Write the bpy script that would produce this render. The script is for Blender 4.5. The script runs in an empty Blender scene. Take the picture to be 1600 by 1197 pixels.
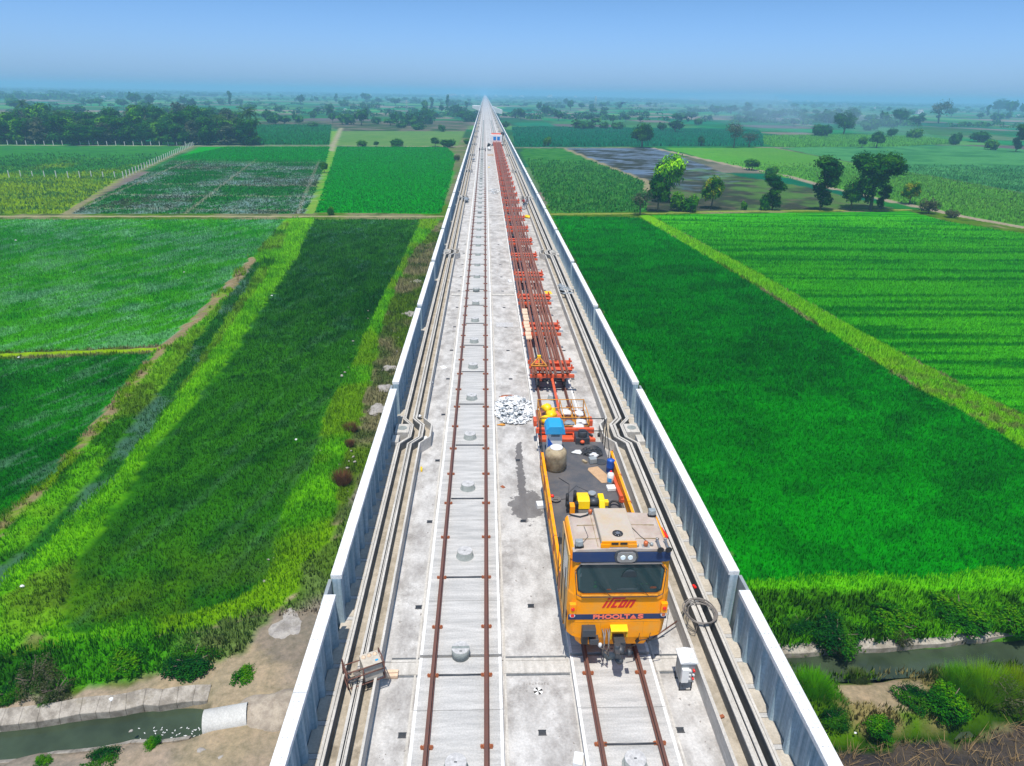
import bpy, math, random
import numpy as np
from mathutils import Matrix, Vector
random.seed(7); np.random.seed(7)
SC = bpy.context.scene
COL = SC.collection
R_ = math.radians

# ---------------------------------------------------------------- camera
F_PX = 1085.0; CX, CY = 800.0, 598.5; CAM_Z = 27.45
def cam_basis(vp=(757.5, 144.5), roll=R_(1.0)):
    d = np.array([(vp[0]-CX)/F_PX, -(vp[1]-CY)/F_PX, -1.]); d /= np.linalg.norm(d)
    h = np.array([math.cos(roll), -math.sin(roll), 0.])
    up = np.cross(h, d); up /= np.linalg.norm(up)
    if up[1] < 0: up = -up
    return np.array([np.cross(d, up), d, up])
RC = cam_basis()
cam = bpy.data.cameras.new('camera'); camo = bpy.data.objects.new('camera', cam); COL.objects.link(camo)
cam.sensor_width = 36.0; cam.lens = F_PX/1600*36.0; cam.clip_start = 0.5; cam.clip_end = 60000
camo.matrix_world = Matrix([[RC[0][0], RC[0][1], RC[0][2], 0], [RC[1][0], RC[1][1], RC[1][2], 0], [RC[2][0], RC[2][1], RC[2][2], CAM_Z], [0, 0, 0, 1]])
SC.camera = camo
SC.render.resolution_x = 1024; SC.render.resolution_y = 766

# ---------------------------------------------------------------- light
SUN_DIR = Vector((-0.085, -0.34, 1.0)).normalized()
el = math.asin(SUN_DIR.z); az = math.atan2(SUN_DIR.x, SUN_DIR.y)
w = bpy.data.worlds.new('World'); SC.world = w; w.use_nodes = True
nt = w.node_tree; bg = nt.nodes['Background']
sky = nt.nodes.new('ShaderNodeTexSky'); sky.sky_type = 'NISHITA'; sky.sun_disc = False
sky.sun_elevation = el; sky.sun_rotation = az; sky.air_density = 1.6; sky.dust_density = 0.6; sky.ozone_density = 3.0
mx = nt.nodes.new('ShaderNodeMix'); mx.data_type = 'RGBA'; mx.blend_type = 'MULTIPLY'; mx.inputs[0].default_value = 1
# low in the sky the air is a hazier, bluer periwinkle; overhead it is left as the sky model gives it
tcw = nt.nodes.new('ShaderNodeTexCoord'); sxw = nt.nodes.new('ShaderNodeSeparateXYZ'); rw = nt.nodes.new('ShaderNodeValToRGB')
nt.links.new(tcw.outputs['Generated'], sxw.inputs[0]); nt.links.new(sxw.outputs[2], rw.inputs[0]); nt.links.new(rw.outputs[0], mx.inputs[7])
rw.color_ramp.elements[0].position = 0.0; rw.color_ramp.elements[0].color = (0.45, 0.82, 2.05, 1)
rw.color_ramp.elements[1].position = 0.6; rw.color_ramp.elements[1].color = (0.95, 1.0, 1.0, 1)
e_ = rw.color_ramp.elements.new(0.16); e_.color = (0.265, 0.435, 0.72, 1)
nt.links.new(sky.outputs[0], mx.inputs[6]); nt.links.new(mx.outputs[2], bg.inputs[0])
bg.inputs[1].default_value = 0.122
sl = bpy.data.lights.new('sun', 'SUN'); sl.energy = 4.4; sl.angle = R_(0.53); sl.color = (1.0, 0.93, 0.82)
so = bpy.data.objects.new('sun', sl); COL.objects.link(so)
so.rotation_euler = SUN_DIR.to_track_quat('Z', 'Y').to_euler(); so.location = (0, 0, 200)
SC.view_settings.view_transform = 'Standard'; SC.view_settings.look = 'None'
SC.view_settings.exposure = 0.15; SC.view_settings.gamma = 1.0
try:
    SC.cycles.volume_bounces = 1; SC.cycles.max_bounces = 8; SC.cycles.transparent_max_bounces = 16
except Exception: pass

# ---------------------------------------------------------------- helpers
def ray(px, py):
    return RC @ np.array([(px-CX)/F_PX, -(py-CY)/F_PX, -1.])
def at(px, py, z=0.0):
    r = ray(px, py); t = (z-CAM_Z)/r[2]
    return np.array([t*r[0], t*r[1], z])
def mpp(px, py, z=0.0):
    """metres per photo pixel at the ground point seen at px,py"""
    return (z-CAM_Z)/ray(px, py)[2]/F_PX
def lin(c):
    c = c/255.0
    return c/12.92 if c <= 0.04045 else ((c+0.055)/1.055)**2.4
def S(r, g, b, k=0.74, sat=1.22):
    c = [lin(v)*k for v in (r, g, b)]; l = 0.3*c[0]+0.6*c[1]+0.1*c[2]; sat = 0.9 if r >= g-4 else sat
    return (max(0.0025, l+(c[0]-l)*min(sat, 1.06)), max(0.0025, l+(c[1]-l)*sat), max(0.0025, l+(c[2]-l)*sat))

def tag(o, label=None, cat=None, group=None, kind=None):
    if label: o['label'] = label
    if cat: o['category'] = cat
    if group: o['group'] = group
    if kind: o['kind'] = kind
    return o
def empty(name, loc, label=None, cat=None, group=None, rz=0.0):
    o = bpy.data.objects.new(name, None); COL.objects.link(o)
    o.location = loc; o.rotation_euler = (0, 0, rz); o.empty_display_size = 0.3
    return tag(o, label, cat, group)
def wloc(o):
    v = Vector((0, 0, 0))
    while o is not None:
        v = v + o.location; o = o.parent
    return v
def copy_tree(o, parent=None):
    c = o.copy(); COL.objects.link(c)
    if parent is not None: c.parent = parent
    for ch in list(o.children): copy_tree(ch, c)
    return c

class MB:
    def __init__(s): s.v = []; s.f = []; s.sm = []
    def quad(s, *p, sm=False):
        n = len(s.v); s.v += [tuple(q) for q in p]; s.f.append(tuple(range(n, n+len(p)))); s.sm.append(sm)
    def hexa(s, p):   # 8 points, bottom 4 ccw then top 4
        n = len(s.v); s.v += [tuple(q) for q in p]
        for f in ((3, 2, 1, 0), (4, 5, 6, 7), (0, 1, 5, 4), (1, 2, 6, 5), (2, 3, 7, 6), (3, 0, 4, 7)):
            s.f.append(tuple(n+i for i in f)); s.sm.append(False)
    def box(s, x0, x1, y0, y1, z0, z1):
        s.hexa([(x0, y0, z0), (x1, y0, z0), (x1, y1, z0), (x0, y1, z0), (x0, y0, z1), (x1, y0, z1), (x1, y1, z1), (x0, y1, z1)])
    def cbox(s, c, size, rz=0.0, rx=0.0, ry=0.0):
        M = Matrix.Rotation(rz, 3, 'Z') @ Matrix.Rotation(ry, 3, 'Y') @ Matrix.Rotation(rx, 3, 'X')
        hx, hy, hz = size[0]/2, size[1]/2, size[2]/2
        s.hexa([tuple(Vector(c)+M @ Vector((a*hx, b*hy, d*hz))) for d in (-1, 1) for a, b in ((-1, -1), (1, -1), (1, 1), (-1, 1))])
    def prism(s, poly, axis, a, b):
        """poly of 2D points extruded along axis x/y/z from a to b"""
        def P(p, t):
            return {'x': (t, p[0], p[1]), 'y': (p[0], t, p[1]), 'z': (p[0], p[1], t)}[axis]
        n = len(s.v); k = len(poly)
        s.v += [P(p, a) for p in poly]+[P(p, b) for p in poly]
        s.f.append(tuple(n+i for i in range(k))[::-1]); s.f.append(tuple(n+k+i for i in range(k))); s.sm += [False, False]
        for i in range(k):
            j = (i+1) % k; s.f.append((n+i, n+j, n+k+j, n+k+i)); s.sm.append(False)
    def tube(s, pts, r, seg=8, cap=True):
        pts = [Vector(p) for p in pts]; n0 = len(s.v); m = len(pts)
        rs = r if isinstance(r, (list, tuple)) else [r]*m
        up = Vector((0, 0, 1))
        for i, p in enumerate(pts):
            d = (pts[min(i+1, m-1)]-pts[max(i-1, 0)])
            d = d.normalized() if d.length > 1e-9 else Vector((0, 0, 1))
            a = d.cross(up)
            if a.length < 1e-3: a = d.cross(Vector((1, 0, 0)))
            a.normalize(); b = d.cross(a)
            for k in range(seg):
                t = 2*math.pi*k/seg
                s.v.append(tuple(p+a*math.cos(t)*rs[i]+b*math.sin(t)*rs[i]))
        for i in range(m-1):
            for k in range(seg):
                k2 = (k+1) % seg
                s.f.append((n0+i*seg+k, n0+i*seg+k2, n0+(i+1)*seg+k2, n0+(i+1)*seg+k)); s.sm.append(True)
        if cap:
            s.f.append(tuple(n0+k for k in range(seg))[::-1]); s.f.append(tuple(n0+(m-1)*seg+k for k in range(seg))); s.sm += [False, False]
    def cyl(s, c, r, h, seg=20, axis='z', r2=None):
        c = Vector(c); d = {'x': Vector((h, 0, 0)), 'y': Vector((0, h, 0)), 'z': Vector((0, 0, h))}[axis]
        s.tube([c, c+d], [r, r if r2 is None else r2], seg)
    def lathe(s, c, prof, seg=20):
        c = Vector(c); n0 = len(s.v)
        for (r, z) in prof:
            for k in range(seg):
                t = 2*math.pi*k/seg; s.v.append((c.x+r*math.cos(t), c.y+r*math.sin(t), c.z+z))
        for i in range(len(prof)-1):
            for k in range(seg):
                k2 = (k+1) % seg
                s.f.append((n0+i*seg+k, n0+i*seg+k2, n0+(i+1)*seg+k2, n0+(i+1)*seg+k)); s.sm.append(True)
        s.f.append(tuple(n0+k for k in range(seg))[::-1]); s.f.append(tuple(n0+(len(prof)-1)*seg+k for k in range(seg))); s.sm += [False, False]
    def blob(s, c, size, seg=10, rings=7, jit=0.12, rz=0.0, seed=0, flat=True):
        rnd = random.Random(seed); c = Vector(c); n0 = len(s.v)
        ph = [rnd.uniform(0, 6.28) for _ in range(4)]
        for i in range(rings+1):
            th = math.pi*i/rings
            for k in range(seg):
                t = 2*math.pi*k/seg
                w = 1+jit*math.sin(3*t+ph[0]+2*th)+jit*0.6*math.sin(5*t+ph[1]-3*th)+jit*rnd.uniform(-.5, .5)
                if i in (0, rings): w = 1
                x = size[0]/2*math.sin(th)*math.cos(t)*w; y = size[1]/2*math.sin(th)*math.sin(t)*w; z = size[2]/2*math.cos(th)
                if flat: z = max(z, -size[2]*0.36)
                s.v.append((c.x+x*math.cos(rz)-y*math.sin(rz), c.y+x*math.sin(rz)+y*math.cos(rz), c.z+z))
        for i in range(rings):
            for k in range(seg):
                k2 = (k+1) % seg
                s.f.append((n0+i*seg+k, n0+(i+1)*seg+k, n0+(i+1)*seg+k2, n0+i*seg+k2)); s.sm.append(True)
    def build(s, name, m, parent=None, origin=None, bevel=0.0, label=None, cat=None, group=None, kind=None):
        v = np.array(s.v, dtype=np.float64)
        if origin is None:
            if parent is not None: origin = wloc(parent); loc = (0, 0, 0)
            else:
                lo, hi = v.min(0), v.max(0); origin = Vector(((lo[0]+hi[0])/2, (lo[1]+hi[1])/2, lo[2])); loc = origin
        else: origin = Vector(origin); loc = origin
        v = v-np.array(origin)
        me = bpy.data.meshes.new(name); me.from_pydata(v.tolist(), [], s.f)
        me.polygons.foreach_set('use_smooth', s.sm); me.materials.append(m); me.update()
        o = bpy.data.objects.new(name, me); COL.objects.link(o)
        if parent is not None: o.parent = parent
        else: o.location = loc
        if bevel > 0:
            b = o.modifiers.new('bevel', 'BEVEL'); b.width = bevel; b.segments = 2; b.limit_method = 'ANGLE'; b.angle_limit = R_(40)
        return tag(o, label, cat, group, kind)

def np_mesh(name, verts, faces, m, col=None, smooth=False, parent=None, nv=None, vnorm=None):
    """faces: (n,k) int array (k=3 or 4); col: per vertex rgb"""
    if vnorm is not None:   # face each leaf or blade the way its shading normal points
        va = np.asarray(verts, np.float64); g = np.cross(va[faces[:, 1]]-va[faces[:, 0]], va[faces[:, 2]]-va[faces[:, 0]])
        bad = (g*vnorm[faces[:, 0]]).sum(1) < 0; faces = faces.copy(); faces[bad] = faces[bad][:, ::-1]
    me = bpy.data.meshes.new(name)
    nvt = len(verts); nf, k = faces.shape
    me.vertices.add(nvt); me.vertices.foreach_set('co', np.asarray(verts, np.float32).ravel())
    me.loops.add(nf*k); me.loops.foreach_set('vertex_index', faces.astype(np.int32).ravel())
    me.polygons.add(nf); me.polygons.foreach_set('loop_start', np.arange(0, nf*k, k, dtype=np.int32))
    me.polygons.foreach_set('use_smooth', np.full(nf, smooth))
    me.update(calc_edges=True)
    if col is not None:
        a = me.color_attributes.new('Col', 'FLOAT_COLOR', 'POINT')
        c = np.ones((nvt, 4), np.float32); c[:, :3] = col[:, :3] if col.shape[1] >= 3 else col
        if col.shape[1] == 4: c[:, 3] = col[:, 3]
        a.data.foreach_set('color', c.ravel())
    if vnorm is not None: me.normals_split_custom_set_from_vertices(vnorm.astype(np.float32))
    me.materials.append(m)
    o = bpy.data.objects.new(name, me); COL.objects.link(o)
    if parent is not None: o.parent = parent
    return o

# ---------------------------------------------------------------- noise
def _h(i, j, s):
    x = (i.astype(np.int64)*374761393+j.astype(np.int64)*668265263+s*1442695041) & 0xffffffff
    x = ((x ^ (x >> 13))*1274126177) & 0xffffffff
    x = (x ^ (x >> 16)) & 0xffffffff
    return x/4294967295.0
def vn(X, Y, s=0):
    i = np.floor(X); j = np.floor(Y); fx = X-i; fy = Y-j
    fx = fx*fx*(3-2*fx); fy = fy*fy*(3-2*fy)
    a = _h(i, j, s); b = _h(i+1, j, s); c = _h(i, j+1, s); d = _h(i+1, j+1, s)
    return (a*(1-fx)+b*fx)*(1-fy)+(c*(1-fx)+d*fx)*fy
def fbm(X, Y, sc, s=0, o=4):
    r = 0; a = 0.5; t = 0; X = X/sc; Y = Y/sc
    for k in range(o):
        r = r+a*vn(X, Y, s+k*17); t += a; a *= 0.55; X = X*2.03+11.3; Y = Y*2.03+5.7
    return r/t
def sstep(a, b, x):
    t = np.clip((x-a)/(b-a), 0, 1); return t*t*(3-2*t)
def inpoly(X, Y, P):
    c = np.zeros(X.shape, bool); n = len(P)
    for i in range(n):
        x0, y0 = P[i]; x1, y1 = P[(i+1) % n]
        if y0 == y1: continue
        m = ((y0 > Y) != (y1 > Y)) & (X < (x1-x0)*(Y-y0)/(y1-y0)+x0)
        c ^= m
    return c
def dist_line(X, Y, P):
    d = np.full(X.shape, 1e9)
    for (x0, y0), (x1, y1) in zip(P[:-1], P[1:]):
        L = (x1-x0)**2+(y1-y0)**2
        t = np.clip(((X-x0)*(x1-x0)+(Y-y0)*(y1-y0))/L, 0, 1)
        d = np.minimum(d, np.hypot(X-x0-t*(x1-x0), Y-y0-t*(y1-y0)))
    return d
def G(*px): return [tuple(at(x, y)[:2]) for x, y in px]

# ---------------------------------------------------------------- materials
def N(nt, t, **kw):
    n = nt.nodes.new(t)
    for k, v in kw.items(): setattr(n, k, v)
    return n
def newmat(name):
    m = bpy.data.materials.new(name); m.use_nodes = True
    b = m.node_tree.nodes['Principled BSDF']; return m, m.node_tree, b
def noise_node(nt, scale, detail=4, vec=None, rough=0.55):
    n = N(nt, 'ShaderNodeTexNoise'); n.inputs['Scale'].default_value = scale; n.inputs['Detail'].default_value = detail; n.inputs['Roughness'].default_value = rough
    if vec is not None: nt.links.new(vec, n.inputs['Vector'])
    return n
def ramp(nt, fac, stops):
    r = N(nt, 'ShaderNodeValToRGB'); e = r.color_ramp.elements
    e[0].position = stops[0][0]; e[0].color = (*stops[0][1], 1)
    e[1].position = stops[-1][0]; e[1].color = (*stops[-1][1], 1)
    for p, c in stops[1:-1]:
        x = e.new(p); x.color = (*c, 1)
    nt.links.new(fac, r.inputs[0]); return r
def mixc(nt, fac, a, b, blend='MIX'):
    m = N(nt, 'ShaderNodeMix'); m.data_type = 'RGBA'; m.blend_type = blend
    for sock, v in ((0, fac), (6, a), (7, b)):
        if hasattr(v, 'links'): nt.links.new(v, m.inputs[sock])
        elif isinstance(v, tuple): m.inputs[sock].default_value = (*v, 1)[:4]
        else: m.inputs[sock].default_value = v
    return m.outputs[2]
def pos(nt, sc=(1, 1, 1)):
    g = N(nt, 'ShaderNodeNewGeometry'); mp = N(nt, 'ShaderNodeMapping'); mp.inputs['Scale'].default_value = sc
    nt.links.new(g.outputs['Position'], mp.inputs['Vector']); return mp.outputs[0]
def bump(nt, b, h, strength=0.3, dist=0.02):
    n = N(nt, 'ShaderNodeBump'); n.inputs['Strength'].default_value = strength; n.inputs['Distance'].default_value = dist
    nt.links.new(h, n.inputs['Height']); nt.links.new(n.outputs[0], b.inputs['Normal'])
def paint_mat(name, c, rough=0.4, dirt=(0.3, 0.25, 0.18), amt=0.25, scale=3.0, metal=0.0, coat=0.0, obj=True):
    m, nt, b = newmat(name); tc = N(nt, 'ShaderNodeTexCoord'); v = tc.outputs['Object']
    n = noise_node(nt, scale, 6, v, 0.65); n2 = noise_node(nt, scale*9, 3, v)
    f = ramp(nt, n.outputs[0], [(0.42, (0, 0, 0)), (0.72, (1, 1, 1))])
    mu = N(nt, 'ShaderNodeMath', operation='MULTIPLY'); mu.inputs[1].default_value = amt; nt.links.new(f.outputs[0], mu.inputs[0])
    base = mixc(nt, 0.12, tuple(c), n2.outputs[1], 'OVERLAY')
    nt.links.new(mixc(nt, mu.outputs[0], base, tuple(dirt)), b.inputs['Base Color'])
    b.inputs['Roughness'].default_value = rough; b.inputs['Metallic'].default_value = metal
    if coat: b.inputs['Coat Weight'].default_value = coat
    bump(nt, b, n2.outputs[0], 0.08, 0.01)
    return m
def concrete(name, c1, c2, c3=None, s=1.0, sc=(1, 1, 1), rough=0.85, st=(0.4, 0.6), fine=14, bs=0.35):
    m, nt, b = newmat(name); v = pos(nt, sc); g = pos(nt)
    n = noise_node(nt, 0.9*s, 8, v, 0.62); f = ramp(nt, n.outputs[0], [(st[0], (0, 0, 0)), (st[1], (1, 1, 1))])
    col = mixc(nt, f.outputs[0], tuple(c1), tuple(c2))
    if c3:
        n3 = noise_node(nt, 0.35*s, 7, g, 0.7); f3 = ramp(nt, n3.outputs[0], [(0.56, (0, 0, 0)), (0.70, (1, 1, 1))])
        col = mixc(nt, f3.outputs[0], col, tuple(c3))
    nf = noise_node(nt, fine, 4, g, 0.7); ff = ramp(nt, nf.outputs[0], [(0.3, (0.80, 0.80, 0.80)), (0.7, (1.12, 1.12, 1.12))])
    col = mixc(nt, 1.0, col, ff.outputs[0], 'MULTIPLY')
    nt.links.new(col, b.inputs['Base Color']); b.inputs['Roughness'].default_value = rough
    bump(nt, b, nf.outputs[0], bs, 0.015); return m
def glassy(name, c, rough=0.08):
    m, nt, b = newmat(name); b.inputs['Base Color'].default_value = (*c, 1); b.inputs['Roughness'].default_value = rough
    b.inputs['Specular IOR Level'].default_value = 0.6; return m
M = {}
M['deck'] = concrete('deck_concrete', (0.33, 0.315, 0.305), (0.56, 0.55, 0.54), (0.25, 0.235, 0.225), 1.9, (1, 0.6, 1), st=(0.36, 0.62))
M['slab'] = concrete('slab_concrete', (0.37, 0.37, 0.37), (0.55, 0.545, 0.54), None, 1.6, (0.5, 4.0, 1), st=(0.33, 0.66), fine=20)
M['slabedge'] = concrete('slab_edge', (0.72, 0.72, 0.72), (0.86, 0.86, 0.86), None, 3)
M['seam'] = concrete('seam_grey', (0.10, 0.11, 0.12), (0.16, 0.17, 0.18), None, 3)
M['bollard'] = concrete('bollard_concrete', (0.20, 0.23, 0.23), (0.30, 0.33, 0.33), None, 5, st=(0.3, 0.7))
M['bollardtop'] = concrete('bollard_top', (0.42, 0.42, 0.43), (0.54, 0.54, 0.55), None, 8)
M['wall'] = concrete('wall_concrete', (0.22, 0.33, 0.40), (0.43, 0.54, 0.61), None, 1.3, (8, 8, 0.22), st=(0.36, 0.62), fine=10)
M['cap'] = concrete('cap_concrete', (0.62, 0.64, 0.66), (0.80, 0.81, 0.82), None, 2.5, fine=18)
M['trough'] = concrete('trough_concrete', (0.42, 0.40, 0.37), (0.62, 0.60, 0.57), None, 2, (3, 0.5, 3), st=(0.3, 0.7))
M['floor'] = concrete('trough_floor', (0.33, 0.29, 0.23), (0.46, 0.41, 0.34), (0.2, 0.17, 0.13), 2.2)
M['walk'] = concrete('walkway_slab', (0.42, 0.38, 0.32), (0.56, 0.51, 0.44), None, 2, st=(0.35, 0.65))
M['girder'] = concrete('girder_concrete', (0.45, 0.45, 0.44), (0.58, 0.58, 0.57), (0.36, 0.36, 0.35), 0.3)
M['rail'] = paint_mat('rail_rust', (0.17, 0.075, 0.055), 0.6, (0.10, 0.06, 0.055), 0.6, 2, 0.2)
M['rail2'] = paint_mat('new_rail_steel', (0.40, 0.155, 0.09), 0.5, (0.17, 0.07, 0.05), 0.7, 1.2, 0.35)
M['clip'] = paint_mat('clip_rust', (0.33, 0.10, 0.04), 0.8, (0.16, 0.06, 0.03), 0.6, 9)
M['steel'] = paint_mat('dark_steel', (0.06, 0.07, 0.085), 0.5, (0.12, 0.10, 0.09), 0.5, 4, 0.3)
M['galv'] = paint_mat('galvanised_steel', (0.36, 0.40, 0.42), 0.5, (0.22, 0.22, 0.2), 0.4, 4, 0.3)
M['orange'] = paint_mat('orange_paint', (0.72, 0.11, 0.035), 0.5, (0.25, 0.07, 0.04), 0.65, 4)
M['yellow'] = paint_mat('cab_yellow', (1.0, 0.345, 0.0), 0.55, (0.66, 0.36, 0.10), 0.5, 2.2)
M['yellow'].node_tree.nodes['Principled BSDF'].inputs['Specular IOR Level'].default_value = 0.2
M['yellow2'] = paint_mat('bright_yellow', (0.95, 0.62, 0.0), 0.4, (0.5, 0.3, 0.05), 0.25, 5)
M['yellowd'] = paint_mat('worn_yellow', (0.70, 0.30, 0.02), 0.6, (0.25, 0.12, 0.04), 0.7, 5)
M['sidey'] = paint_mat('dusty_side', (0.72, 0.38, 0.08), 0.6, (0.42, 0.32, 0.24), 0.9, 1.4)
M['navy'] = paint_mat('navy_paint', (0.008, 0.03, 0.11), 0.4, (0.05, 0.06, 0.09), 0.3, 3)
M['dust'] = paint_mat('dusty_roof', (0.47, 0.405, 0.36), 0.9, (0.30, 0.19, 0.14), 0.65, 1.6)
M['dust2'] = paint_mat('dusty_hatch', (0.46, 0.40, 0.34), 0.9, (0.5, 0.33, 0.14), 0.5, 1.8)
M['red'] = paint_mat('red_letters', (0.66, 0.012, 0.01), 0.4, (0.3, 0.02, 0.02), 0.2, 3)
M['redor'] = paint_mat('orange_letters', (1.0, 0.20, 0.12), 0.4, (0.5, 0.1, 0.05), 0.2, 3)
M['black'] = paint_mat('black_rubber', (0.012, 0.013, 0.015), 0.55, (0.06, 0.05, 0.05), 0.4, 6)
M['tread'] = paint_mat('deck_plate', (0.075, 0.078, 0.09), 0.7, (0.16, 0.14, 0.13), 0.8, 1.3)
M['glass'] = glassy('cab_glass', (0.025, 0.075, 0.085), 0.06)
M['sideglass'] = glassy('side_glass', (0.25, 0.27, 0.26), 0.15)
M['lens'] = glassy('lamp_lens', (0.75, 0.85, 0.9), 0.05)
M['redlens'] = glassy('red_lens', (0.9, 0.02, 0.01), 0.2)
M['amber'] = glassy('amber_lens', (0.55, 0.13, 0.04), 0.3)
M['chrome'] = paint_mat('horn_metal', (0.45, 0.43, 0.42), 0.35, (0.2, 0.2, 0.2), 0.4, 6, 0.8)
M['sky_blue'] = paint_mat('light_blue_paint', (0.02, 0.33, 0.66), 0.4, (0.1, 0.3, 0.4), 0.3, 3)
M['blue'] = paint_mat('drum_blue', (0.008, 0.06, 0.30), 0.35, (0.05, 0.08, 0.2), 0.3, 5)
M['mid_blue'] = paint_mat('panel_blue', (0.02, 0.12, 0.55), 0.4, (0.1, 0.15, 0.3), 0.2, 5)
M['white'] = paint_mat('white_paint', (0.78, 0.78, 0.78), 0.5, (0.5, 0.5, 0.48), 0.3, 4)
M['bag'] = paint_mat('white_plastic', (0.74, 0.75, 0.76), 0.5, (0.42, 0.45, 0.5), 0.7, 14)
M['greybag'] = paint_mat('grey_plastic', (0.20, 0.24, 0.28), 0.5, (0.5, 0.5, 0.5), 0.5, 14)
M['tarp'] = paint_mat('tan_tarpaulin', (0.42, 0.34, 0.22), 0.85, (0.15, 0.10, 0.05), 0.9, 3.2)
M['ply'] = paint_mat('plywood', (0.52, 0.34, 0.2), 0.8, (0.36, 0.22, 0.12), 0.6, 5)
M['timber'] = paint_mat('pale_timber', (0.72, 0.55, 0.4), 0.8, (0.4, 0.22, 0.13), 0.6, 4)
M['cableg'] = paint_mat('grey_cable', (0.22, 0.20, 0.19), 0.6, (0.12, 0.11, 0.1), 0.5, 6)
M['skin'] = paint_mat('skin', (0.23, 0.12, 0.075), 0.6, (0.2, 0.1, 0.06), 0.2, 8)
M['shirt'] = paint_mat('red_shirt', (0.42, 0.015, 0.035), 0.9, (0.3, 0.01, 0.02), 0.3, 8)
M['greyshirt'] = paint_mat('grey_shirt', (0.42, 0.46, 0.52), 0.9, (0.3, 0.3, 0.35), 0.3, 8)
M['trouser'] = paint_mat('grey_trousers', (0.28, 0.32, 0.40), 0.9, (0.2, 0.2, 0.25), 0.3, 8)
M['stone'] = concrete('rubble_stone', (0.27, 0.25, 0.24), (0.40, 0.375, 0.35), (0.20, 0.18, 0.155), 2.2, bs=0.8)
M['lining'] = concrete('canal_lining', (0.22, 0.195, 0.165), (0.40, 0.365, 0.32), (0.24, 0.21, 0.16), 2.2, bs=.7)
M['post'] = paint_mat('white_post', (0.68, 0.68, 0.64), 0.8, (0.45, 0.42, 0.36), 0.4, 5)
M['house'] = paint_mat('house_wall', (0.74, 0.72, 0.70), 0.8, (0.55, 0.52, 0.5), 0.4, 0.3)
M['roof'] = paint_mat('house_roof', (0.50, 0.46, 0.44), 0.8, (0.4, 0.3, 0.26), 0.5, 0.3)
M['pinkhouse'] = paint_mat('pink_wall', (0.62, 0.45, 0.42), 0.8, (0.55, 0.45, 0.42), 0.4, 0.3)
M['window'] = glassy('window_dark', (0.03, 0.04, 0.05), 0.2)
M['winblue'] = paint_mat('window_blue', (0.01, 0.23, 0.66), 0.3, (0.01, 0.2, 0.5), 0.1, 3)
def veg_mat(name, trans=0.35, rough=0.7, mult=1.0):
    m, nt, b = newmat(name); a = N(nt, 'ShaderNodeVertexColor'); a.layer_name = 'Col'
    c = mixc(nt, 1.0, a.outputs[0], (mult, mult, mult), 'MULTIPLY')
    nt.links.new(c, b.inputs['Base Color']); b.inputs['Roughness'].default_value = rough; b.inputs['Specular IOR Level'].default_value = 0.0
    t = N(nt, 'ShaderNodeBsdfTranslucent'); nt.links.new(c, t.inputs[0])
    ms = N(nt, 'ShaderNodeMixShader'); ms.inputs[0].default_value = trans
    nt.links.new(b.outputs[0], ms.inputs[1]); nt.links.new(t.outputs[0], ms.inputs[2])
    nt.links.new(ms.outputs[0], nt.nodes['Material Output'].inputs[0]); return m
M['leaf'] = veg_mat('leaves', 0.3, 0.6); M['grass'] = veg_mat('grass_blades', 0.45, 0.7)
M['bark'] = concrete('bark', (0.10, 0.075, 0.055), (0.17, 0.135, 0.105), None, 4)
def ground_mat():
    m, nt, b = newmat('ground_soil_and_crops'); a = N(nt, 'ShaderNodeVertexColor'); a.layer_name = 'Col'
    g = pos(nt)
    n1 = noise_node(nt, 2.6, 6, g, 0.75); r1 = ramp(nt, n1.outputs[0], [(0.30, (0.62, 0.66, 0.62)), (0.52, (1, 1, 1)), (0.74, (1.42, 1.36, 1.3))])
    n2 = noise_node(nt, 0.22, 8, g, 0.75); r2 = ramp(nt, n2.outputs[0], [(0.32, (0.78, 0.84, 0.8)), (0.70, (1.2, 1.14, 1.16))])
    c = mixc(nt, 1.0, a.outputs[0], r1.outputs[0], 'MULTIPLY'); c = mixc(nt, 1.0, c, r2.outputs[0], 'MULTIPLY')
    nt.links.new(c, b.inputs['Base Color'])
    # alpha of the colour layer = wetness (standing water between seedlings)
    rr = N(nt, 'ShaderNodeMapRange'); rr.inputs[3].default_value = 0.9; rr.inputs[4].default_value = 0.18
    nt.links.new(a.outputs[1], rr.inputs[0]); nt.links.new(rr.outputs[0], b.inputs['Roughness'])
    sp = N(nt, 'ShaderNodeMapRange'); sp.inputs[3].default_value = 0.0; sp.inputs[4].default_value = 0.9
    nt.links.new(a.outputs[1], sp.inputs[0]); nt.links.new(sp.outputs[0], b.inputs['Specular IOR Level'])
    bump(nt, b, n1.outputs[0], 0.35, 0.12); return m
M['ground'] = ground_mat()
def water_mat(name, c, rough=0.06, sc=2.0, bs=0.15):
    m, nt, b = newmat(name); g = pos(nt); n0 = noise_node(nt, 0.5, 5, g, 0.6)
    f = ramp(nt, n0.outputs[0], [(0.35, tuple(x*0.7 for x in c)), (0.7, tuple(x*1.25 for x in c))])
    nt.links.new(f.outputs[0], b.inputs['Base Color'])
    b.inputs['Roughness'].default_value = rough; b.inputs['Specular IOR Level'].default_value = 0.5
    n = noise_node(nt, sc, 4, g); bump(nt, b, n.outputs[0], bs, 0.05); return m
M['water'] = water_mat('canal_water', (0.042, 0.062, 0.036), 0.1)
M['water'].node_tree.nodes['Principled BSDF'].inputs['Specular IOR Level'].default_value = 0.3
M['trough_shade'] = concrete('trough_inner', (0.10, 0.11, 0.12), (0.17, 0.18, 0.19), None, 2, (3, 0.5, 3))  # dark wall sides: shade inside the troughs put into the colour
M['floor_shade'] = concrete('trough_silt', (0.10, 0.09, 0.08), (0.20, 0.18, 0.155), None, 3)  # narrow trough floor darkened, its shade put into the colour
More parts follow.
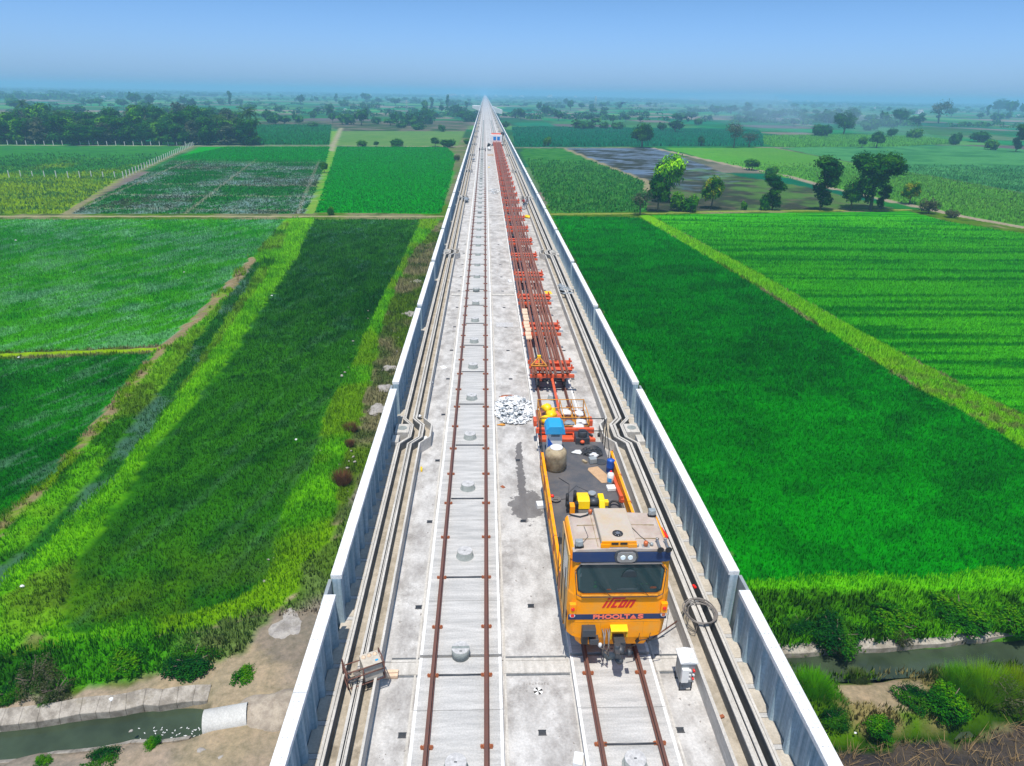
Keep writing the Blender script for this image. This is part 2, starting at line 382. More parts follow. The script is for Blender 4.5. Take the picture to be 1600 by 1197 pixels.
# ================================================================ TERRAIN
FIELDS = {}
def reg(n, *px): FIELDS[n] = G(*px)
reg('fence_crop', (-320, 224), (150, 227), (301, 227.5), (192, 279), (104, 334), (-900, 331))
reg('flooded', (311, 229.5), (520, 229.5), (500, 285), (478, 334), (109, 334))
reg('vivid_left', (527, 229.5), (697, 230), (708, 240), (711, 250), (700, 300), (688, 334), (493, 332), (505, 290))
reg('rice_wide', (-900, 343), (446, 343), (400, 400), (350, 462), (300, 511), (257, 541), (0, 551), (-600, 562))
reg('rice_low', (-600, 576), (0, 562), (240, 553), (215, 592), (160, 656), (70, 752), (0, 817), (-250, 1020), (-700, 1000))
reg('rice_long', (491, 343), (659, 343), (630, 408), (592, 478), (553, 572), (517, 636), (508, 675), (493, 717), (461, 765), (433, 848), (420, 898), (396, 930), (336, 954), (245, 972), (175, 982), (133, 993), (95, 964), (119, 880), (172, 810), (241, 704), (349, 576), (465, 400))
reg('lime_strip', (659, 343), (690, 343), (682, 352), (640, 402), (601, 492), (585, 568), (560, 660), (532, 720), (520, 800), (505, 890), (470, 925), (430, 960), (340, 985), (200, 1010), (120, 1010), (60, 990), (95, 964), (133, 993), (245, 972), (336, 954), (396, 930), (420, 898), (433, 848), (461, 765), (493, 717), (517, 636), (553, 572), (592, 478), (630, 408))
reg('bund_strip', (446, 343), (491, 343), (465, 400), (349, 576), (241, 704), (172, 810), (119, 880), (95, 964), (60, 990), (0, 1040), (-300, 1060), (-400, 960), (-250, 1020), (0, 817), (70, 752), (160, 656), (215, 592), (240, 553), (257, 541), (300, 511), (350, 462), (400, 400))
reg('bund_path', (0, 850), (75, 772), (160, 680), (215, 612), (262, 550), (310, 510), (360, 462), (402, 408), (392, 402), (345, 455), (290, 510), (250, 545), (205, 598), (150, 660), (62, 765), (-10, 836))
reg('bund_green', (455, 343), (491, 343), (465, 400), (349, 576), (241, 704), (172, 810), (119, 880), (60, 905), (-60, 985), (20, 900), (100, 830), (190, 735), (270, 640), (330, 560), (400, 460), (440, 400))
reg('ditch', (395, 412), (410, 412), (370, 480), (290, 600), (225, 690), (175, 755), (80, 850), (-20, 935), (-40, 925), (60, 840), (160, 735), (215, 655), (285, 565), (340, 490))
reg('north_strip', (517, 205), (533, 205), (524, 240), (512, 275), (500, 310), (490, 334), (476, 334), (492, 300), (505, 262), (515, 235))
reg('teal_left', (400, 197), (517, 197), (514, 226), (386, 226))
reg('pale_left', (534, 205), (728, 205), (718, 228), (528, 228))
reg('cane_left', (812, 232), (880, 232), (940, 256), (1010, 286), (1010, 331), (862, 333))
reg('pond', (884, 232), (1024, 231), (1100, 258), (1160, 282), (1090, 300), (1012, 284), (940, 255))
reg('dark_plot', (1012, 284), (1090, 262), (1160, 276), (1260, 292), (1340, 312), (1400, 326), (1010, 330))
reg('bright_mid', (1038, 231), (1210, 231), (1325, 253), (1480, 280), (1600, 304), (1760, 336), (1760, 380), (1600, 356), (1430, 322), (1300, 293), (1150, 261))
reg('green_right', (1215, 231), (1500, 227), (1650, 237), (1900, 262), (1760, 336), (1600, 301), (1330, 253))
reg('strip_right', (1180, 214), (1330, 212), (1450, 216), (1500, 224), (1400, 229), (1215, 230), (1190, 224))
reg('teal_right', (800, 200), (1180, 200), (1192, 214), (1192, 228), (806, 229))
reg('rice_right', (862, 337), (1000, 340), (1082, 388), (1162, 436), (1240, 486), (1316, 532), (1380, 574), (1447, 613), (1578, 674), (1640, 710), (2000, 900), (1640, 895), (1525, 897), (1450, 907), (1300, 906), (1159, 915), (1100, 800))
reg('rice_far_right', (1016, 336), (1110, 334), (1420, 330), (1480, 346), (1600, 366), (1800, 400), (2300, 560), (1900, 800), (1600, 648), (1534, 626), (1469, 582), (1359, 530), (1232, 456), (1110, 388))
reg('canal_left', (-500, 1203), (-200, 1165), (0, 1141), (126, 1124), (224, 1110), (330, 1100), (330, 1147), (210, 1156), (115, 1170), (0, 1186), (-200, 1225), (-500, 1270))
reg('canal_right', (1190, 1035), (1228, 1026), (1330, 1018), (1420, 1014), (1510, 1004), (1600, 996), (1900, 975), (1900, 1030), (1600, 1047), (1480, 1052), (1390, 1058), (1300, 1064), (1240, 1052))
reg('small_ditch', (1290, 1152), (1400, 1146), (1500, 1132), (1600, 1112), (1800, 1085), (1800, 1106), (1600, 1134), (1500, 1150), (1400, 1162), (1300, 1166))
reg('black_soil', (1270, 1170), (1420, 1162), (1520, 1152), (1620, 1132), (1900, 1100), (2000, 1400), (1300, 1500))
reg('tan_right', (1310, 1080), (1400, 1066), (1440, 1085), (1420, 1110), (1330, 1112))
reg('dirt_left', (-500, 1195), (0, 1112), (110, 1096), (225, 1076), (330, 1055), (420, 1010), (430, 965), (500, 880), (560, 900), (700, 1400), (-500, 1500))
reg('rubble_left', (395, 1005), (440, 960), (470, 925), (480, 880), (520, 850), (560, 760), (620, 640), (690, 480), (700, 400), (720, 380), (720, 520), (640, 900), (520, 1060), (440, 1050))
PATHS = [(G((-900, 339), (0, 338.5), (480, 338.5), (690, 338.5)), 0.9, (172, 165, 120)),
         (G((-320, 226), (300, 228), (520, 228), (720, 229)), 1.6, (165, 165, 130)),
         (G((862, 335), (1010, 334), (1120, 331), (1420, 328)), 0.9, (150, 160, 95)),
         (G((806, 231), (900, 231), (1020, 231), (1060, 240), (1150, 260), (1230, 275), (1300, 294), (1360, 308), (1430, 322), (1500, 338), (1600, 356)), 1.7, (175, 160, 135)),
         (G((882, 232), (940, 256), (1012, 284), (1012, 300)), 1.3, (160, 150, 115)),
         (G((1215, 231), (1325, 253), (1480, 280), (1600, 302)), 1.0, (90, 100, 75)),
         (G((302, 228), (192, 279), (104, 334)), 1.0, (150, 145, 105)),
         (G((533, 200), (520, 228), (518, 236)), 1.5, (175, 170, 135)),
         (G((0, 556), (130, 551), (245, 547)), 0.55, (150, 185, 70))]
PALETTE = np.array([S(*c) for c in [(30, 105, 62), (46, 118, 66), (70, 126, 78), (24, 98, 74), (96, 122, 90), (124, 112, 108), (40, 128, 76), (64, 108, 62), (134, 126, 112), (40, 112, 56), (92, 142, 84), (22, 92, 66), (104, 98, 96), (30, 116, 84)]])
def cmix(a, b, t):
    t = np.asarray(t)[..., None]; return a*(1-t)+np.asarray(b)*t
def paint(X, Y):
    X = X.astype(np.float64); Y = Y.astype(np.float64); n = X.shape
    jx = X+(fbm(X, Y, 2.2, 3, 3)-.5)*.9; jy = Y+(fbm(X, Y, 2.2, 9, 3)-.5)*.9
    n3 = fbm(X, Y, 3.0, 21); n10 = fbm(X, Y, 12, 33); n40 = fbm(X, Y, 45, 41); n1 = fbm(X, Y, 0.8, 51, 3)
    # far patchwork of plots
    a = 0.06; u = (X*math.cos(a)+Y*math.sin(a))/150+fbm(X, Y, 300, 5, 2)*0.5; k1 = np.floor(u)
    v = (-X*math.sin(a)+Y*math.cos(a))/75+_h(k1, k1*0, 77)*0.9; k2 = np.floor(v)
    u2 = u*2.0+_h(k2, k1, 5)*0.7; k3 = np.floor(u2)
    idx = (_h(k3+k1*31, k2, 99)*len(PALETTE)).astype(int) % len(PALETTE)
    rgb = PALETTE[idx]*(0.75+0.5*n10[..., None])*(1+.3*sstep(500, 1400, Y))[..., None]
    ed = np.minimum(np.abs((v-k2)-.0)*75, np.abs(u2-k3)*75)
    rgb = cmix(rgb, S(40, 70, 45), (ed < 3.0)*0.6)
    scrub = sstep(.55, .7, fbm(X, Y, 170, 61)); rgb = cmix(rgb, S(58, 82, 52), scrub*0.6)
    cls = np.zeros(n, int); h = np.zeros(n); wet = np.zeros(n)
    nearb = Y < 188
    base = cmix(np.zeros(n+(3,))+S(88, 118, 50), S(140, 130, 100), sstep(.5, .62, n10)*.8); base = cmix(base, S(52, 85, 34), sstep(.52, .66, n3)*.7)
    rgb = np.where(nearb[..., None], base, rgb); cls = np.where(nearb, 3, cls)
    mid = (Y > 188) & (Y < 480) & (X > -42) & (X < 12); rgb = np.where(mid[..., None], cmix(base*1.0, S(135, 128, 108), n3*.7), rgb)
    # scrub belt beyond the pale field on the left
    P = G((400, 190), (735, 188), (728, 205), (534, 205), (517, 198), (400, 198)); m = inpoly(jx, jy, P)
    rgb[m] = cmix(np.zeros((m.sum(), 3))+S(62, 84, 56), S(118, 108, 96), sstep(.48, .6, n10[m]))
    def setf(name, fn, c, jitter=True):
        m = inpoly(jx, jy, FIELDS[name]) if jitter else inpoly(X, Y, FIELDS[name])
        if m.any():
            rgb[m] = fn(X[m], Y[m], m); cls[m] = c; h[m] = 0
        return m
    def streak(x, y, ang, L, W, s):
        ca, sa = math.cos(ang), math.sin(ang); return fbm((x*ca+y*sa)/L, (-x*sa+y*ca)/W, 1.0, s)
    Z = lambda x: np.zeros(x.shape+(3,))
    def f_fence(x, y, m):
        c = cmix(Z(x)+S(60, 128, 62), S(128, 160, 62), sstep(.42, .62, n40[m]*.6+.4*n10[m]+np.clip((255-y)/160, -.2, .22)))
        return cmix(c, S(44, 100, 62), sstep(.5, .62, streak(x, y, 0, 9, 1.3, 7))*.7)
    setf('fence_crop', f_fence, 4)
    def f_flood(x, y, m):
        wetm = sstep(.46, .60, n10[m]*.65+.35*streak(x, y, 1.2, 4, 1.2, 15)); far = sstep(285, 315, y+22*(n10[m]-.5))
        c = cmix(Z(x)+S(40, 118, 48), S(118, 140, 132), wetm*.75)
        g1 = (np.floor(x/17)+np.floor(y/15)); c = cmix(c, S(84, 92, 74), ((_h(np.floor(x/19), np.floor(y/22), 4) > .55)*sstep(.4, .5, n3[m]))*.7)
        lines = (np.abs(((x+.18*y) % 26)-12) < .5) | (np.abs((y % 24)-7) < .45)
        c = cmix(c, S(170, 170, 150), lines*.55); c = cmix(c, S(22, 150, 26), far)
        wet[m] = wetm*(1-far)*.7; return c
    setf('flooded', f_flood, 1)
    setf('vivid_left', lambda x, y, m: cmix(Z(x)+S(6, 148, 12), S(34, 160, 20), n10[m]*.6+.4*n3[m]), 1)
    def f_wide(x, y, m):
        st = streak(x, y, 1.15, 5, 0.9, 25); w = sstep(.46, .60, st*.6+.4*n10[m])
        c = cmix(Z(x)+S(52, 140, 26), S(78, 164, 26), sstep(.42, .6, n40[m]*.6+.4*n3[m])); c = cmix(c, S(120, 156, 150), w*.36); wet[m] = w*.5; return c
    setf('rice_wide', f_wide, 1)
    def f_low(x, y, m):
        w = sstep(.54, .7, streak(x, y, 1.15, 5, 0.8, 35)); c = cmix(cmix(Z(x)+S(26, 98, 28), S(44, 130, 28), sstep(.35, .65, n10[m])), S(16, 70, 26), sstep(.5, .68, fbm(x, y, 1.6, 72, 3))*.5); wet[m] = w*.4
        return cmix(c, S(86, 118, 104), w*.4)
    setf('rice_low', f_low, 1)
    def f_long(x, y, m):
        c = cmix(Z(x)+S(28, 80, 24), S(54, 116, 18), sstep(.40, .66, .45*n40[m]+.3*n10[m]+.25*streak(x, y, 1.3, 7, 1.2, 45)))
        yb = sstep(44, 24, y+10*(n10[m]-.5)); t = sstep(.46, .62, n3[m]*.5+.5*n10[m])
        c = cmix(c, S(128, 158, 24), yb*t*.5); c = cmix(c, S(40, 84, 36), yb*sstep(.52, .62, n1[m])*.5); c = cmix(c, S(16, 62, 26), sstep(.5, .68, fbm(x, y, 1.6, 71, 3))*sstep(.35, .6, n10[m])*.55); c = cmix(c, S(88, 128, 100), sstep(.60, .74, streak(x, y, 1.35, 9, .7, 73))*.22)
        right = sstep(-19, -10, x+4*(n10[m]-.5))*sstep(70, 52, y); c = cmix(c, S(74, 108, 62), right*sstep(.42, .6, n1[m]*.5+.5*n3[m])*.55)
        w = sstep(60, 110, y)*sstep(.56, .68, n3[m]*.5+.5*n1[m]); wet[m] = w*.4; return cmix(c, S(62, 110, 92), w*.5)
    setf('rice_long', f_long, 1)
    def f_lime(x, y, m): return cmix(cmix(Z(x)+S(104, 172, 32), S(78, 144, 32), sstep(.4, .62, n3[m])), S(120, 150, 60), sstep(.56, .66, n10[m])*.6)
    m = setf('lime_strip', f_lime, 2); h[m] = .15+.25*n3[m]
    def f_bund(x, y, m): return cmix(cmix(Z(x)+S(98, 168, 36), S(52, 112, 36), sstep(.42, .6, n3[m])), S(134, 150, 74), sstep(.5, .62, n10[m])*.35)
    m = setf('bund_strip', f_bund, 3); h[m] = .25+.2*n3[m]
    m = setf('bund_green', lambda x, y, m: cmix(Z(x)+S(114, 180, 36), S(78, 146, 34), sstep(.42, .66, n3[m]*.6+.4*n1[m])), 2); h[m] = .3+.2*n3[m]
    m = setf('ditch', lambda x, y, m: cmix(Z(x)+S(46, 104, 46), S(66, 106, 76), sstep(.45, .6, n3[m])), 3); wet[m] = .8*(n3[m] > .5); h[m] = .0
    m = setf('bund_path', lambda x, y, m: cmix(Z(x)+S(150, 132, 96), S(110, 150, 60), sstep(.48, .58, n3[m]*.6+.4*n1[m])), 0); h[m] = .4; cls[m] = np.where(n3[m] > .54, 3, 0)
    m = setf('north_strip', lambda x, y, m: cmix(Z(x)+S(96, 160, 64), S(140, 160, 95), n3[m]), 2)
    setf('teal_left', lambda x, y, m: cmix(Z(x)+S(26, 104, 60), S(40, 122, 66), n10[m]), 8)
    setf('pale_left', lambda x, y, m: cmix(Z(x)+S(92, 134, 78), S(110, 142, 88), sstep(.4, .6, streak(x, y, 0, 12, 1.5, 55))), 0)
    setf('cane_left', lambda x, y, m: cmix(Z(x)+S(42, 108, 48), S(72, 132, 66), sstep(.35, .65, streak(x, y, .5, 3, 1.2, 65))), 4)
    def f_pond(x, y, m):
        w = sstep(.46, .57, streak(x, y, -.2, 10, 2, 75)*.6+.4*n10[m]); wet[m] = w*.8; return cmix(Z(x)+S(62, 66, 56), S(104, 116, 134), w)
    setf('pond', f_pond, 0)
    setf('dark_plot', lambda x, y, m: cmix(cmix(Z(x)+S(60, 66, 56), S(84, 118, 68), sstep(.42, .62, n10[m]+np.clip((x-70)/300, -.1, .15))), S(108, 100, 84), sstep(.55, .7, n3[m])*.5), 3)
    def rows(x, y, a, w): return .5+.5*np.sin((x*math.sin(a)+y*math.cos(a))*2*math.pi/w+3*n10f(x, y))
    n10f = lambda x, y: fbm(x, y, 14, 3, 2)
    setf('bright_mid', lambda x, y, m: cmix(cmix(Z(x)+S(82, 152, 66), S(104, 160, 76), n10[m]), S(80, 112, 62), rows(x, y, .5, 5.0)*sstep(100, 150, x)*.6), 4)
    setf('green_right', lambda x, y, m: cmix(cmix(Z(x)+S(84, 148, 94), S(62, 124, 78), sstep(.4, .62, n10[m])), S(54, 104, 66), rows(x, y, .35, 9.0)**4*.6), 4)
    setf('strip_right', lambda x, y, m: cmix(Z(x)+S(100, 160, 72), S(82, 146, 72), n10[m]), 8)
    setf('teal_right', lambda x, y, m: cmix(Z(x)+S(6, 104, 74), S(14, 118, 86), n10[m]), 8)
    def f_rr(x, y, m): return cmix(cmix(Z(x)+S(8, 108, 0), S(32, 142, 0), sstep(.35, .65, .4*n40[m]+.3*n10[m]+.3*streak(x, y, .3, 6, 1.4, 85))), S(4, 78, 10), sstep(.5, .66, n3[m])*.45)
    setf('rice_right', f_rr, 1)
    def f_rf(x, y, m):
        st = streak(x, y, 0.0, 22, 1.1, 95); return cmix(cmix(Z(x)+S(88, 182, 0), S(60, 162, 0), n10[m]), S(18, 116, 4), sstep(.48, .62, st)*.85)
    setf('rice_far_right', f_rf, 1)
    # green strip between the two right-hand rice fields
    SP = G((1008, 338), (1095, 389), (1197, 446), (1270, 490), (1337, 531), (1458, 598), (1556, 650), (1640, 696), (1900, 840)); d = dist_line(X, Y, SP)
    wd = 1.5+.9*sstep(100, 55, Y)+.7*(n3-.5); m = (d < wd*1.05) & (Y < 180); t = sstep(80, 55, Y)
    rgb[m] = cmix(cmix(np.zeros((m.sum(), 3))+S(98, 178, 42), S(128, 178, 72), n3[m]), S(104, 112, 74), t[m]*sstep(.5, .6, n1[m])*.8); cls[m] = 2; h[m] = .3*(1-d[m]/3)
    # banks at the bottom of the picture
    P = G((1159, 915), (1300, 906), (1450, 907), (1525, 897), (1640, 895), (2000, 900), (2000, 975), (1600, 994), (1420, 1012), (1228, 1024), (1150, 1040), (1120, 960)); m = inpoly(jx, jy, P)
    tt = sstep(33.6, 32.2, Y+.02*(X-10)+(n3-.5)*3)
    rgb[m] = cmix(cmix(np.zeros((m.sum(), 3))+S(104, 184, 30), S(84, 150, 40), tt[m]), S(56, 104, 38), sstep(.5, .6, n3[m])*tt[m]); cls[m] = np.where(tt[m] > .5, 5, 2); h[m] = .3+.15*tt[m]+.25*n3[m]
    P = G((1190, 1050), (1240, 1052), (1300, 1066), (1390, 1060), (1480, 1054), (1600, 1049), (1900, 1032), (1900, 1100), (1600, 1120), (1500, 1140), (1400, 1152), (1280, 1160), (1230, 1100)); m = inpoly(jx, jy, P)
    rgb[m] = cmix(cmix(np.zeros((m.sum(), 3))+S(78, 116, 40), S(140, 130, 78), sstep(.46, .6, n3[m])), S(52, 84, 32), sstep(.5, .62, n10[m])*.6); cls[m] = 3; h[m] = .4+.25*n3[m]
    m = setf('tan_right', lambda x, y, m: cmix(Z(x)+S(176, 160, 126), S(150, 132, 106), n3[m]), 0); h[m] = .45
    def f_dl(x, y, m): return cmix(cmix(Z(x)+S(172, 154, 134), S(150, 140, 128), sstep(.4, .6, n3[m])), S(184, 164, 128), sstep(.54, .66, n10[m])*.6)
    m = setf('dirt_left', f_dl, 0); h[m] = .45+.35*(n3[m]-.3)
    P = G((0, 1040), (100, 1015), (200, 1012), (340, 990), (420, 965), (425, 985), (380, 1035), (300, 1060), (225, 1068), (110, 1088), (0, 1105), (-400, 1160), (-400, 1080)); m = inpoly(jx, jy, P)
    rgb[m] = cmix(cmix(np.zeros((m.sum(), 3))+S(72, 146, 40), S(46, 102, 36), sstep(.45, .6, n3[m])), S(120, 116, 80), sstep(.6, .7, n10[m])*.6); cls[m] = 5; h[m] = .5+.3*n3[m]
    m = setf('rubble_left', lambda x, y, m: cmix(cmix(Z(x)+S(118, 126, 92), S(150, 140, 130), sstep(.46, .58, n3[m])), S(86, 124, 52), sstep(.52, .64, n10[m])*.8), 6); h[m] = .2+.4*n3[m]; cls[m] = np.where((Y[m] < 31) | (n10[m] < .47), 0, 6); lowm = m & (Y < 31.5); rgb[lowm] = cmix(np.zeros((lowm.sum(), 3))+S(160, 146, 128), S(132, 124, 112), n3[lowm])
    m = setf('black_soil', lambda x, y, m: cmix(Z(x)+S(66, 62, 64), S(100, 88, 76), sstep(.45, .65, n3[m])), 7); h[m] = .1+.2*n3[m]
    m = setf('small_ditch', lambda x, y, m: cmix(Z(x)+S(36, 62, 24), S(52, 84, 30), n3[m]), 0); h[m] = -.5
    for nm in ('canal_left', 'canal_right'):
        m = setf(nm, lambda x, y, m: cmix(Z(x)+S(76, 80, 62), S(60, 66, 52), n3[m]), 0, False); h[m] = -.9
    for (L, wdt, c) in PATHS:
        d = dist_line(X, Y, L); m = d < wdt*(.75+.5*n3); rgb[m] = cmix(np.zeros((m.sum(), 3))+S(*c), np.array(S(*c))*.8, n1[m]); cls[m] = 0; h[m] = .12*(Y[m] < 188); wet[m] = 0
    # trampled ground under and beside the bridge
    m = (np.abs(X-1.6+0.0*Y) < 6.5+1.2*n10) & (Y < 188); rgb[m] = cmix(np.zeros((m.sum(), 3))+S(150, 142, 128), S(120, 112, 92), n3[m]); cls[m] = 0; h[m] = .15*n3[m]
    nz = nearb & (cls != 0); h = h+np.where(nz, 0.0, 0.0)
    return rgb, wet, cls, h
def grid(x0, x1, y0, y1, s):
    nx = int(round((x1-x0)/s))+1; ny = int(round((y1-y0)/s))+1
    X, Y = np.meshgrid(np.linspace(x0, x1, nx), np.linspace(y0, y1, ny)); return X, Y, nx, ny
V_, F_, C_ = [], [], []; base_i = 0
def add_grid(x0, x1, y0, y1, s, zoff=0.0, edge=True):
    global base_i
    X, Y, nx, ny = grid(x0, x1, y0, y1, s); r, wt, cl, hh = paint(X, Y)
    rim = np.minimum(np.minimum(X-x0, x1-X), np.minimum(Y-y0, y1-Y)); hh = hh*np.clip(rim/1.5, 0, 1)
    if y0 > 180: hh = hh*0
    if s < 1:   # smooth the height field a little
        for _ in range(2): hh[1:-1, 1:-1] = (hh[1:-1, 1:-1]*2+hh[:-2, 1:-1]+hh[2:, 1:-1]+hh[1:-1, :-2]+hh[1:-1, 2:])/6
    V_.append(np.stack([X.ravel(), Y.ravel(), hh.ravel()], 1)); C_.append(np.concatenate([r.reshape(-1, 3), wt.reshape(-1, 1)], 1))
    i = (np.arange(ny-1)[:, None]*nx+np.arange(nx-1)[None]).ravel()+base_i
    F_.append(np.stack([i, i+1, i+1+nx, i+nx], 1)); base_i += nx*ny
add_grid(-170, 190, 12, 192, 0.45)
add_grid(-500, 620, 192, 592, 1.8)
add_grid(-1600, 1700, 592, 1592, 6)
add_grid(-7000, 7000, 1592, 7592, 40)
def frame(x0, x1, y0, y1, c):
    global base_i
    V_.append(np.array([(x0, y0, 0), (x1, y0, 0), (x1, y1, 0), (x0, y1, 0)], float)); C_.append(np.tile(np.array([*c, 0.0]), (4, 1)))
    F_.append(np.array([[0, 1, 2, 3]])+base_i); base_i += 4
GRC = S(70, 112, 62)
frame(-500, -170, 12, 192, S(48, 128, 40)); frame(190, 620, 12, 192, S(30, 128, 16))
frame(-7000, -500, 12, 592, GRC); frame(620, 7000, 12, 592, GRC); frame(-7000, -1600, 592, 1592, GRC); frame(1700, 7000, 592, 1592, GRC)
frame(-7000, 7000, -600, 12, S(120, 130, 90)); frame(-24000, 24000, 7592, 24000, GRC); frame(-24000, -7000, -600, 7592, GRC); frame(7000, 24000, -600, 7592, GRC)
ground = np_mesh('ground', np.concatenate(V_), np.concatenate(F_), M['ground'], np.concatenate(C_), True)
tag(ground, 'flat farmland of green rice plots, bunds and dirt below the viaduct', 'ground', kind='structure')
# canal water sheets
for nm, lab in (('canal_left', 'murky green canal water left of the viaduct'), ('canal_right', 'dull green canal water right of the viaduct')):
    P = FIELDS[nm]; mb = MB(); mb.quad(*[(x, y, -0.12) for x, y in P][::-1]); mb.build('canal_water', M['water'], origin=(0, 0, 0), label=lab, cat='water', kind='structure')
mb = MB(); mb.quad(*[(x, y, -0.2) for x, y in FIELDS['small_ditch']][::-1]); mb.build('ditch_water', M['water'], origin=(0, 0, 0), label='dark water in the overgrown ditch, lower right', cat='water', kind='structure')

# ================================================================ GROUND COVER (stuff)
def tufts(name, label, xr, yr, dens, cls_ok, hh, wd, k=3, cmul=1.0, seed=1, keep=None, lean=0.55, cat='grass', mixcol=None, colvar=0.35, far=False):
    rs = np.random.RandomState(seed); n = int((xr[1]-xr[0])*(yr[1]-yr[0])*dens)
    X = rs.uniform(*xr, n); Y = rs.uniform(*yr, n)
    # only what the picture (and a step to the side) could see
    vis = (X > -(Y*.86+12)) & (X < Y*.92+14); X, Y = X[vis], Y[vis]
    pr_ = 1.0 if far else np.clip(55.0/np.hypot(Y, 27), 0, 1)**1.3*np.clip((yr[1]-Y)/45.0, 0, 1); sel = rs.rand(len(X)) < pr_; X, Y = X[sel], Y[sel]
    r, wt, cl, h0 = paint(X, Y); ok = np.isin(cl, cls_ok) & (rs.rand(len(X)) > wt*.6)
    if keep is not None: ok &= keep(X, Y, cl, rs)
    X, Y, r, h0 = X[ok], Y[ok], r[ok], h0[ok]; n = len(X)
    sz = (np.hypot(Y, 27)/55.0).clip(1, 2.2)
    if mixcol is not None: r = mixcol(r, rs, n)
    V = np.zeros((n, k, 3, 3)); Cc = np.zeros((n, k, 3, 3)); NN = np.zeros((n, k, 3, 3))
    for b in range(k):
        a = rs.uniform(0, 2*math.pi, n); L = hh*rs.uniform(.6, 1.3, n)*sz; W = wd*rs.uniform(.7, 1.3, n)*sz; ln = rs.uniform(.3, 1.0, n)*lean
        ox = X+rs.normal(0, .08, n); oy = Y+rs.normal(0, .08, n); px, py = -np.sin(a)*W/2, np.cos(a)*W/2
        V[:, b, 0] = np.stack([ox+px, oy+py, h0-.03], 1); V[:, b, 1] = np.stack([ox-px, oy-py, h0-.03], 1)
        V[:, b, 2] = np.stack([ox+np.cos(a)*L*ln, oy+np.sin(a)*L*ln, h0+L*np.sqrt(1-np.minimum(ln, .95)**2)], 1)
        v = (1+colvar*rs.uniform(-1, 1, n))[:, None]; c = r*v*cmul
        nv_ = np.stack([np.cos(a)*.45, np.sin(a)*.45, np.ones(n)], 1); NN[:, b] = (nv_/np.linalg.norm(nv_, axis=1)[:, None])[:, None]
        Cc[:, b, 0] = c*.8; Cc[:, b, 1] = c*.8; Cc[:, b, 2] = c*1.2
    F = np.arange(n*k*3).reshape(-1, 3)
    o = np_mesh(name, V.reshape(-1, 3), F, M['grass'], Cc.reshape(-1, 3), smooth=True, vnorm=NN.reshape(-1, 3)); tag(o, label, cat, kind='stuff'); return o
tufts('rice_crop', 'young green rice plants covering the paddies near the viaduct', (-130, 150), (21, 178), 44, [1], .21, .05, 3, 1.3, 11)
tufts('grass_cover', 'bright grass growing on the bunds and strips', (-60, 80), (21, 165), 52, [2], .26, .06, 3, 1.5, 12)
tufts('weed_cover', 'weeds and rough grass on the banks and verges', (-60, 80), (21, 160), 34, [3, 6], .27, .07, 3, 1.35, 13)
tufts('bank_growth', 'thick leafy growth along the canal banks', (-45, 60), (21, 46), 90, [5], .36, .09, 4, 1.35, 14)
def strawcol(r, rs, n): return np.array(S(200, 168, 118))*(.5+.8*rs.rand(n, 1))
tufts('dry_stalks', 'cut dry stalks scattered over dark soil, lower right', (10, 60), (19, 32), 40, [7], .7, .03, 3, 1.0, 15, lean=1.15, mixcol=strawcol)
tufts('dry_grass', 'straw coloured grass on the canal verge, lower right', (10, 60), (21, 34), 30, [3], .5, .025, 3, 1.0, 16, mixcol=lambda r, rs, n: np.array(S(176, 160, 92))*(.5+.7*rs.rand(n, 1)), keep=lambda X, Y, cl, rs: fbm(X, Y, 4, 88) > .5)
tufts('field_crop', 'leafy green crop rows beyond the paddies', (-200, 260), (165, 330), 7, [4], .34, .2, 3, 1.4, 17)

tufts('rice_crop', 'bright young rice in the plots beyond the farm path', (-130, 12), (168, 400), 3.2, [1], .2, .16, 2, 1.12, 21, far=True)
tufts('tall_crop', 'tall teal green cane crop in the fields beyond', (-420, 560), (330, 640), .55, [8], .75, .42, 4, 1.4, 22, far=True, lean=.5)
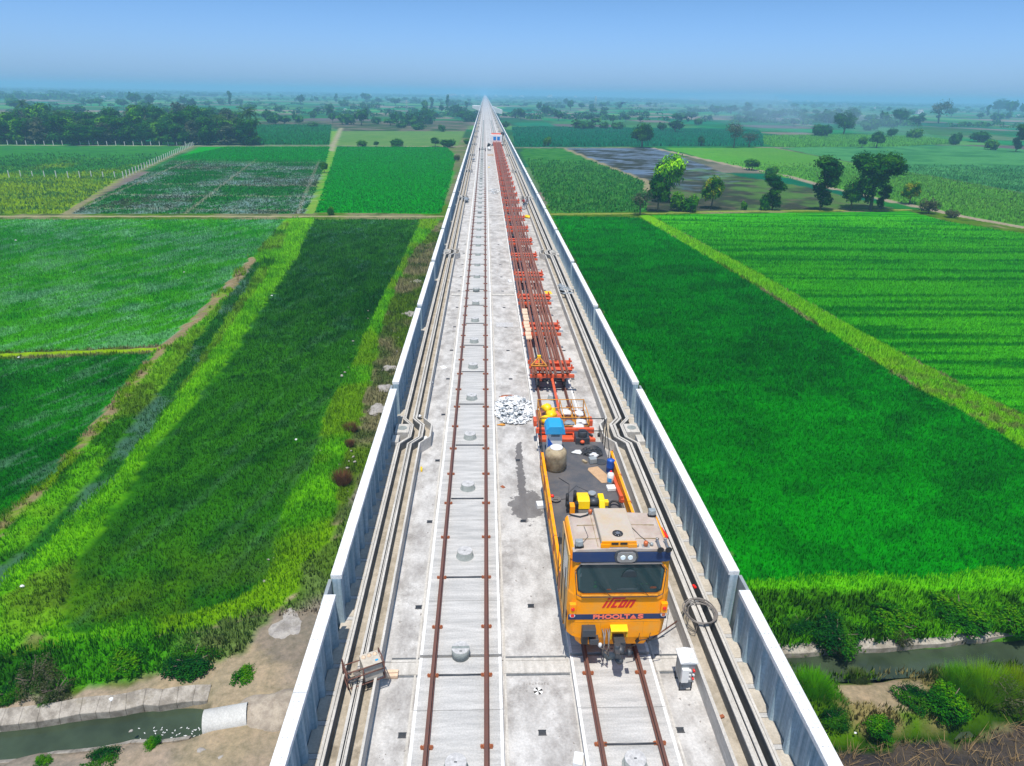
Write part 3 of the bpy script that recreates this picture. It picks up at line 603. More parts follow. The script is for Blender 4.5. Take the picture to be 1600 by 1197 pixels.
# ================================================================ TREES
def crown_mesh(name, lobes, n, leaf, pal, seed, flat=.5, shell=.55):
    """lobes: (cx,cy,cz,rx,ry,rz). leaves are small quads spread through the lobes, denser to the outside"""
    rs = np.random.RandomState(seed); vol = np.array([l[3]*l[4]*l[5] for l in lobes])**.75; vol = vol/vol.sum()
    li = rs.choice(len(lobes), n, p=vol); L = np.array(lobes)[li]
    d = rs.normal(size=(n, 3)); d /= np.linalg.norm(d, axis=1)[:, None]
    rr = (shell+(1-shell)*rs.rand(n))*(1+.12*np.sin(d[:, 0]*7+li)+.12*np.sin(d[:, 1]*9+2*li)+.1*np.sin(d[:, 2]*8))
    rr = np.where(rs.rand(n) < .12, rs.rand(n)*shell, rr)
    P = L[:, :3]+d*L[:, 3:]*rr[:, None]
    # clumps: drop leaves in random holes
    hole = vn(P[:, 0]*1.1+li*3, P[:, 2]*1.1+P[:, 1]*.9, seed) < .26; P = P[~hole]; d = d[~hole]; n = len(P); li = li[~hole]
    nr = d+rs.normal(0, .55, (n, 3)); nr[:, 2] += .9; nr /= np.linalg.norm(nr, axis=1)[:, None]
    t = np.cross(nr, rs.normal(size=(n, 3))); t /= np.linalg.norm(t, axis=1)[:, None]; b = np.cross(nr, t)
    s = (leaf*rs.uniform(.6, 1.4, n))[:, None]
    V = np.stack([P-t*s, P+b*s*.6, P+t*s, P-b*s*.6], 1)+nr[:, None]*0
    V[:, 1] += nr*s*.25; V[:, 3] += nr*s*.25
    pal = np.array(pal); cl = vn(P[:, 0]*.8+P[:, 1]*.5, P[:, 2]*.8, seed+5); ci = np.clip((cl*1.4-.2)*len(pal)+rs.normal(0, .45, n), 0, len(pal)-1).astype(int)
    c = pal[ci]*(1+.3*rs.uniform(-1, 1, n))[:, None]; C = np.repeat(c, 4, 0)
    F = np.arange(n*4).reshape(-1, 4); vn_ = d*.75+nr*.45+np.array([0, 0, .55]); vn_ /= np.linalg.norm(vn_, axis=1)[:, None]; o = np_mesh(name, V.reshape(-1, 3), F, M['leaf'], C, smooth=True, vnorm=np.repeat(vn_, 4, 0)); return o
DK = [S(22, 72, 38), S(38, 96, 42), S(68, 124, 50)]; MD = [S(38, 98, 40), S(60, 126, 44), S(100, 156, 58)]
LM = [(.06, .24, .003), (.22, .58, .005), (.42, .80, .01)]; GY = [S(62, 84, 66), S(88, 102, 80), S(112, 118, 96)]; YG = [S(50, 108, 40), S(96, 140, 40), S(168, 178, 40)]; BR = [S(84, 94, 62), S(104, 108, 80), S(64, 84, 48)]
def trunk_mb(h, r, spread, seed, n=4, base=0.0):
    rnd = random.Random(seed); mb = MB(); lean = (rnd.uniform(-.06, .06)*h, rnd.uniform(-.06, .06)*h)
    mb.tube([(0, 0, -.1), (lean[0]*.4, lean[1]*.4, h*.25), (lean[0], lean[1], h*.5)], [r*1.3, r, r*.75], 7)
    for i in range(n):
        a = 6.28*i/n+rnd.uniform(-.5, .5); z0 = h*(.28+.2*i/n); e = (lean[0]+math.cos(a)*spread, lean[1]+math.sin(a)*spread, h*rnd.uniform(.62, .85))
        mb.tube([(lean[0]*.6, lean[1]*.6, z0), ((e[0]+lean[0])*.5, (e[1]+lean[1])*.5, (z0+e[2])*.52), e], [r*.6, r*.4, r*.15], 5)
    return mb
def proto_tree(name, h, w, kind, pal, seed, nleaf, leaf):
    rnd = random.Random(seed); r = w/2; lobes = []
    if kind == 'round':
        lobes.append((0, 0, h*.6, r*.75, r*.75, h*.32))
        for i in range(7):
            a = 6.28*i/7+rnd.uniform(-.3, .3); q = rnd.uniform(.4, .6)*r; lobes.append((math.cos(a)*q, math.sin(a)*q, h*rnd.uniform(.42, .78), r*rnd.uniform(.36, .52), r*rnd.uniform(.36, .52), h*rnd.uniform(.14, .22)))
    elif kind == 'full':
        for i in range(14):
            a = rnd.uniform(0, 6.28); z = h*(.16+.68*(i/13)); q = r*.55*math.sin(math.pi*(.25+.6*i/13)); lobes.append((math.cos(a*1.0+i)*q, math.sin(a+i)*q, z, r*rnd.uniform(.34, .55), r*rnd.uniform(.34, .55), h*rnd.uniform(.12, .19)))
    elif kind == 'tall':
        for i in range(7):
            z = h*(.2+.68*i/6); q = r*(.25 if i < 3 else .45); a = rnd.uniform(0, 6.28); rr_ = r*(.5+.25*(i > 3))*rnd.uniform(.8, 1.1)
            lobes.append((math.cos(a)*q, math.sin(a)*q, z, rr_, rr_, h*.12))
    elif kind == 'umbrella':
        for i in range(11):
            a = 6.28*i/10; q = r*(.62 if i < 10 else 0); lobes.append((math.cos(a)*q, math.sin(a)*q, h*rnd.uniform(.68, .84), r*rnd.uniform(.3, .45), r*rnd.uniform(.3, .45), h*.13))
        lobes.append((r*.55, 0, h*.54, r*.36, r*.36, h*.2)); lobes.append((-r*.3, 0, h*.56, r*.3, r*.3, h*.14)); lobes.append((r*.2, r*.2, h*.5, r*.3, r*.3, h*.14)); lobes.append((r*.1, -r*.1, h*.3, r*.2, r*.2, h*.2))
    elif kind == 'bush':
        for i in range(6):
            a = 6.28*i/6; q = rnd.uniform(.25, .6)*r; lobes.append((math.cos(a)*q, math.sin(a)*q, h*rnd.uniform(.35, .6), r*rnd.uniform(.35, .55), r*rnd.uniform(.35, .55), h*rnd.uniform(.3, .42)))
    elif kind == 'hedge':
        for i in range(9):
            lobes.append(((i/8-.5)*w*.85, rnd.uniform(-.1, .1)*w, h*rnd.uniform(.35, .55), w*.1, w*.09, h*rnd.uniform(.35, .5)))
    root = empty(name, (0, 0, 0))
    c = crown_mesh('crown', lobes, nleaf, leaf, pal, seed, shell=.6 if kind != 'bare' else .2); c.parent = root
    if kind not in ('hedge',): trunk_mb(h, max(.12, w*.028), r*.55, seed, 5).build('trunk', M['bark'], root, origin=(0, 0, 0))
    return root
def place(proto, x, y, h, h0, label, cat, group=None, rz=None, wide=None, seed=0, z=0.0):
    t = copy_tree(proto); t.location = (x, y, z); s = h/h0; t.scale = (s*(wide or 1), s*(wide or 1), s)
    t.rotation_euler = (0, 0, (seed*2.399) % 6.283 if rz is None else rz); tag(t, label, cat, group); return t
PROTO = {
 'dark': (proto_tree('broad_tree', 8, 7.5, 'round', DK, 1, 5200, .26), 8, 7.5), 'mid': (proto_tree('round_tree', 8, 7, 'round', MD, 2, 5200, .26), 8, 7),
 'tall': (proto_tree('tall_tree', 12, 6.5, 'tall', DK, 3, 5200, .26), 12, 6.5), 'big': (proto_tree('spreading_tree', 13, 12, 'umbrella', DK, 4, 11000, .27), 13, 12),
 'lime': (proto_tree('lime_tree', 8, 8, 'round', LM, 5, 5200, .26), 8, 8), 'grey': (proto_tree('sparse_tree', 8, 6.5, 'round', GY, 6, 900, .24), 8, 6.5),
 'yellow': (proto_tree('flowering_tree', 8, 7, 'round', YG, 7, 4600, .26), 8, 7), 'bush': (proto_tree('bush', 3, 4.2, 'bush', MD, 8, 1800, .22), 3, 4.2),
 'dbush': (proto_tree('dark_bush', 3, 5, 'bush', DK, 9, 1800, .24), 3, 5), 'bbush': (proto_tree('dry_bush', 2, 3, 'bush', BR, 10, 1500, .12), 2, 3),
 'full1': (proto_tree('leafy_tree', 10, 9, 'full', DK, 31, 3400, .34), 10, 9), 'full2': (proto_tree('leafy_tree', 10, 9, 'full', MD, 32, 3400, .34), 10, 9), 'full3': (proto_tree('leafy_tree', 10, 8, 'full', GY, 33, 2600, .34), 10, 8),
 'nbush': (proto_tree('bush', 3, 4.2, 'bush', MD, 48, 7500, .085), 3, 4.2), 'ndbush': (proto_tree('dark_bush', 3, 5, 'bush', DK, 49, 7500, .09), 3, 5), 'nbbush': (proto_tree('dry_bush', 2, 3, 'bush', BR, 50, 5000, .05), 2, 3),
 'hedge': (proto_tree('hedge_row', 3.5, 20, 'hedge', DK, 12, 2400, .38), 3.5, 20)}
# low-detail trees for the far plain
FARP = {'dark': (proto_tree('broad_tree', 8, 8, 'round', DK, 21, 420, .8), 8, 8), 'mid': (proto_tree('round_tree', 8, 7.5, 'round', MD, 22, 420, .8), 8, 7.5),
 'tall': (proto_tree('tall_tree', 11, 5.5, 'tall', DK, 23, 380, .7), 11, 5.5), 'bush': (proto_tree('bush', 4, 7, 'bush', DK, 24, 300, .7), 4, 7), 'hedge': (proto_tree('hedge_row', 5, 34, 'hedge', DK, 25, 700, .8), 5, 34)}
def px_tree(kind, bx, by, hpx, wpx, label, cat='tree', group=None, seed=0, far=False, z=0.0):
    p, h0, w0 = (FARP if far else PROTO)[kind]; a = at(bx, by, z); q = mpp(bx, by, z); h = hpx*q/.93; wd = wpx*q
    return place(p, a[0], a[1], h, h0, label, cat, group, wide=(wd/w0)/(h/h0), seed=seed, z=z)
# ---- prominent trees, right side (photo px of the foot, height and width in px)
G1 = 'trees along the path behind the right rice fields'
px_tree('dark', 1027, 332, 62, 40, 'dark dense tree directly in front of the lime green tree', group=G1, seed=1)
px_tree('lime', 1043, 316, 72, 54, 'vivid lime green tree beside the flooded plot', group=G1, seed=2)
px_tree('grey', 1000, 337, 38, 34, 'small bare grey tree at the corner of the right rice field', group=G1, seed=3)
px_tree('bush', 1058, 330, 30, 30, 'light green bush right of the lime green tree', 'bush', G1, 4)
px_tree('bush', 1078, 331, 26, 34, 'wide low green bush between the lime and yellow-topped trees', 'bush', G1, 5)
px_tree('yellow', 1111, 326, 50, 40, 'round tree with yellow flowering top, right of the lime tree', group=G1, seed=6)
px_tree('tall', 1206, 329, 52, 34, 'dark narrow tree with a pale green shrub at its foot', group=G1, seed=7)
px_tree('bush', 1194, 329, 26, 20, 'pale green shrub at the foot of the dark narrow tree', 'bush', G1, 8)
px_tree('bush', 1162, 328, 14, 14, 'tiny yellow-green bush between the two tree groups', 'bush', G1, 9)
px_tree('tall', 1281, 329, 77, 48, 'tall dark tree with a narrow leafy trunk, left of the biggest tree', group=G1, seed=10)
px_tree('dark', 1329, 329, 48, 36, 'round dark tree just left of the biggest spreading tree', group=G1, seed=11)
px_tree('big', 1360, 329, 84, 82, 'largest spreading dark tree on the right', group=G1, seed=12)
px_tree('tall', 1375, 328, 36, 22, 'small dark tree under the right side of the biggest tree', group=G1, seed=13)
px_tree('yellow', 1420, 319, 34, 32, 'open yellow-green shrub tree right of the biggest tree', group=G1, seed=14)
px_tree('bbush', 1450, 334, 22, 34, 'dry brownish shrub at the far corner of the rice field', 'bush', G1, 15)
px_tree('bbush', 1486, 340, 12, 26, 'low dry shrub along the right edge of the far rice field', 'bush', G1, 16)
px_tree('mid', 1175, 266, 17, 26, 'small flat tree standing alone in the bright field', seed=17)
px_tree('bush', 1205, 276, 16, 28, 'dense round bush beside the diagonal dirt track', 'bush', seed=18)
px_tree('dark', 1003, 231, 37, 40, 'big round dark tree at the corner of the flooded plot', seed=19)
px_tree('grey', 1146, 231, 38, 30, 'tall thin leaved grey tree at the teal field edge', seed=20)
px_tree('grey', 1170, 230, 22, 30, 'bare grey tree beside the tall thin leaved one', seed=21)
px_tree('dark', 1095, 228, 15, 13, 'small round tree at the edge of the teal field', seed=22)
px_tree('bush', 855, 228, 14, 16, 'bush on the near edge of the teal field, by the viaduct', 'bush', seed=23)
px_tree('dbush', 1282, 215, 20, 38, 'low dark spreading tree left of the smoke', seed=24)
px_tree('dark', 1317, 212, 36, 38, 'tall dark tree next to the low spreading one near the smoke', seed=25)
px_tree('mid', 1346, 231, 17, 15, 'small tree in front of the light green strip, left of a pair', seed=26)
px_tree('dark', 1369, 231, 25, 26, 'dark tree in front of the light green strip, right of a pair', seed=27)
px_tree('bush', 1428, 218, 17, 28, 'round bush beside the right smoke plume', 'bush', seed=28)
px_tree('dark', 1392, 217, 16, 18, 'small dark tree between the smoke plumes', seed=29)
px_tree('hedge', 1490, 225, 15, 50, 'long dark thicket behind the light green strip, right', 'bush', seed=3)
px_tree('dbush', 1530, 222, 16, 40, 'dark thicket left of the tall tree at the right edge', 'bush', seed=4)
px_tree('bush', 1548, 234, 16, 26, 'olive bush on the bare patch at the right', 'bush', seed=30)
px_tree('tall', 1587, 237, 38, 24, 'dark tree near the right edge of the bare patch', seed=31)
px_tree('grey', 1466, 193, 34, 36, 'pale feathery tree far right behind the brown field', seed=32)
px_tree('dark', 1405, 195, 24, 30, 'dark round tree among the blue smoke', seed=33)
px_tree('dark', 1560, 178, 22, 26, 'dark tree far right on the plain', seed=34)
# ---- left side
px_tree('mid', 507, 270, 17, 14, 'small shrub tree on the strip between vivid plots', 'tree', seed=41)
px_tree('bush', 517, 336, 13, 15, 'small bluish shrub at the corner of the vivid plot', 'bush', seed=42)
for i, (x, y, h, wd, k) in enumerate([(620, 229, 12, 26, 'bush'), (680, 229, 14, 16, 'dark'), (700, 230, 12, 30, 'dbush'), (730, 229, 12, 12, 'mid'), (566, 229, 10, 20, 'bush'), (588, 229, 8, 10, 'dark'), (714, 252, 10, 12, 'bbush')]):
    px_tree(k, x, y, h, wd, 'scrubby bush on the path behind the vivid plot, number %s from the left' % ['four', 'five', 'six', 'eight', 'one', 'two', 'seven'][i] if False else
            ['wide bush in the middle of the path behind the vivid plot', 'upright dark shrub behind the vivid plot', 'wide dark thicket at the far corner of the vivid plot', 'round shrub closest to the left parapet', 'low bush at the left end of the pale field', 'tiny dark shrub in the pale field edge', 'dry bush beside the vivid plot corner'][i], 'bush', seed=50+i)
# grove on the left
rnd = random.Random(5); GV = 'trees of the dense grove on the left'
words = ['dark rounded', 'broad leafy', 'olive', 'deep green', 'tall', 'bushy']
k = 0
for row, (yy, hs) in enumerate(((226, 40), (222, 44), (213, 44), (203, 40))):
    n = (17, 15, 14, 12)[row]
    for i in range(n):
        x = -40+i*(452-row*6)/n+rnd.uniform(-8, 8); 
        if row == 3 and rnd.random() < .2: continue
        if x > 395: continue
        kd = rnd.choice(['full1', 'full1', 'full2', 'full3', 'full2', 'dark']); k += 1
        hs2 = .86; px_tree(kd, x, yy+rnd.uniform(-1, 1)+(x-200)*.004, hs2*hs*rnd.uniform(.75, 1.2), hs*rnd.uniform(.95, 1.3), 'dark leafy tree crowded into the %s of the long grove on the left' % ('front row', 'second row', 'third row', 'back row')[row], group=GV+', '+('front row', 'second row', 'third row', 'back row')[row], seed=k)
def palm(x, y, hpx, label, seed):
    rnd = random.Random(seed); a = at(x, y); h = hpx*mpp(x, y)/.93; root = empty('palm_tree', (a[0], a[1], 0), label, 'palm', 'palms in the left grove')
    mb = MB(); mb.tube([(a[0], a[1], -.1), (a[0]+.3, a[1], h*.5), (a[0]+.2, a[1], h*.85)], [.28, .2, .16], 7); mb.build('trunk', M['bark'], root)
    V, Fc, C = [], [], []; n = 0
    for j in range(20):
        an = 6.28*j/20+rnd.uniform(-.2, .2); el0 = rnd.uniform(-.1, 1.1); L = h*.36; p = Vector((.2, 0, h*.85)); d = Vector((math.cos(an)*math.cos(el0), math.sin(an)*math.cos(el0), math.sin(el0)))
        for s_ in range(8):
            q = p+d*(L/8); side = Vector((-math.sin(an), math.cos(an), 0)); wd = (.75 if 0 < s_ < 6 else .35)*h/11
            for sg in (-1, 1):
                e = q+side*sg*wd+Vector((0, 0, -wd*.5)); V += [tuple(p), tuple(q), tuple(e)]; Fc.append((n, n+1, n+2)); n += 3
                c = np.array(S(70, 104, 60))*rnd.uniform(.6, 1.5); C += [c]*3
            p = q; d = (d+Vector((0, 0, -.22))).normalized()
    np_mesh('crown', np.array(V), np.array(Fc), M['leaf'], np.array(C), parent=root)
for i, (x, y, h, l) in enumerate([(100, 218, 36, 'palm rising in the left part of the grove'), (66, 222, 28, 'short palm left of the tallest grove palm'), (128, 224, 30, 'leaning palm in the middle left of the grove'), (392, 225, 46, 'tall palm at the right end of the grove'), (375, 226, 36, 'feathery palm just inside the right end of the grove'), (348, 226, 38, 'palm near the right end behind a round tree'), (402, 222, 30, 'pale frond palm closest to the teal field'), (42, 200, 44, 'thin tall palm standing above the grove, far left')]): palm(x, y, h*(1.1 if i != 7 else .85), l, i)
# plain beyond: countable trees
rnd = random.Random(11); cnt = 0
def far_ok(x, y): return not (740 < x < 790+ (y-146)*.3)
spots = []
for (x, y, h, w_, kd) in [(516, 184, 16, 12, 'dark'), (520, 192, 14, 14, 'dark'), (525, 160, 12, 7, 'tall'), (470, 164, 14, 14, 'dark'), (461, 192, 14, 10, 'dark'), (572, 160, 13, 19, 'dark'), (618, 165, 10, 18, 'dark'), (650, 176, 6, 10, 'dark'), (664, 176, 18, 10, 'grey'), (675, 170, 16, 8, 'tall'), (699, 173, 22, 6, 'tall'), (711, 179, 14, 18, 'dark'), (665, 190, 20, 20, 'dark'), (690, 177, 12, 10, 'dark'), (729, 172, 12, 6, 'tall'), (212, 165, 18, 22, 'dark'), (235, 166, 16, 16, 'dark'), (190, 166, 10, 18, 'dark'), (225, 178, 18, 16, 'mid'), (238, 185, 22, 12, 'tall'), (203, 184, 12, 18, 'dark'), (125, 180, 14, 22, 'dark'), (105, 182, 10, 20, 'dark'), (288, 166, 14, 12, 'dark'), (300, 170, 14, 16, 'dark'), (360, 165, 20, 8, 'tall'), (545, 190, 12, 14, 'dark'), (565, 196, 22, 26, 'dark'), (610, 196, 10, 22, 'mid'), (628, 200, 8, 20, 'bush'), (430, 197, 16, 28, 'dark'), (445, 196, 14, 24, 'dark'), (468, 196, 14, 14, 'mid'), (420, 192, 18, 22, 'dark'), (490, 200, 8, 20, 'bush'), (654, 203, 10, 26, 'bush'), (690, 206, 10, 14, 'bush'), (640, 196, 12, 30, 'bush'), (790, 203, 12, 16, 'dark'), (814, 188, 16, 14, 'dark'), (842, 175, 14, 10, 'dark'), (853, 181, 15, 16, 'dark'), (884, 165, 10, 9, 'dark'), (891, 173, 15, 12, 'dark'), (873, 189, 14, 18, 'dark'), (918, 190, 10, 18, 'dark'), (910, 203, 14, 44, 'bush'), (944, 203, 12, 18, 'bush'), (965, 204, 12, 24, 'bush'), (945, 176, 8, 14, 'dark'), (968, 171, 8, 8, 'dark'), (957, 193, 12, 16, 'dark'), (978, 190, 10, 14, 'dark'), (1000, 192, 10, 11, 'dark'), (1034, 207, 14, 16, 'dark'), (1055, 208, 18, 28, 'dark'), (1062, 191, 14, 30, 'dark'), (1080, 188, 12, 20, 'dark'), (1108, 190, 10, 8, 'dark'), (1090, 195, 8, 16, 'bush'), (1310, 180, 10, 14, 'dark'), (1167, 176, 10, 20, 'dark'), (1120, 177, 11, 26, 'dark'), (1142, 178, 12, 24, 'dark'), (1166, 178, 16, 12, 'tall'), (1190, 182, 12, 24, 'dark'), (1210, 190, 16, 30, 'dark'), (1295, 192, 18, 30, 'dark'), (1330, 190, 18, 28, 'dark'), (1360, 192, 12, 24, 'dark'), (1380, 197, 20, 18, 'dark'), (1430, 196, 14, 26, 'dark'), (1486, 182, 12, 16, 'dark'), (1542, 182, 16, 8, 'tall'), (1577, 182, 22, 20, 'dark'), (1597, 180, 16, 12, 'dark'), (1530, 186, 8, 12, 'dark'), (1240, 170, 8, 14, 'dark'), (1010, 180, 6, 10, 'bush')]:
    spots.append((x, y, h, w_, kd if kd != 'grey' else 'mid'))
for i in range(230):
    s_ = rnd.random(); y = 158+48*s_**1.9
    x = rnd.uniform(-60, 1700)
    y += (x-757)*.0175
    if not far_ok(x, y): continue
    if y > 196 and 530 < x < 735: continue
    if x < 400 and y > 188: continue
    if x > 800 and y > 198+(x-800)*.012: continue
    hh = (y-146-(x-757)*.0175)*rnd.uniform(.16, .34)+1.5; spots.append((x, y, hh, hh*rnd.uniform(.9, 2.2), rnd.choice(['dark', 'dark', 'mid', 'bush', 'bush', 'hedge'])))
for i, (x, y, h, w_, kd) in enumerate(spots):
    side = 'left' if x < 757 else 'right'; dep = 'nearer part' if y > 182 else ('middle' if y > 170 else 'far hazy part')
    nm = {'dark': 'dark round tree', 'mid': 'green round tree', 'tall': 'tall slim tree', 'bush': 'low dark thicket', 'hedge': 'long dark hedge row'}[kd]
    if kd == 'hedge': w_ = max(w_, h*5)
    px_tree(kd, x, y, h, w_, '%s on the plain %s of the viaduct, in its %s' % (nm, side, dep), 'tree', '%ss on the plain, %s, %s' % (nm, side, dep), seed=100+i, far=True)
# far woods that read as one mass
def woods(name, label, x0, x1, y0, y1, n, hr, seed, pal=DK):
    rs = np.random.RandomState(seed); V, C = [], []
    lob = []
    cx_ = rs.uniform(x0, x1, n); cy_ = y0+(y1-y0)*rs.rand(n)**1.6
    ro = fbm(cx_*.45, cy_*1.6, 200, seed, 3) > .56; cx_, cy_ = cx_[ro], cy_[ro]
    m = len(cx_); q = 26; sc = rs.uniform(*hr, m)
    P = np.stack([np.repeat(cx_, q), np.repeat(cy_, q), np.zeros(m*q)], 1); s3 = np.repeat(sc, q)
    d = rs.normal(size=(m*q, 3)); d /= np.linalg.norm(d, axis=1)[:, None]; d[:, 2] = np.abs(d[:, 2])
    P += d*np.stack([s3*1.7, s3*.9, s3*.95], 1)*.8; nr = d+rs.normal(0, .4, d.shape); nr /= np.linalg.norm(nr, axis=1)[:, None]
    t = np.cross(nr, rs.normal(size=nr.shape)); t /= np.linalg.norm(t, axis=1)[:, None]; b = np.cross(nr, t); s = (s3*.30)[:, None]
    V = np.stack([P-t*s, P+b*s, P+t*s, P-b*s], 1); c = np.array(pal)[rs.randint(0, len(pal), len(P))]*rs.uniform(.7, 1.3, (len(P), 1))
    vq = d+np.array([0, 0, .5]); vq /= np.linalg.norm(vq, axis=1)[:, None]; o = np_mesh(name, V.reshape(-1, 3), np.arange(len(P)*4).reshape(-1, 4), M['leaf'], np.repeat(c, 4, 0), smooth=True, vnorm=np.repeat(vq, 4, 0)); tag(o, label, 'trees', kind='stuff')
woods('distant_woodland', 'hazy woods and hedges along the far plain', -2600, 2900, 800, 4200, 11000, (2.5, 6), 3)
woods('horizon_woodland', 'bluish belt of far woods below the horizon', -6500, 6500, 3300, 7300, 16000, (6, 12), 4)
woods('left_horizon_woodland', 'wooded rise on the far left horizon', -2600, -900, 1500, 2400, 1500, (7, 15), 6)
# ---- fence
fn = empty('field_fence', tuple(at(301, 227.5)), 'row of white concrete posts around the crop field on the left', 'fence')
def fposts(p0, p1, n, hpost, par):
    a, b = at(*p0), at(*p1)
    for i in range(n):
        t = i/(n-1); x, y = a[0]+(b[0]-a[0])*t, a[1]+(b[1]-a[1])*t
        mb = MB(); mb.box(x-.11, x+.11, y-.11, y+.11, -.2, hpost*(.95+.1*((i*7) % 3)/2)); mb.build('post', M['post'], par)
fposts((302, 228), (193, 279), 33, 2.1, fn); fposts((-60, 277), (180, 279), 14, 2.2, fn); fposts((-60, 226), (290, 228), 26, 2.1, fn)
# ---- far houses
rnd = random.Random(3)
def house(x, y, wpx, hpx, label, m='house'):
    a = at(x, y); q = mpp(x, y); wd, h = wpx*q, hpx*q; r = empty('farm_house', (a[0], a[1], 0), label, 'house', 'white houses near the horizon')
    mb = MB(); mb.box(a[0]-wd/2, a[0]+wd/2, a[1], a[1]+wd*.7, 0, h*.72); mb.box(a[0]-wd*.2, a[0]+wd*.35, a[1]+.5, a[1]+wd*.6, h*.72, h); mb.build('wall', M[m], r)
    mb = MB(); mb.box(a[0]-wd/2-.4, a[0]+wd/2+.4, a[1]-.4, a[1]+wd*.7+.4, h*.72+.003, h*.78); mb.build('roof', M['roof'], r)
    mb = MB()
    for i in range(max(2, int(wd/5))):
        xx = a[0]-wd/2+wd*(i+.5)/max(2, int(wd/5)); mb.box(xx-.6, xx+.6, a[1]-.06, a[1]+.2, h*.25, h*.5)
    mb.build('window', M['window'], r)
HS = [(859, 153.5, 8, 5, 'white'), (899, 153.5, 5, 4, 'w'), (1082, 158, 8, 4, ''), (1089, 158.5, 4, 3, ''), (815, 152, 8, 3, ''), (1227, 160, 8, 4, ''), (1236, 160, 5, 3, ''), (1216, 160.5, 5, 3, ''), (1262, 160, 6, 3, ''), (1275, 159.5, 5, 3.5, ''), (1438, 178, 9, 6, ''), (1592, 182.5, 6, 3, ''), (1367, 170, 3, 2.5, ''), (705, 150.5, 18, 4, 'p'), (676, 150, 8, 3, 'p'), (723, 150.5, 6, 3, ''), (569, 152, 12, 4, 'p'), (578, 151, 4, 4, ''), (1182, 158.5, 4, 2.5, ''), (1003, 156, 4, 2.5, ''), (1320, 164, 4, 2.5, ''), (745, 150.5, 5, 3, ''), (775, 151, 5, 3, ''), (797, 151.5, 6, 3, ''), (539, 173, 5, 3, ''), (622, 158, 5, 2.5, ''), (160, 153, 6, 3, ''), (170, 190, 9, 2, 'p'), (184, 192, 8, 2, 'p')]
for i, (x, y, wd, h, c) in enumerate(HS):
    nm = 'pinkish' if c == 'p' else 'white'; where = 'far left of' if x < 400 else ('left of' if x < 757 else ('just right of' if x < 910 else ('to the right of' if x < 1200 else 'far right of')))
    house(x, y, wd, h, '%s house near the horizon, %s the viaduct end' % (nm, where), 'pinkhouse' if c == 'p' else 'house')
# ---- pylons
def pylon(x, y, hpx, label):
    a = at(x, y); h = hpx*mpp(x, y); r = h*.11; mb = MB()
    for sx in (-1, 1):
        for sy in (-1, 1): mb.tube([(a[0]+sx*r, a[1]+sy*r, 0), (a[0]+sx*r*.15, a[1]+sy*r*.15, h)], h*.006, 4)
    n = 7
    for i in range(n):
        t0, t1 = i/n, (i+1)/n; r0, r1 = r*(1-.85*t0), r*(1-.85*t1)
        for s_ in (-1, 1):
            mb.tube([(a[0]-r0, a[1]+s_*r0, h*t0), (a[0]+r1, a[1]+s_*r1, h*t1)], h*.004, 3); mb.tube([(a[0]+r0, a[1]+s_*r0, h*t0), (a[0]-r1, a[1]+s_*r1, h*t1)], h*.004, 3)
            mb.tube([(a[0]+s_*r0, a[1]-r0, h*t0), (a[0]+s_*r1, a[1]+r1, h*t1)], h*.004, 3)
    for z in (.72, .84, .96): mb.tube([(a[0]-h*.14, a[1], h*z), (a[0]+h*.14, a[1], h*z)], h*.006, 4)
    mb.build('power_pylon', M['galv'], label=label, cat='pylon')
pylon(636, 180, 22, 'lattice pylon on the plain left of the viaduct'); pylon(930, 172, 20, 'lattice pylon on the plain right of the viaduct'); pylon(104, 133.5, 16, 'thin mast on the far left horizon')
pylon(1210, 164, 12, 'small distant pylon on the right'); pylon(640, 150, 10, 'faint pylon on the left horizon')
# ---- smoke: thin rising volumes over the burning stubble
def smoke(label, spine, dens, seed):
    m = bpy.data.materials.new('smoke'); m.use_nodes = True; t = m.node_tree; t.nodes.remove(t.nodes['Principled BSDF'])
    v = t.nodes.new('ShaderNodeVolumePrincipled'); v.inputs['Color'].default_value = (.55, .78, 1, 1); v.inputs['Density'].default_value = dens; t.links.new(v.outputs[0], t.nodes['Material Output'].inputs['Volume'])
    mb = MB(); mb.tube([tuple(p[:3]) for p in spine], [p[3] for p in spine], 14)
    rs = random.Random(seed); mb.v = [(x+rs.uniform(-1, 1)*1.2, y+rs.uniform(-1, 1)*1.2, max(.3, z+rs.uniform(-1, 1)*1.0)) for x, y, z in mb.v]
    mb.build('smoke', m, origin=(0, 0, 0), label=label, cat='smoke', kind='stuff')
a = at(1272, 214); smoke('blue smoke drifting from the burning field, left plume', [(a[0], a[1], 1, 1.5), (a[0]-4, a[1]+8, 7, 7), (a[0]-14, a[1]+24, 13, 12), (a[0]-26, a[1]+50, 17, 15), (a[0]-60, a[1]+90, 19, 11), (a[0]-110, a[1]+130, 20, 3), (a[0]-125, a[1]+140, 20, .3)], .011, 1)
a = at(1458, 219); smoke('thin smoke rising from the burning field, right plume', [(a[0], a[1], 1, 1.2), (a[0]-8, a[1]+8, 5, 4), (a[0]-24, a[1]+22, 9, 8), (a[0]-46, a[1]+50, 13, 11), (a[0]-80, a[1]+80, 15, 8), (a[0]-130, a[1]+110, 16, 2), (a[0]-140, a[1]+116, 16, .3)], .013, 2)
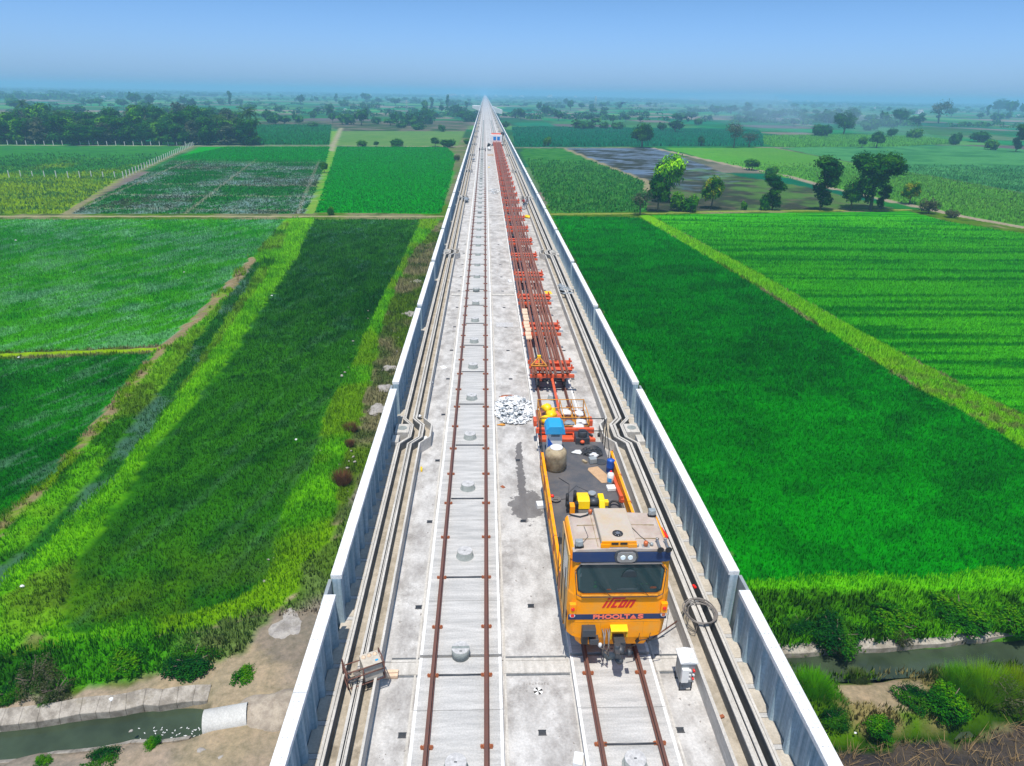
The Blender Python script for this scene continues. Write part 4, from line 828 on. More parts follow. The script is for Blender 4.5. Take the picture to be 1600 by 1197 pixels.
# ---- bushes and clumps near the canal (px, py, height px, width px)
NB = [('bbush', 58, 1078, 62, 80, 'grey-brown dry bush by the left edge, above the canal'), ('bbush', 92, 1090, 46, 66, 'brown twiggy bush on the bank beside the left canal'), ('dbush', 20, 1092, 40, 60, 'dark green bush at the left edge of the bank'), ('dbush', 300, 1050, 46, 96, 'dark green thicket on the left bank above the pipe'), ('bush', 200, 1045, 40, 90, 'green thicket in the middle of the left bank'), ('bush', 385, 1066, 26, 60, 'low green bush between the pipe and the rubble'), ('bush', 70, 1108, 20, 26, 'small bright shrub on the dirt by the left canal wall'), ('dbush', 160, 1192, 30, 64, 'grey-green shrub on the near side of the left canal'), ('bush', 72, 1200, 26, 44, 'leafy green weed at the bottom left corner'), ('bush', 238, 1168, 20, 40, 'small weed near the left canal edge'),
      ('dbush', 1300, 1008, 60, 100, 'dark leafy thicket above the right canal, by the parapet'), ('dbush', 1250, 990, 40, 60, 'dark bush closest to the right parapet'), ('bush', 1392, 984, 44, 100, 'broad green bush on the bank above the right canal'), ('bush', 1500, 972, 40, 120, 'bright green growth on the bank, right'), ('bush', 1580, 985, 50, 90, 'green bush on the bank at the right edge'), ('bbush', 1312, 1022, 30, 36, 'bare twiggy bush hanging over the right canal'), ('bbush', 1410, 1010, 34, 30, 'dark dry bush on the concrete canal edge'),
      ('dbush', 1425, 1100, 44, 70, 'dark green shrub in the middle of the lower right bank'), ('bush', 1478, 1118, 60, 96, 'bright leafy shrub in the lower right weeds'), ('bush', 1370, 1145, 40, 60, 'small vivid shrub over the small ditch'), ('dbush', 1300, 1135, 50, 50, 'dark weed clump beside the right parapet'), ('bbush', 1575, 1105, 50, 80, 'straw coloured bush at the lower right edge')]
for i, (k_, x, y, h, wd, l) in enumerate(NB): px_tree('n'+k_, x, y, h*.72, wd, l, 'bush', 'bushes along the canal', seed=300+i, z=.2)
def grass_clump(x, y, hpx, wpx, label, seed, c=(112, 190, 40), n=3600, W=.022):
    rs = np.random.RandomState(seed); a = at(x, y, .2); q = mpp(x, y); h, r = hpx*q*.62, wpx*q*.62
    an = rs.uniform(0, 6.28, n); rr = r*np.sqrt(rs.rand(n))*.45; bx, by = a[0]+np.cos(an)*rr, a[1]+np.sin(an)*rr; L = h*rs.uniform(.5, 1.15, n); ln = rs.uniform(.1, .75, n)
    tx, ty, tz = bx+np.cos(an)*L*ln, by+np.sin(an)*L*ln, .2+L*np.sqrt(1-ln**2)
    px, py = -np.sin(an)*W/2, np.cos(an)*W/2
    V = np.stack([np.stack([bx+px, by+py, bx*0+.1], 1), np.stack([bx-px, by-py, bx*0+.1], 1), np.stack([tx, ty, tz], 1)], 1)
    C = np.repeat(np.array(S(*c))*rs.uniform(.5, 1.5, (n, 1)), 3, 0)
    o = np_mesh('grass_clump', V.reshape(-1, 3), np.arange(n*3).reshape(-1, 3), M['grass'], C); tag(o, label, 'grass clump', 'tall grass clumps by the canal')
for i, (x, y, h, wd, l) in enumerate([(1268, 1085, 60, 60, 'tall bright grass clump beside the right parapet and canal'), (1302, 1105, 34, 44, 'spiky round grass tuft right of the parapet'), (1540, 1090, 80, 80, 'tall feathery grass on the right canal bank'), (1500, 1080, 60, 60, 'bright grass at the water edge, right'), (1590, 1085, 66, 50, 'tall grass at the right picture edge'), (1468, 1062, 30, 40, 'thin grass at the middle of the right canal edge'), (1340, 1062, 24, 40, 'short grey grass at the right canal edge')]): grass_clump(x, y, h, wd, l, i, [(112, 190, 40), (90, 170, 30), (140, 190, 60), (112, 180, 40), (150, 180, 70), (110, 140, 90), (130, 150, 100)][i])
for i, (x, y, wd, l) in enumerate([(548, 672, 30, 'rusty brown dry bush beside the left parapet, farther of three'), (546, 695, 20, 'rusty brown dry tuft in the middle of three'), (535, 752, 44, 'largest rusty brown dry bush beside the left parapet')]):
    grass_clump(x, y, wd*.7, wd, l, 50+i, (150, 104, 66), 900, .03); 
# canal linings, pipe, stones
def strip_solid(name, pts, wdt, z0, z1, m, label, cat):
    mb = MB(); P = [Vector(p) for p in pts]
    for i in range(len(P)-1):
        a, b = P[i], P[i+1]; da = (P[min(i+1, len(P)-1)]-P[max(i-1, 0)]).normalized(); db = (P[min(i+2, len(P)-1)]-P[i]).normalized(); na, nb = Vector((-da.y, da.x)), Vector((-db.y, db.x))
        q = [a, b, b+nb*wdt, a+na*wdt]
        mb.hexa([(p.x, p.y, z0) for p in q]+[(q[0].x, q[0].y, z1*.45), (q[1].x, q[1].y, z1*.45), (q[2].x, q[2].y, z1), (q[3].x, q[3].y, z1)])
    return mb.build(name, m, label=label, cat=cat, bevel=.03)
def dens_(pts, s):
    out = []; rs = random.Random(2)
    for a, b in zip(pts[:-1], pts[1:]):
        for k in range(s): out.append((a[0]+(b[0]-a[0])*k/s+rs.uniform(-.08, .08), a[1]+(b[1]-a[1])*k/s+rs.uniform(-.08, .08)))
    return out+[pts[-1]]
strip_solid('canal_wall', dens_(G((-500, 1203), (-200, 1165), (0, 1141), (126, 1124), (224, 1110), (325, 1102)), 4), .7, -1, .62, M['lining'], 'sloping grey concrete lining on the far side of the left canal', 'canal wall')
strip_solid('canal_wall', dens_(G((-200, 1232), (0, 1192), (115, 1175), (210, 1161), (300, 1153)), 4), -.35, -1, .38, M['lining'], 'thin concrete edge on the near side of the left canal', 'canal wall')
strip_solid('canal_wall', dens_(G((1190, 1035), (1228, 1026), (1330, 1018), (1420, 1014), (1510, 1004), (1600, 996), (1900, 975)), 4), .55, -1, .42, M['lining'], 'pale concrete edge on the far side of the right canal', 'canal wall')
a, b = at(320, 1132, .35), at(372, 1118, .6); mb = MB(); n0 = 22
d_ = Vector((b[0]-a[0]+4, b[1]-a[1]+.9, 0)).normalized(); st_ = Vector((a[0], a[1], .38)); en = st_+d_*1.9
mb.tube([tuple(st_), tuple(en)], .62, 26, cap=False); mb.tube([tuple(st_+d_*.02), tuple(en)], .52, 26, cap=False)
for k_ in range(26):
    t0, t1 = 2*math.pi*k_/26, 2*math.pi*(k_+1)/26; dn = d_.normalized(); aa = dn.cross(Vector((0, 0, 1))); bb = dn.cross(aa)
    mb.quad(*[tuple(st_+aa*math.cos(t)*r+bb*math.sin(t)*r) for t, r in ((t0, .62), (t1, .62), (t1, .52), (t0, .52))])
mb.build('concrete_pipe', M['girder'], label='grey concrete pipe pouring water into the left canal', cat='pipe')
pe = st_+d_*1.5; mb = MB(); mb.blob((pe.x+1.5, pe.y+.35, .0), (3.6, 2.6, 2.1), 30, 16, .12, .1, 5)
MD_ = concrete('mound_soil', (0.30, 0.25, 0.20), (0.42, 0.36, 0.29), (0.24, 0.20, 0.16), 2.5, bs=.8)
mb.build('earth_mound', MD_, label='dirt heaped over the buried end of the concrete pipe', cat='earth mound', kind='structure')
mb = MB(); rs = random.Random(4)
for i in range(50):
    t = rs.random()**1.5; p = st_-d_*(.3+2.6*t); mb.blob((p.x+rs.uniform(-.3, .3)*(1+t), p.y+rs.uniform(-.3, .3)*(1+2*t), -.11), (.12, .05, .02), 6, 4, .3, rs.uniform(0, 3), i)
mb.build('foam', M['bag'], label='white foam on the water below the pipe mouth', cat='foam', kind='stuff')
mb = MB(); rs = random.Random(9)
for i in range(420):
    x, y = rs.uniform(340, 640), rs.uniform(480, 1190); lim = 690-(y-380)*.36
    if x > lim-5 or x < lim-95: continue
    a = at(x, y, .1); s_ = rs.choice([.08, .12, .2, .3]); mb.blob((a[0], a[1], .15), (s_, s_*rs.uniform(.6, 1), s_*.5), 7, 5, .25, rs.uniform(0, 3), i)
mb.build('loose_stones', M['stone'], label='loose stones and rubble scattered left of the parapet', cat='stones', kind='stuff')
for i, (x, y, wx, wy, h, l) in enumerate([(496, 918, 34, 52, .5, 'rounded grey rubble mound right at the parapet joint'), (455, 985, 84, 66, .7, 'large cracked grey rubble mound on the dirt left of the parapet'), (602, 606, 22, 16, .4, 'pale slab of rubble beside the farther parapet joint'), (592, 640, 32, 26, .4, 'flat grey rubble slab below the pale one'), (640, 490, 20, 14, .4, 'grey rubble slab left of the parapet, farther along'), (652, 440, 18, 14, .4, 'small grey rubble slab near the parapet, farthest'), (608, 575, 22, 14, .35, 'dark grey rubble slab just beyond the joint')]):
    a = at(x, y, .1); q = mpp(x, y); mb = MB(); mb.blob((a[0], a[1], .05), (wx*q*1.0, wy*q*1.55, h*1.3), 30, 16, .2, .2, 40+i); mb.sm = [False]*len(mb.sm); mb.build('rubble_mound', M['stone'], label=l, cat='rubble', group='rubble left of the parapet')
for i, (x, y, s_, l) in enumerate([(315, 1178, .45, 'grey boulder near the left canal, larger of two'), (345, 1190, .4, 'grey boulder at the bottom left, right of the larger'), (345, 1128, .35, 'grey stone beside the concrete pipe'), (398, 1120, .4, 'brownish stone on the dirt slope'), (420, 1045, .25, 'white stone on the dirt slope'), (176, 1096, .35, 'white plastic scrap on the canal wall'), (36, 920, .3, 'white plastic scrap in the green bund'), (206, 1147, .2, 'stone in the shallow canal water'), (463, 690, .3, 'white scrap lying in the long rice plot'), (425, 464, .35, 'white scrap at the edge of the long rice plot'), (288, 427, .3, 'white scrap in the wide rice plot'), (30, 561, .3, 'white scrap on the bund at the left edge'), (25, 377, .45, 'white scrap in the wide rice plot, far left'), (1335, 1150, .15, 'pale scrap by the small ditch')]):
    a = at(x, y, .3); mb = MB(); mb.blob((a[0], a[1], .5), (s_*.95, s_*.7, s_*.4), 9, 6, .22, i, i); mb.build('stone' if 'stone' in l or 'boulder' in l else 'plastic_scrap', M['stone' if 'stone' in l or 'boulder' in l else 'bag'], label=l, cat='stone' if 'stone' in l or 'boulder' in l else 'litter')
# ================================================================ VIADUCT
DZ = 12.0; J0 = 15.74; SP_ = 40.4
ORD = ['first', 'second', 'third', 'fourth', 'fifth', 'sixth', 'seventh', 'eighth', 'ninth', 'tenth', 'eleventh', 'twelfth', 'thirteenth', 'fourteenth', 'fifteenth', 'sixteenth', 'seventeenth', 'eighteenth', 'nineteenth', 'twentieth', 'twenty-first', 'twenty-second', 'twenty-third', 'twenty-fourth', 'twenty-fifth', 'twenty-sixth', 'twenty-seventh', 'twenty-eighth', 'twenty-ninth', 'thirtieth']
# deck material with the wet streak and oil stain the photo shows
def deck_stain():
    nt = M['deck'].node_tree; b = nt.nodes['Principled BSDF']; src = b.inputs['Base Color'].links[0].from_socket
    g = N(nt, 'ShaderNodeNewGeometry'); sx = N(nt, 'ShaderNodeSeparateXYZ'); nz = noise_node(nt, 3.0, 4, g.outputs['Position'])
    ad = N(nt, 'ShaderNodeVectorMath', operation='MULTIPLY_ADD'); ad.inputs[1].default_value = (.5, .9, 0)
    nt.links.new(nz.outputs['Color'], ad.inputs[0]); nt.links.new(g.outputs['Position'], ad.inputs[2]); nt.links.new(ad.outputs[0], sx.inputs[0])
    def M_(op, a, b_=None):
        m = N(nt, 'ShaderNodeMath', operation=op)
        for i, v in enumerate((a, b_)):
            if v is None: continue
            if hasattr(v, 'links'): nt.links.new(v, m.inputs[i])
            else: m.inputs[i].default_value = v
        return m.outputs[0]
    # streak: |x - (1.85 + (y-26)*-.0)| < .17, 22.9 < y < 29.6
    cxs = M_('ADD', M_('MULTIPLY', sx.outputs[1], 0.012), 1.52)
    dx = M_('ABSOLUTE', M_('SUBTRACT', sx.outputs[0], cxs)); m1 = M_('LESS_THAN', dx, .155); m2 = M_('LESS_THAN', M_('ABSOLUTE', M_('SUBTRACT', sx.outputs[1], 26.7)), 3.3); s1 = M_('MULTIPLY', m1, m2)
    ad2 = N(nt, 'ShaderNodeVectorMath', operation='MULTIPLY_ADD'); ad2.inputs[1].default_value = (1.5, 2.4, 0); nz2 = noise_node(nt, 2.2, 7, g.outputs['Position'], .7); sx2 = N(nt, 'ShaderNodeSeparateXYZ')
    nt.links.new(nz2.outputs['Color'], ad2.inputs[0]); nt.links.new(g.outputs['Position'], ad2.inputs[2]); nt.links.new(ad2.outputs[0], sx2.inputs[0])
    ex = M_('DIVIDE', M_('SUBTRACT', sx2.outputs[0], 2.50), .66); ey = M_('DIVIDE', M_('SUBTRACT', sx2.outputs[1], 25.2), 1.2); rr = M_('ADD', M_('MULTIPLY', ex, ex), M_('MULTIPLY', ey, ey)); s2 = M_('MULTIPLY', M_('LESS_THAN', rr, 1.0), .75)
    f = M_('MAXIMUM', M_('MULTIPLY', s1, .8), s2)
    nt.links.new(mixc(nt, f, src, (0.075, 0.07, 0.075)), b.inputs['Base Color'])
deck_stain()
via = empty('viaduct', (1.6, 0, 0), 'long straight pale concrete railway viaduct running to the horizon', 'viaduct')
YA, YB = -30.0, 5200.0
mb = MB(); y = YA
ys = [YA]+[J0+SP_*k for k in range(-1, 40)]+[YB]
for a, b in zip(ys[:-1], ys[1:]): mb.box(-4.55, 7.75, a+.02, b-.02, DZ-.32, DZ)
mb.build('deck_slab', M['deck'], via)
mb = MB(); mb.prism([(-4.5, DZ-.35), (7.7, DZ-.35), (5.0, DZ-.75), (4.2, DZ-3.0), (-1.0, DZ-3.0), (-1.8, DZ-.75)], 'y', YA, YB); mb.build('box_girder', M['girder'], via)
for k in range(-1, 36):
    y = J0+SP_*k; mb = MB(); mb.prism([(-1.6, 9), (4.8, 9), (4.8, 8), (3.4, 6.8), (-.2, 6.8), (-1.6, 8)], 'y', y-1.2, y+1.2); mb.cyl((1.6, y, -.5), 1.25, 7.4, 24); mb.build('pier', M['girder'], via)
for k in range(0, 12):
    y = J0+SP_*k; mb = MB()
    for x0, x1 in ((-2.72, -1.9), (.56, 2.54), (5.0, 6.0)):
        mb.box(x0, x1, y-.52, y-.06, DZ+.003, DZ+.035); mb.box(x0, x1, y-.03, y+.07, DZ+.003, DZ+.02)
    mb.build('expansion_joint', M['trough'], via, bevel=.006)
    for x0, x1 in ((-2.72, -1.9), (.56, 2.54), (5.0, 6.0)):
        for q in (.08, -.60): mb = MB(); mb.box(x0, x1, y+q, y+q+.07, DZ+.002, DZ+.008); mb.build('joint_gap', M['seam'], via)
# pale track bed edging lines and screed bands on the deck
mb = MB()
for x in (-1.98, .60, 2.50, 5.05): mb.box(x-.03, x+.03, YA, 700, DZ+.002, DZ+.012)
mb.build('screed_line', M['trough'], via)
gr0 = None
for i in range(14):
    for x in (-2.13, 1.52, 5.17):
        y = 13.2+4.87*i
        if gr0 is None:
            mb = MB(); mb.box(x-.11, x+.11, y-.085, y-.07, DZ+.004, DZ+.02); mb.box(x-.11, x+.11, y+.07, y+.085, DZ+.004, DZ+.02)
            for q in range(5): mb.box(x-.1, x+.1, y-.07+q*.03, y-.055+q*.03, DZ+.004, DZ+.018)
            gr0 = mb.build('drain_grate', M['steel'], via, origin=(x, y, DZ)); gr0.location = (x-1.6, y, DZ)
        else:
            c = gr0.copy(); COL.objects.link(c); c.location = (x-1.6, y, DZ)
# painted survey cross and pencilled marks on the deck
mb = MB()
for a0 in (0, 90, 180, 270):
    for s_ in (-1, 1):
        a1, a2 = R_(a0+8), R_(a0+37); mb.quad((1.51, 14.58, DZ+.006), (1.51+.13*math.cos(a1), 14.58+.13*math.sin(a1), DZ+.006), (1.51+.13*math.cos(a2), 14.58+.13*math.sin(a2), DZ+.006))
mb.build('survey_mark', M['seam'], via)
mb = MB()
for a0 in (45, 135, 225, 315):
    a1, a2 = R_(a0-6), R_(a0+36); mb.quad((1.51, 14.58, DZ+.005), (1.51+.14*math.cos(a1), 14.58+.14*math.sin(a1), DZ+.005), (1.51+.14*math.cos(a2), 14.58+.14*math.sin(a2), DZ+.005))
mb.build('survey_mark', M['white'], via)
rs = random.Random(5); mb = MB()
for i in range(9):
    x = 1.1+i*.085
    for q in range(3): mb.box(x+rs.uniform(0, .03), x+rs.uniform(.035, .06), 14.8+q*.035, 14.81+q*.035, DZ+.003, DZ+.005)
    mb.box(x, x+.008, 14.8, 14.88, DZ+.003, DZ+.005)
mb.build('pencil_marks', M['cableg'], via)

# ---- tracks
def rail_prof(xc, z0=12.27):
    return [(xc-.07, z0), (xc+.07, z0), (xc+.07, z0+.012), (xc+.012, z0+.035), (xc+.012, z0+.11), (xc+.036, z0+.125), (xc+.036, z0+.16), (xc-.036, z0+.16), (xc-.036, z0+.125), (xc-.012, z0+.11), (xc-.012, z0+.035), (xc-.07, z0+.012)]
def slab_edges(maxy):
    out = []; k = -1
    while True:
        J = J0+SP_*k; e = [J+.05, J+2.40]+[J+2.40+4.62*i for i in range(1, 8)]+[J+SP_-1.94, J+SP_-.05]
        for a, b in zip(e[:-1], e[1:]):
            if b > -8: out.append((a, b))
        k += 1
        if J > maxy: return out
def bollards(maxy):
    out = []; k = -1
    while J0+SP_*k < maxy:
        J = J0+SP_*k; out += [J]+[J+4.75+4.6*i for i in range(7)]+[J+36.7]; k += 1
    return [y for y in out if 8 < y < maxy]
def build_track(xc, label, seats, rods, skip=None):
    t = empty('railway_track', (xc, 0, DZ), label, 'railway track')
    for s_ in (-1, 1):
        mb = MB(); mb.prism(rail_prof(xc+s_*.755), 'y', -20, 2600); mb.build('rail', M['rail'], t)
    E = slab_edges(420)[:98]; hw = 1.195
    for a, b in E:
        mb = MB(); mb.box(xc-hw, xc+hw, a+.008, b-.008, DZ+.003, DZ+.2); s0 = mb.build('track_slab', M['slab'], t, bevel=.012)
        mb = MB(); mb.box(xc-hw+.005, xc-hw+.085, a+.012, b-.012, DZ+.201, DZ+.204); mb.box(xc+hw-.085, xc+hw-.005, a+.012, b-.012, DZ+.201, DZ+.204); mb.build('slab_border', M['slabedge'], s0)
    yl = E[-1][1]; mb = MB(); mb.box(xc-hw, xc+hw, yl+.02, 2600, DZ+.003, DZ+.2); mb.build('slab_run', M['slab'], t)
    B = bollards(440)[:98]; proto = {}
    for y in B:
        joint = abs(((y-J0+5) % SP_)-5) < .01; key = joint
        if skip and skip(y): continue
        if key not in proto:
            mb = MB(); 
            if joint:
                r = .262; h = .30
                mb.lathe((xc, y, DZ+.2), [(r, 0), (r, h)], 28); o = mb.build('bollard', M['bollard'], t, origin=(xc, y, DZ+.2)); mb = MB()
                P1 = [(xc+.258*math.cos(a), y+.258*math.sin(a)) for a in [R_(16+i*148/14) for i in range(15)]]; P2 = [(xc+.258*math.cos(a), y+.258*math.sin(a)) for a in [R_(180+8+i*164/14) for i in range(15)]]
                mb.prism(P1, 'z', DZ+.501, DZ+.512); mb.prism(P2, 'z', DZ+.501, DZ+.512); tp = mb.build('bollard_top', M['bollardtop'], o, origin=(xc, y, DZ+.2)); tp.location = (0, 0, 0)
                mb = MB(); mb.box(xc-.03, xc+.05, y-.16, y-.13, DZ+.513, DZ+.517); mb.box(xc-.03, xc+.05, y-.115, y-.10, DZ+.513, DZ+.517); mb.build('stamp', M['seam'], o, origin=(xc, y, DZ+.2))
            else:
                r = .272; h = .235
                mb.lathe((xc, y, DZ+.2), [(r+.05, .003), (r+.045, .006), (r+.004, .008), (r, .01), (r, h)], 16); o = mb.build('bollard', M['bollard'], t, origin=(xc, y, DZ+.2)); mb = MB()
                mb.lathe((xc, y, DZ+.2+h+.001), [(r-.004, 0), (r-.008, .01)], 16); mb.build('bollard_top', M['bollardtop'], o, origin=(xc, y, DZ+.2))
                mb = MB(); mb.box(xc-.04, xc+.03, y-.02, y+.02, DZ+.2+h+.012, DZ+.2+h+.015); mb.build('stamp', M['seam'], o, origin=(xc, y, DZ+.2))
            o.location = (0, y, .2); proto[key] = o
            for ch in o.children: ch.location = (0, 0, 0)
        else:
            o = copy_tree(proto[key], t); o.location = (0, y, .2)
    cp = None
    for y in seats:
        for s_ in (-1, 1):
            x = xc+s_*.755
            if cp is None:
                mb = MB(); mb.box(x-.15, x-.075, y-.045, y+.045, DZ+.2, DZ+.235); mb.box(x+.075, x+.15, y-.055, y+.055, DZ+.2, DZ+.245); mb.box(x-.085, x+.085, y-.055, y+.055, DZ+.2, DZ+.268)
                for q in (-.125, .125): mb.cyl((x+q, y, DZ+.245), .022, .05, 6); mb.box(x+q-.04*(1 if q > 0 else 1), x+q+.04, y-.03, y+.03, DZ+.245, DZ+.262)
                cp = mb.build('rail_clip', M['clip'], t, origin=(x, y, DZ)); cp.location = (x-xc, y, 0)
            else:
                c = cp.copy(); COL.objects.link(c); c.parent = t; c.location = (x-xc, y, 0)
    rp = None
    for y in rods:
        if rp is None:
            mb = MB(); mb.tube([(xc-.66, y, DZ+.245), (xc+.66, y, DZ+.245)], .022, 8); rp = mb.build('tie_rod', M['steel'], t, origin=(xc, y, DZ)); rp.location = (0, y, 0)
        else:
            c = rp.copy(); COL.objects.link(c); c.parent = t; c.location = (0, y, 0)
    return t
seats = [12.64-2.32, 12.64, 14.98, 16.91, 19.28]+[19.28+2.315*i for i in range(1, 46)]
build_track(-.69, 'left track with empty rusty rails on concrete slabs', seats, [14.98+(4.63*i if i != 1 else 4.3) for i in range(0, 40)])
build_track(3.71, 'right track carrying the locomotive and the rail wagons', seats, [12.62+4.63*i for i in range(0, 20)])

# ---- parapets
def wall_poly(side, L):
    """plan of one panel: thin wall with pilasters on the inner face; side -1 left, +1 right. returns list (x,y)"""
    xo = -4.53 if side < 0 else 7.73; s_ = -side
    P = [(xo, 0), (xo, L)]; xin = xo+s_*.11; xp = xo+s_*.25; y = L; n = int(round(L/.97)); pitch = L/n; inner = []
    for i in range(n):
        a = i*pitch
        inner += [(xin, a-.04), (xp, a+.02), (xp, a+.16), (xin, a+.24)] if i else [(xp, a), (xp, a+.2), (xin, a+.34)]
    inner += [(xin, L-.25), (xp, L-.15), (xp, L)]
    return P+inner[::-1]
def wall_seg(side, y0, L, label):
    r = empty('parapet_panel', (-4.45 if side < 0 else 7.65, y0, DZ), label, 'parapet wall', 'parapet walls of the viaduct, %s side' % ('left' if side < 0 else 'right'))
    mb = MB(); P = [(x, y+y0) for x, y in wall_poly(side, L)]
    if side > 0: P = P[::-1]
    mb.prism(P, 'z', DZ+.003, DZ+2.0); mb.build('wall_panel', M['wall'], r)
    x0, x1 = (-4.57, -4.24) if side < 0 else (7.43, 7.76)
    n = max(1, int(round(L/3.9))); 
    mb = MB()
    for i in range(n): mb.box(x0, x1, y0+L*i/n+.006, y0+L*(i+1)/n-.006, DZ+2.003, DZ+2.15)
    mb.build('cap', M['cap'], r, bevel=.008)
    mb = MB()
    for i in range(int(L/.5)):
        for q in (.08, .2): mb.box(x0+q, x0+q+.02, y0+.25+i*.5, y0+.27+i*.5, DZ+2.151, DZ+2.158)
    mb.build('bolts', M['galv'], r)
    mb = MB(); xo = -4.66 if side < 0 else 7.78; mb.box(xo, xo+.1, y0-1.0, y0+.1, DZ-.4, DZ+1.93); mb.build('joint_plate', M['galv'], r)
    mb = MB(); xm = -4.47 if side < 0 else 7.55; mb.box(xm, xm+.14, y0+L+.005, y0+L+.03, DZ+.01, DZ+1.99); mb.box(xm+.06, xm+.08, y0+L+.03, y0+L+.14, DZ+.01, DZ+1.97); mb.box(xm, xm+.14, y0+L+.14, y0+L+.16, DZ+.01, DZ+1.97); mb.build('end_post', M['galv'], r)
    return r
js = [-12.6, 2.1, 17.0, 31.95, 45.6, 59.3, 74.5]
while js[-1] < 700: js.append(js[-1]+14.3)
for side, nm in ((-1, 'left'), (1, 'right')):
    std = None
    for i in range(len(js)-1):
        y0 = js[i]; L = js[i+1]-y0-.85
        ordn = ORD[i] if i < 30 else None
        lab = 'pale concrete parapet panel, %s from the camera on the %s side' % (ordn, nm) if ordn else 'distant pale parapet panel on the %s side beyond the rail wagons' % nm
        if i < 7: r = wall_seg(side, y0, L, lab); std = r
        elif i == 7: r = wall_seg(side, y0, L, lab); std = r
        else: r = copy_tree(std); r.location = (std.location[0], y0, DZ); r['label'] = lab
    mb = MB(); x0, x1 = (-4.57, -4.24) if side < 0 else (7.43, 7.76); mb.box(x0+.05, x1-.05, js[-1], YB, DZ+.003, DZ+2.0); mb.box(x0, x1, js[-1], YB, DZ+2.001, DZ+2.15)
    mb.build('parapet_wall', M['cap'], label='%s parapet running on into the haze' % nm, cat='parapet wall')
# ---- cable troughs
def jog(y):
    k = round((y-30)/SP_); c = 30+SP_*k; d = y-c
    if d < -1.5 or d > 1.15: return 0
    if d < -.85: return .43*(d+1.5)/.65
    if d < .45: return .43
    return .43*(1.15-d)/.7
jy = [-20.0]
for k in range(-1, 16):
    c = 30+SP_*k; jy += [c-1.5, c-.85, c+.45, c+1.15]
jy = [y for y in jy if y >= -20]+[5200.0]
def trough(side):
    X = (lambda v: v) if side > 0 else (lambda v: 3.2-v); s_ = -1 if side > 0 else 1
    nm = 'right' if side > 0 else 'left'
    t = empty('cable_trough', (X(6.6), 0, DZ), 'pair of open concrete cable troughs along the %s parapet' % nm, 'cable trough')
    def wallstrip(v0, v1, z0, z1, yoff=0.0):
        mb = MB()
        for a, b in zip(jy[:-1], jy[1:]):
            ja, jb = jog(a+1e-6)*s_, jog(b-1e-6)*s_; ja = jog(a)*s_; jb = jog(b)*s_
            p = [(X(v0)+ja, a), (X(v1)+ja, a), (X(v1)+jb, b), (X(v0)+jb, b)]
            if side < 0: p = [p[1], p[0], p[3], p[2]]
            mb.hexa([(x, y, z0) for x, y in p]+[(x, y, z1) for x, y in p])
        return mb
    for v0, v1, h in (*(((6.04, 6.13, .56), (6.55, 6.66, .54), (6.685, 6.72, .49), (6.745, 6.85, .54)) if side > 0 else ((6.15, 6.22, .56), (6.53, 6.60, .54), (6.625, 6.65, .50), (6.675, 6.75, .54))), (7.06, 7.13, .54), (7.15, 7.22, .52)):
        wallstrip(v0, v1, DZ+.003, DZ+h-(.05 if h < .56 else 0)).build('trough_wall', M['trough_shade'] if h < .56 else M['trough'], t)
        if h < .56: wallstrip(v0, v1, DZ+h-.049, DZ+h).build('trough_lid', M['trough'], t)  # pale strips added on the darkened walls so their tops look sunlit
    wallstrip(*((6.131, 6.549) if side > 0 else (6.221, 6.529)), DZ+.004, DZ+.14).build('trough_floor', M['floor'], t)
    wallstrip(*((6.851, 7.059) if side > 0 else (6.751, 7.059)), DZ+.004, DZ+(.05 if side > 0 else .12)).build('trough_floor', M['floor_shade'] if side > 0 else M['floor'], t)
    # cables lying in the troughs
    for q, (v, z) in enumerate(((6.62, .0),)):
        pass
    mb = MB(); y = -6.0; mb2 = MB(); nr_ = 0; xw0, xw1 = sorted((X(7.225), X(7.60)))
    while y < 240:
        if not (29.5 < y+.4 < 30.6): mb.box(xw0, xw1, y+.01, y+.80, DZ+.004, DZ+.36)
        if y > 6 and nr_ < 90:
            m3 = MB(); m3.box(xw0, xw1, y+.815, y+.955, DZ+.004, DZ+.365); m3.build('walkway_rib', M['slab'], t); nr_ += 1
        else: mb2.box(xw0, xw1, y+.815, y+.955, DZ+.004, DZ+.365)
        y += .97
    mb.box(xw0, xw1, y, 5200, DZ+.004, DZ+.36)
    mb.build('walkway_slabs', M['walk'], t, bevel=.006); mb2.build('walkway_ribs', M['slab'], t, kind='stuff')
    for k in range(0, 10):
        c = 30.0+SP_*k; x0, x1 = sorted((X(6.78), X(7.44))); mb = MB(); mb.box(x0, x1, c-.55, c+.35, DZ+.02, DZ+.62); o = mb.build('junction_box', M['trough'], t, bevel=.02)
        mb = MB(); mb.cyl(((x0+x1)/2, c-.1, DZ+.621), .22, .012, 24); mb.build('box_lid', M['bollard'], o)
        mb = MB(); mb.box(min(X(7.15), X(7.5)), max(X(7.15), X(7.5)), c-1.45, c-.75, DZ+.02, DZ+.58); mb.build('junction_box', M['trough'], t, bevel=.02)
    return t
trough(-1); trough(1)
# wide station girders flanking the viaduct in the distance
for side, P0 in ((-1, [(-5.2, 0), (-13.5, 0), (-13.2, -2.6), (-5.2, -6.0)]), (1, [(8.3, -.5), (19.0, -4.4), (18.6, -8.6), (16, -8.2), (8.3, -6.4)])):
    y0 = 800.0; mb = MB(); P = [(x, 14.2+z*.92) for x, z in P0]; mb.prism(P if side > 0 else P[::-1], 'y', y0, y0+26)
    mb.build('portal_beam', M['cap'], label='huge white concrete portal arm far away on the %s side of the viaduct' % ('left' if side < 0 else 'right'), cat='concrete beam')
    mb = MB(); xc = -8 if side < 0 else 14; mb.box(xc-2, xc+2, y0+5, y0+20, -.5, 6.9 if side > 0 else 9.4); mb.build('portal_column', M['girder'], label='concrete column under the far portal arm on the %s side' % ('left' if side < 0 else 'right'), cat='column')

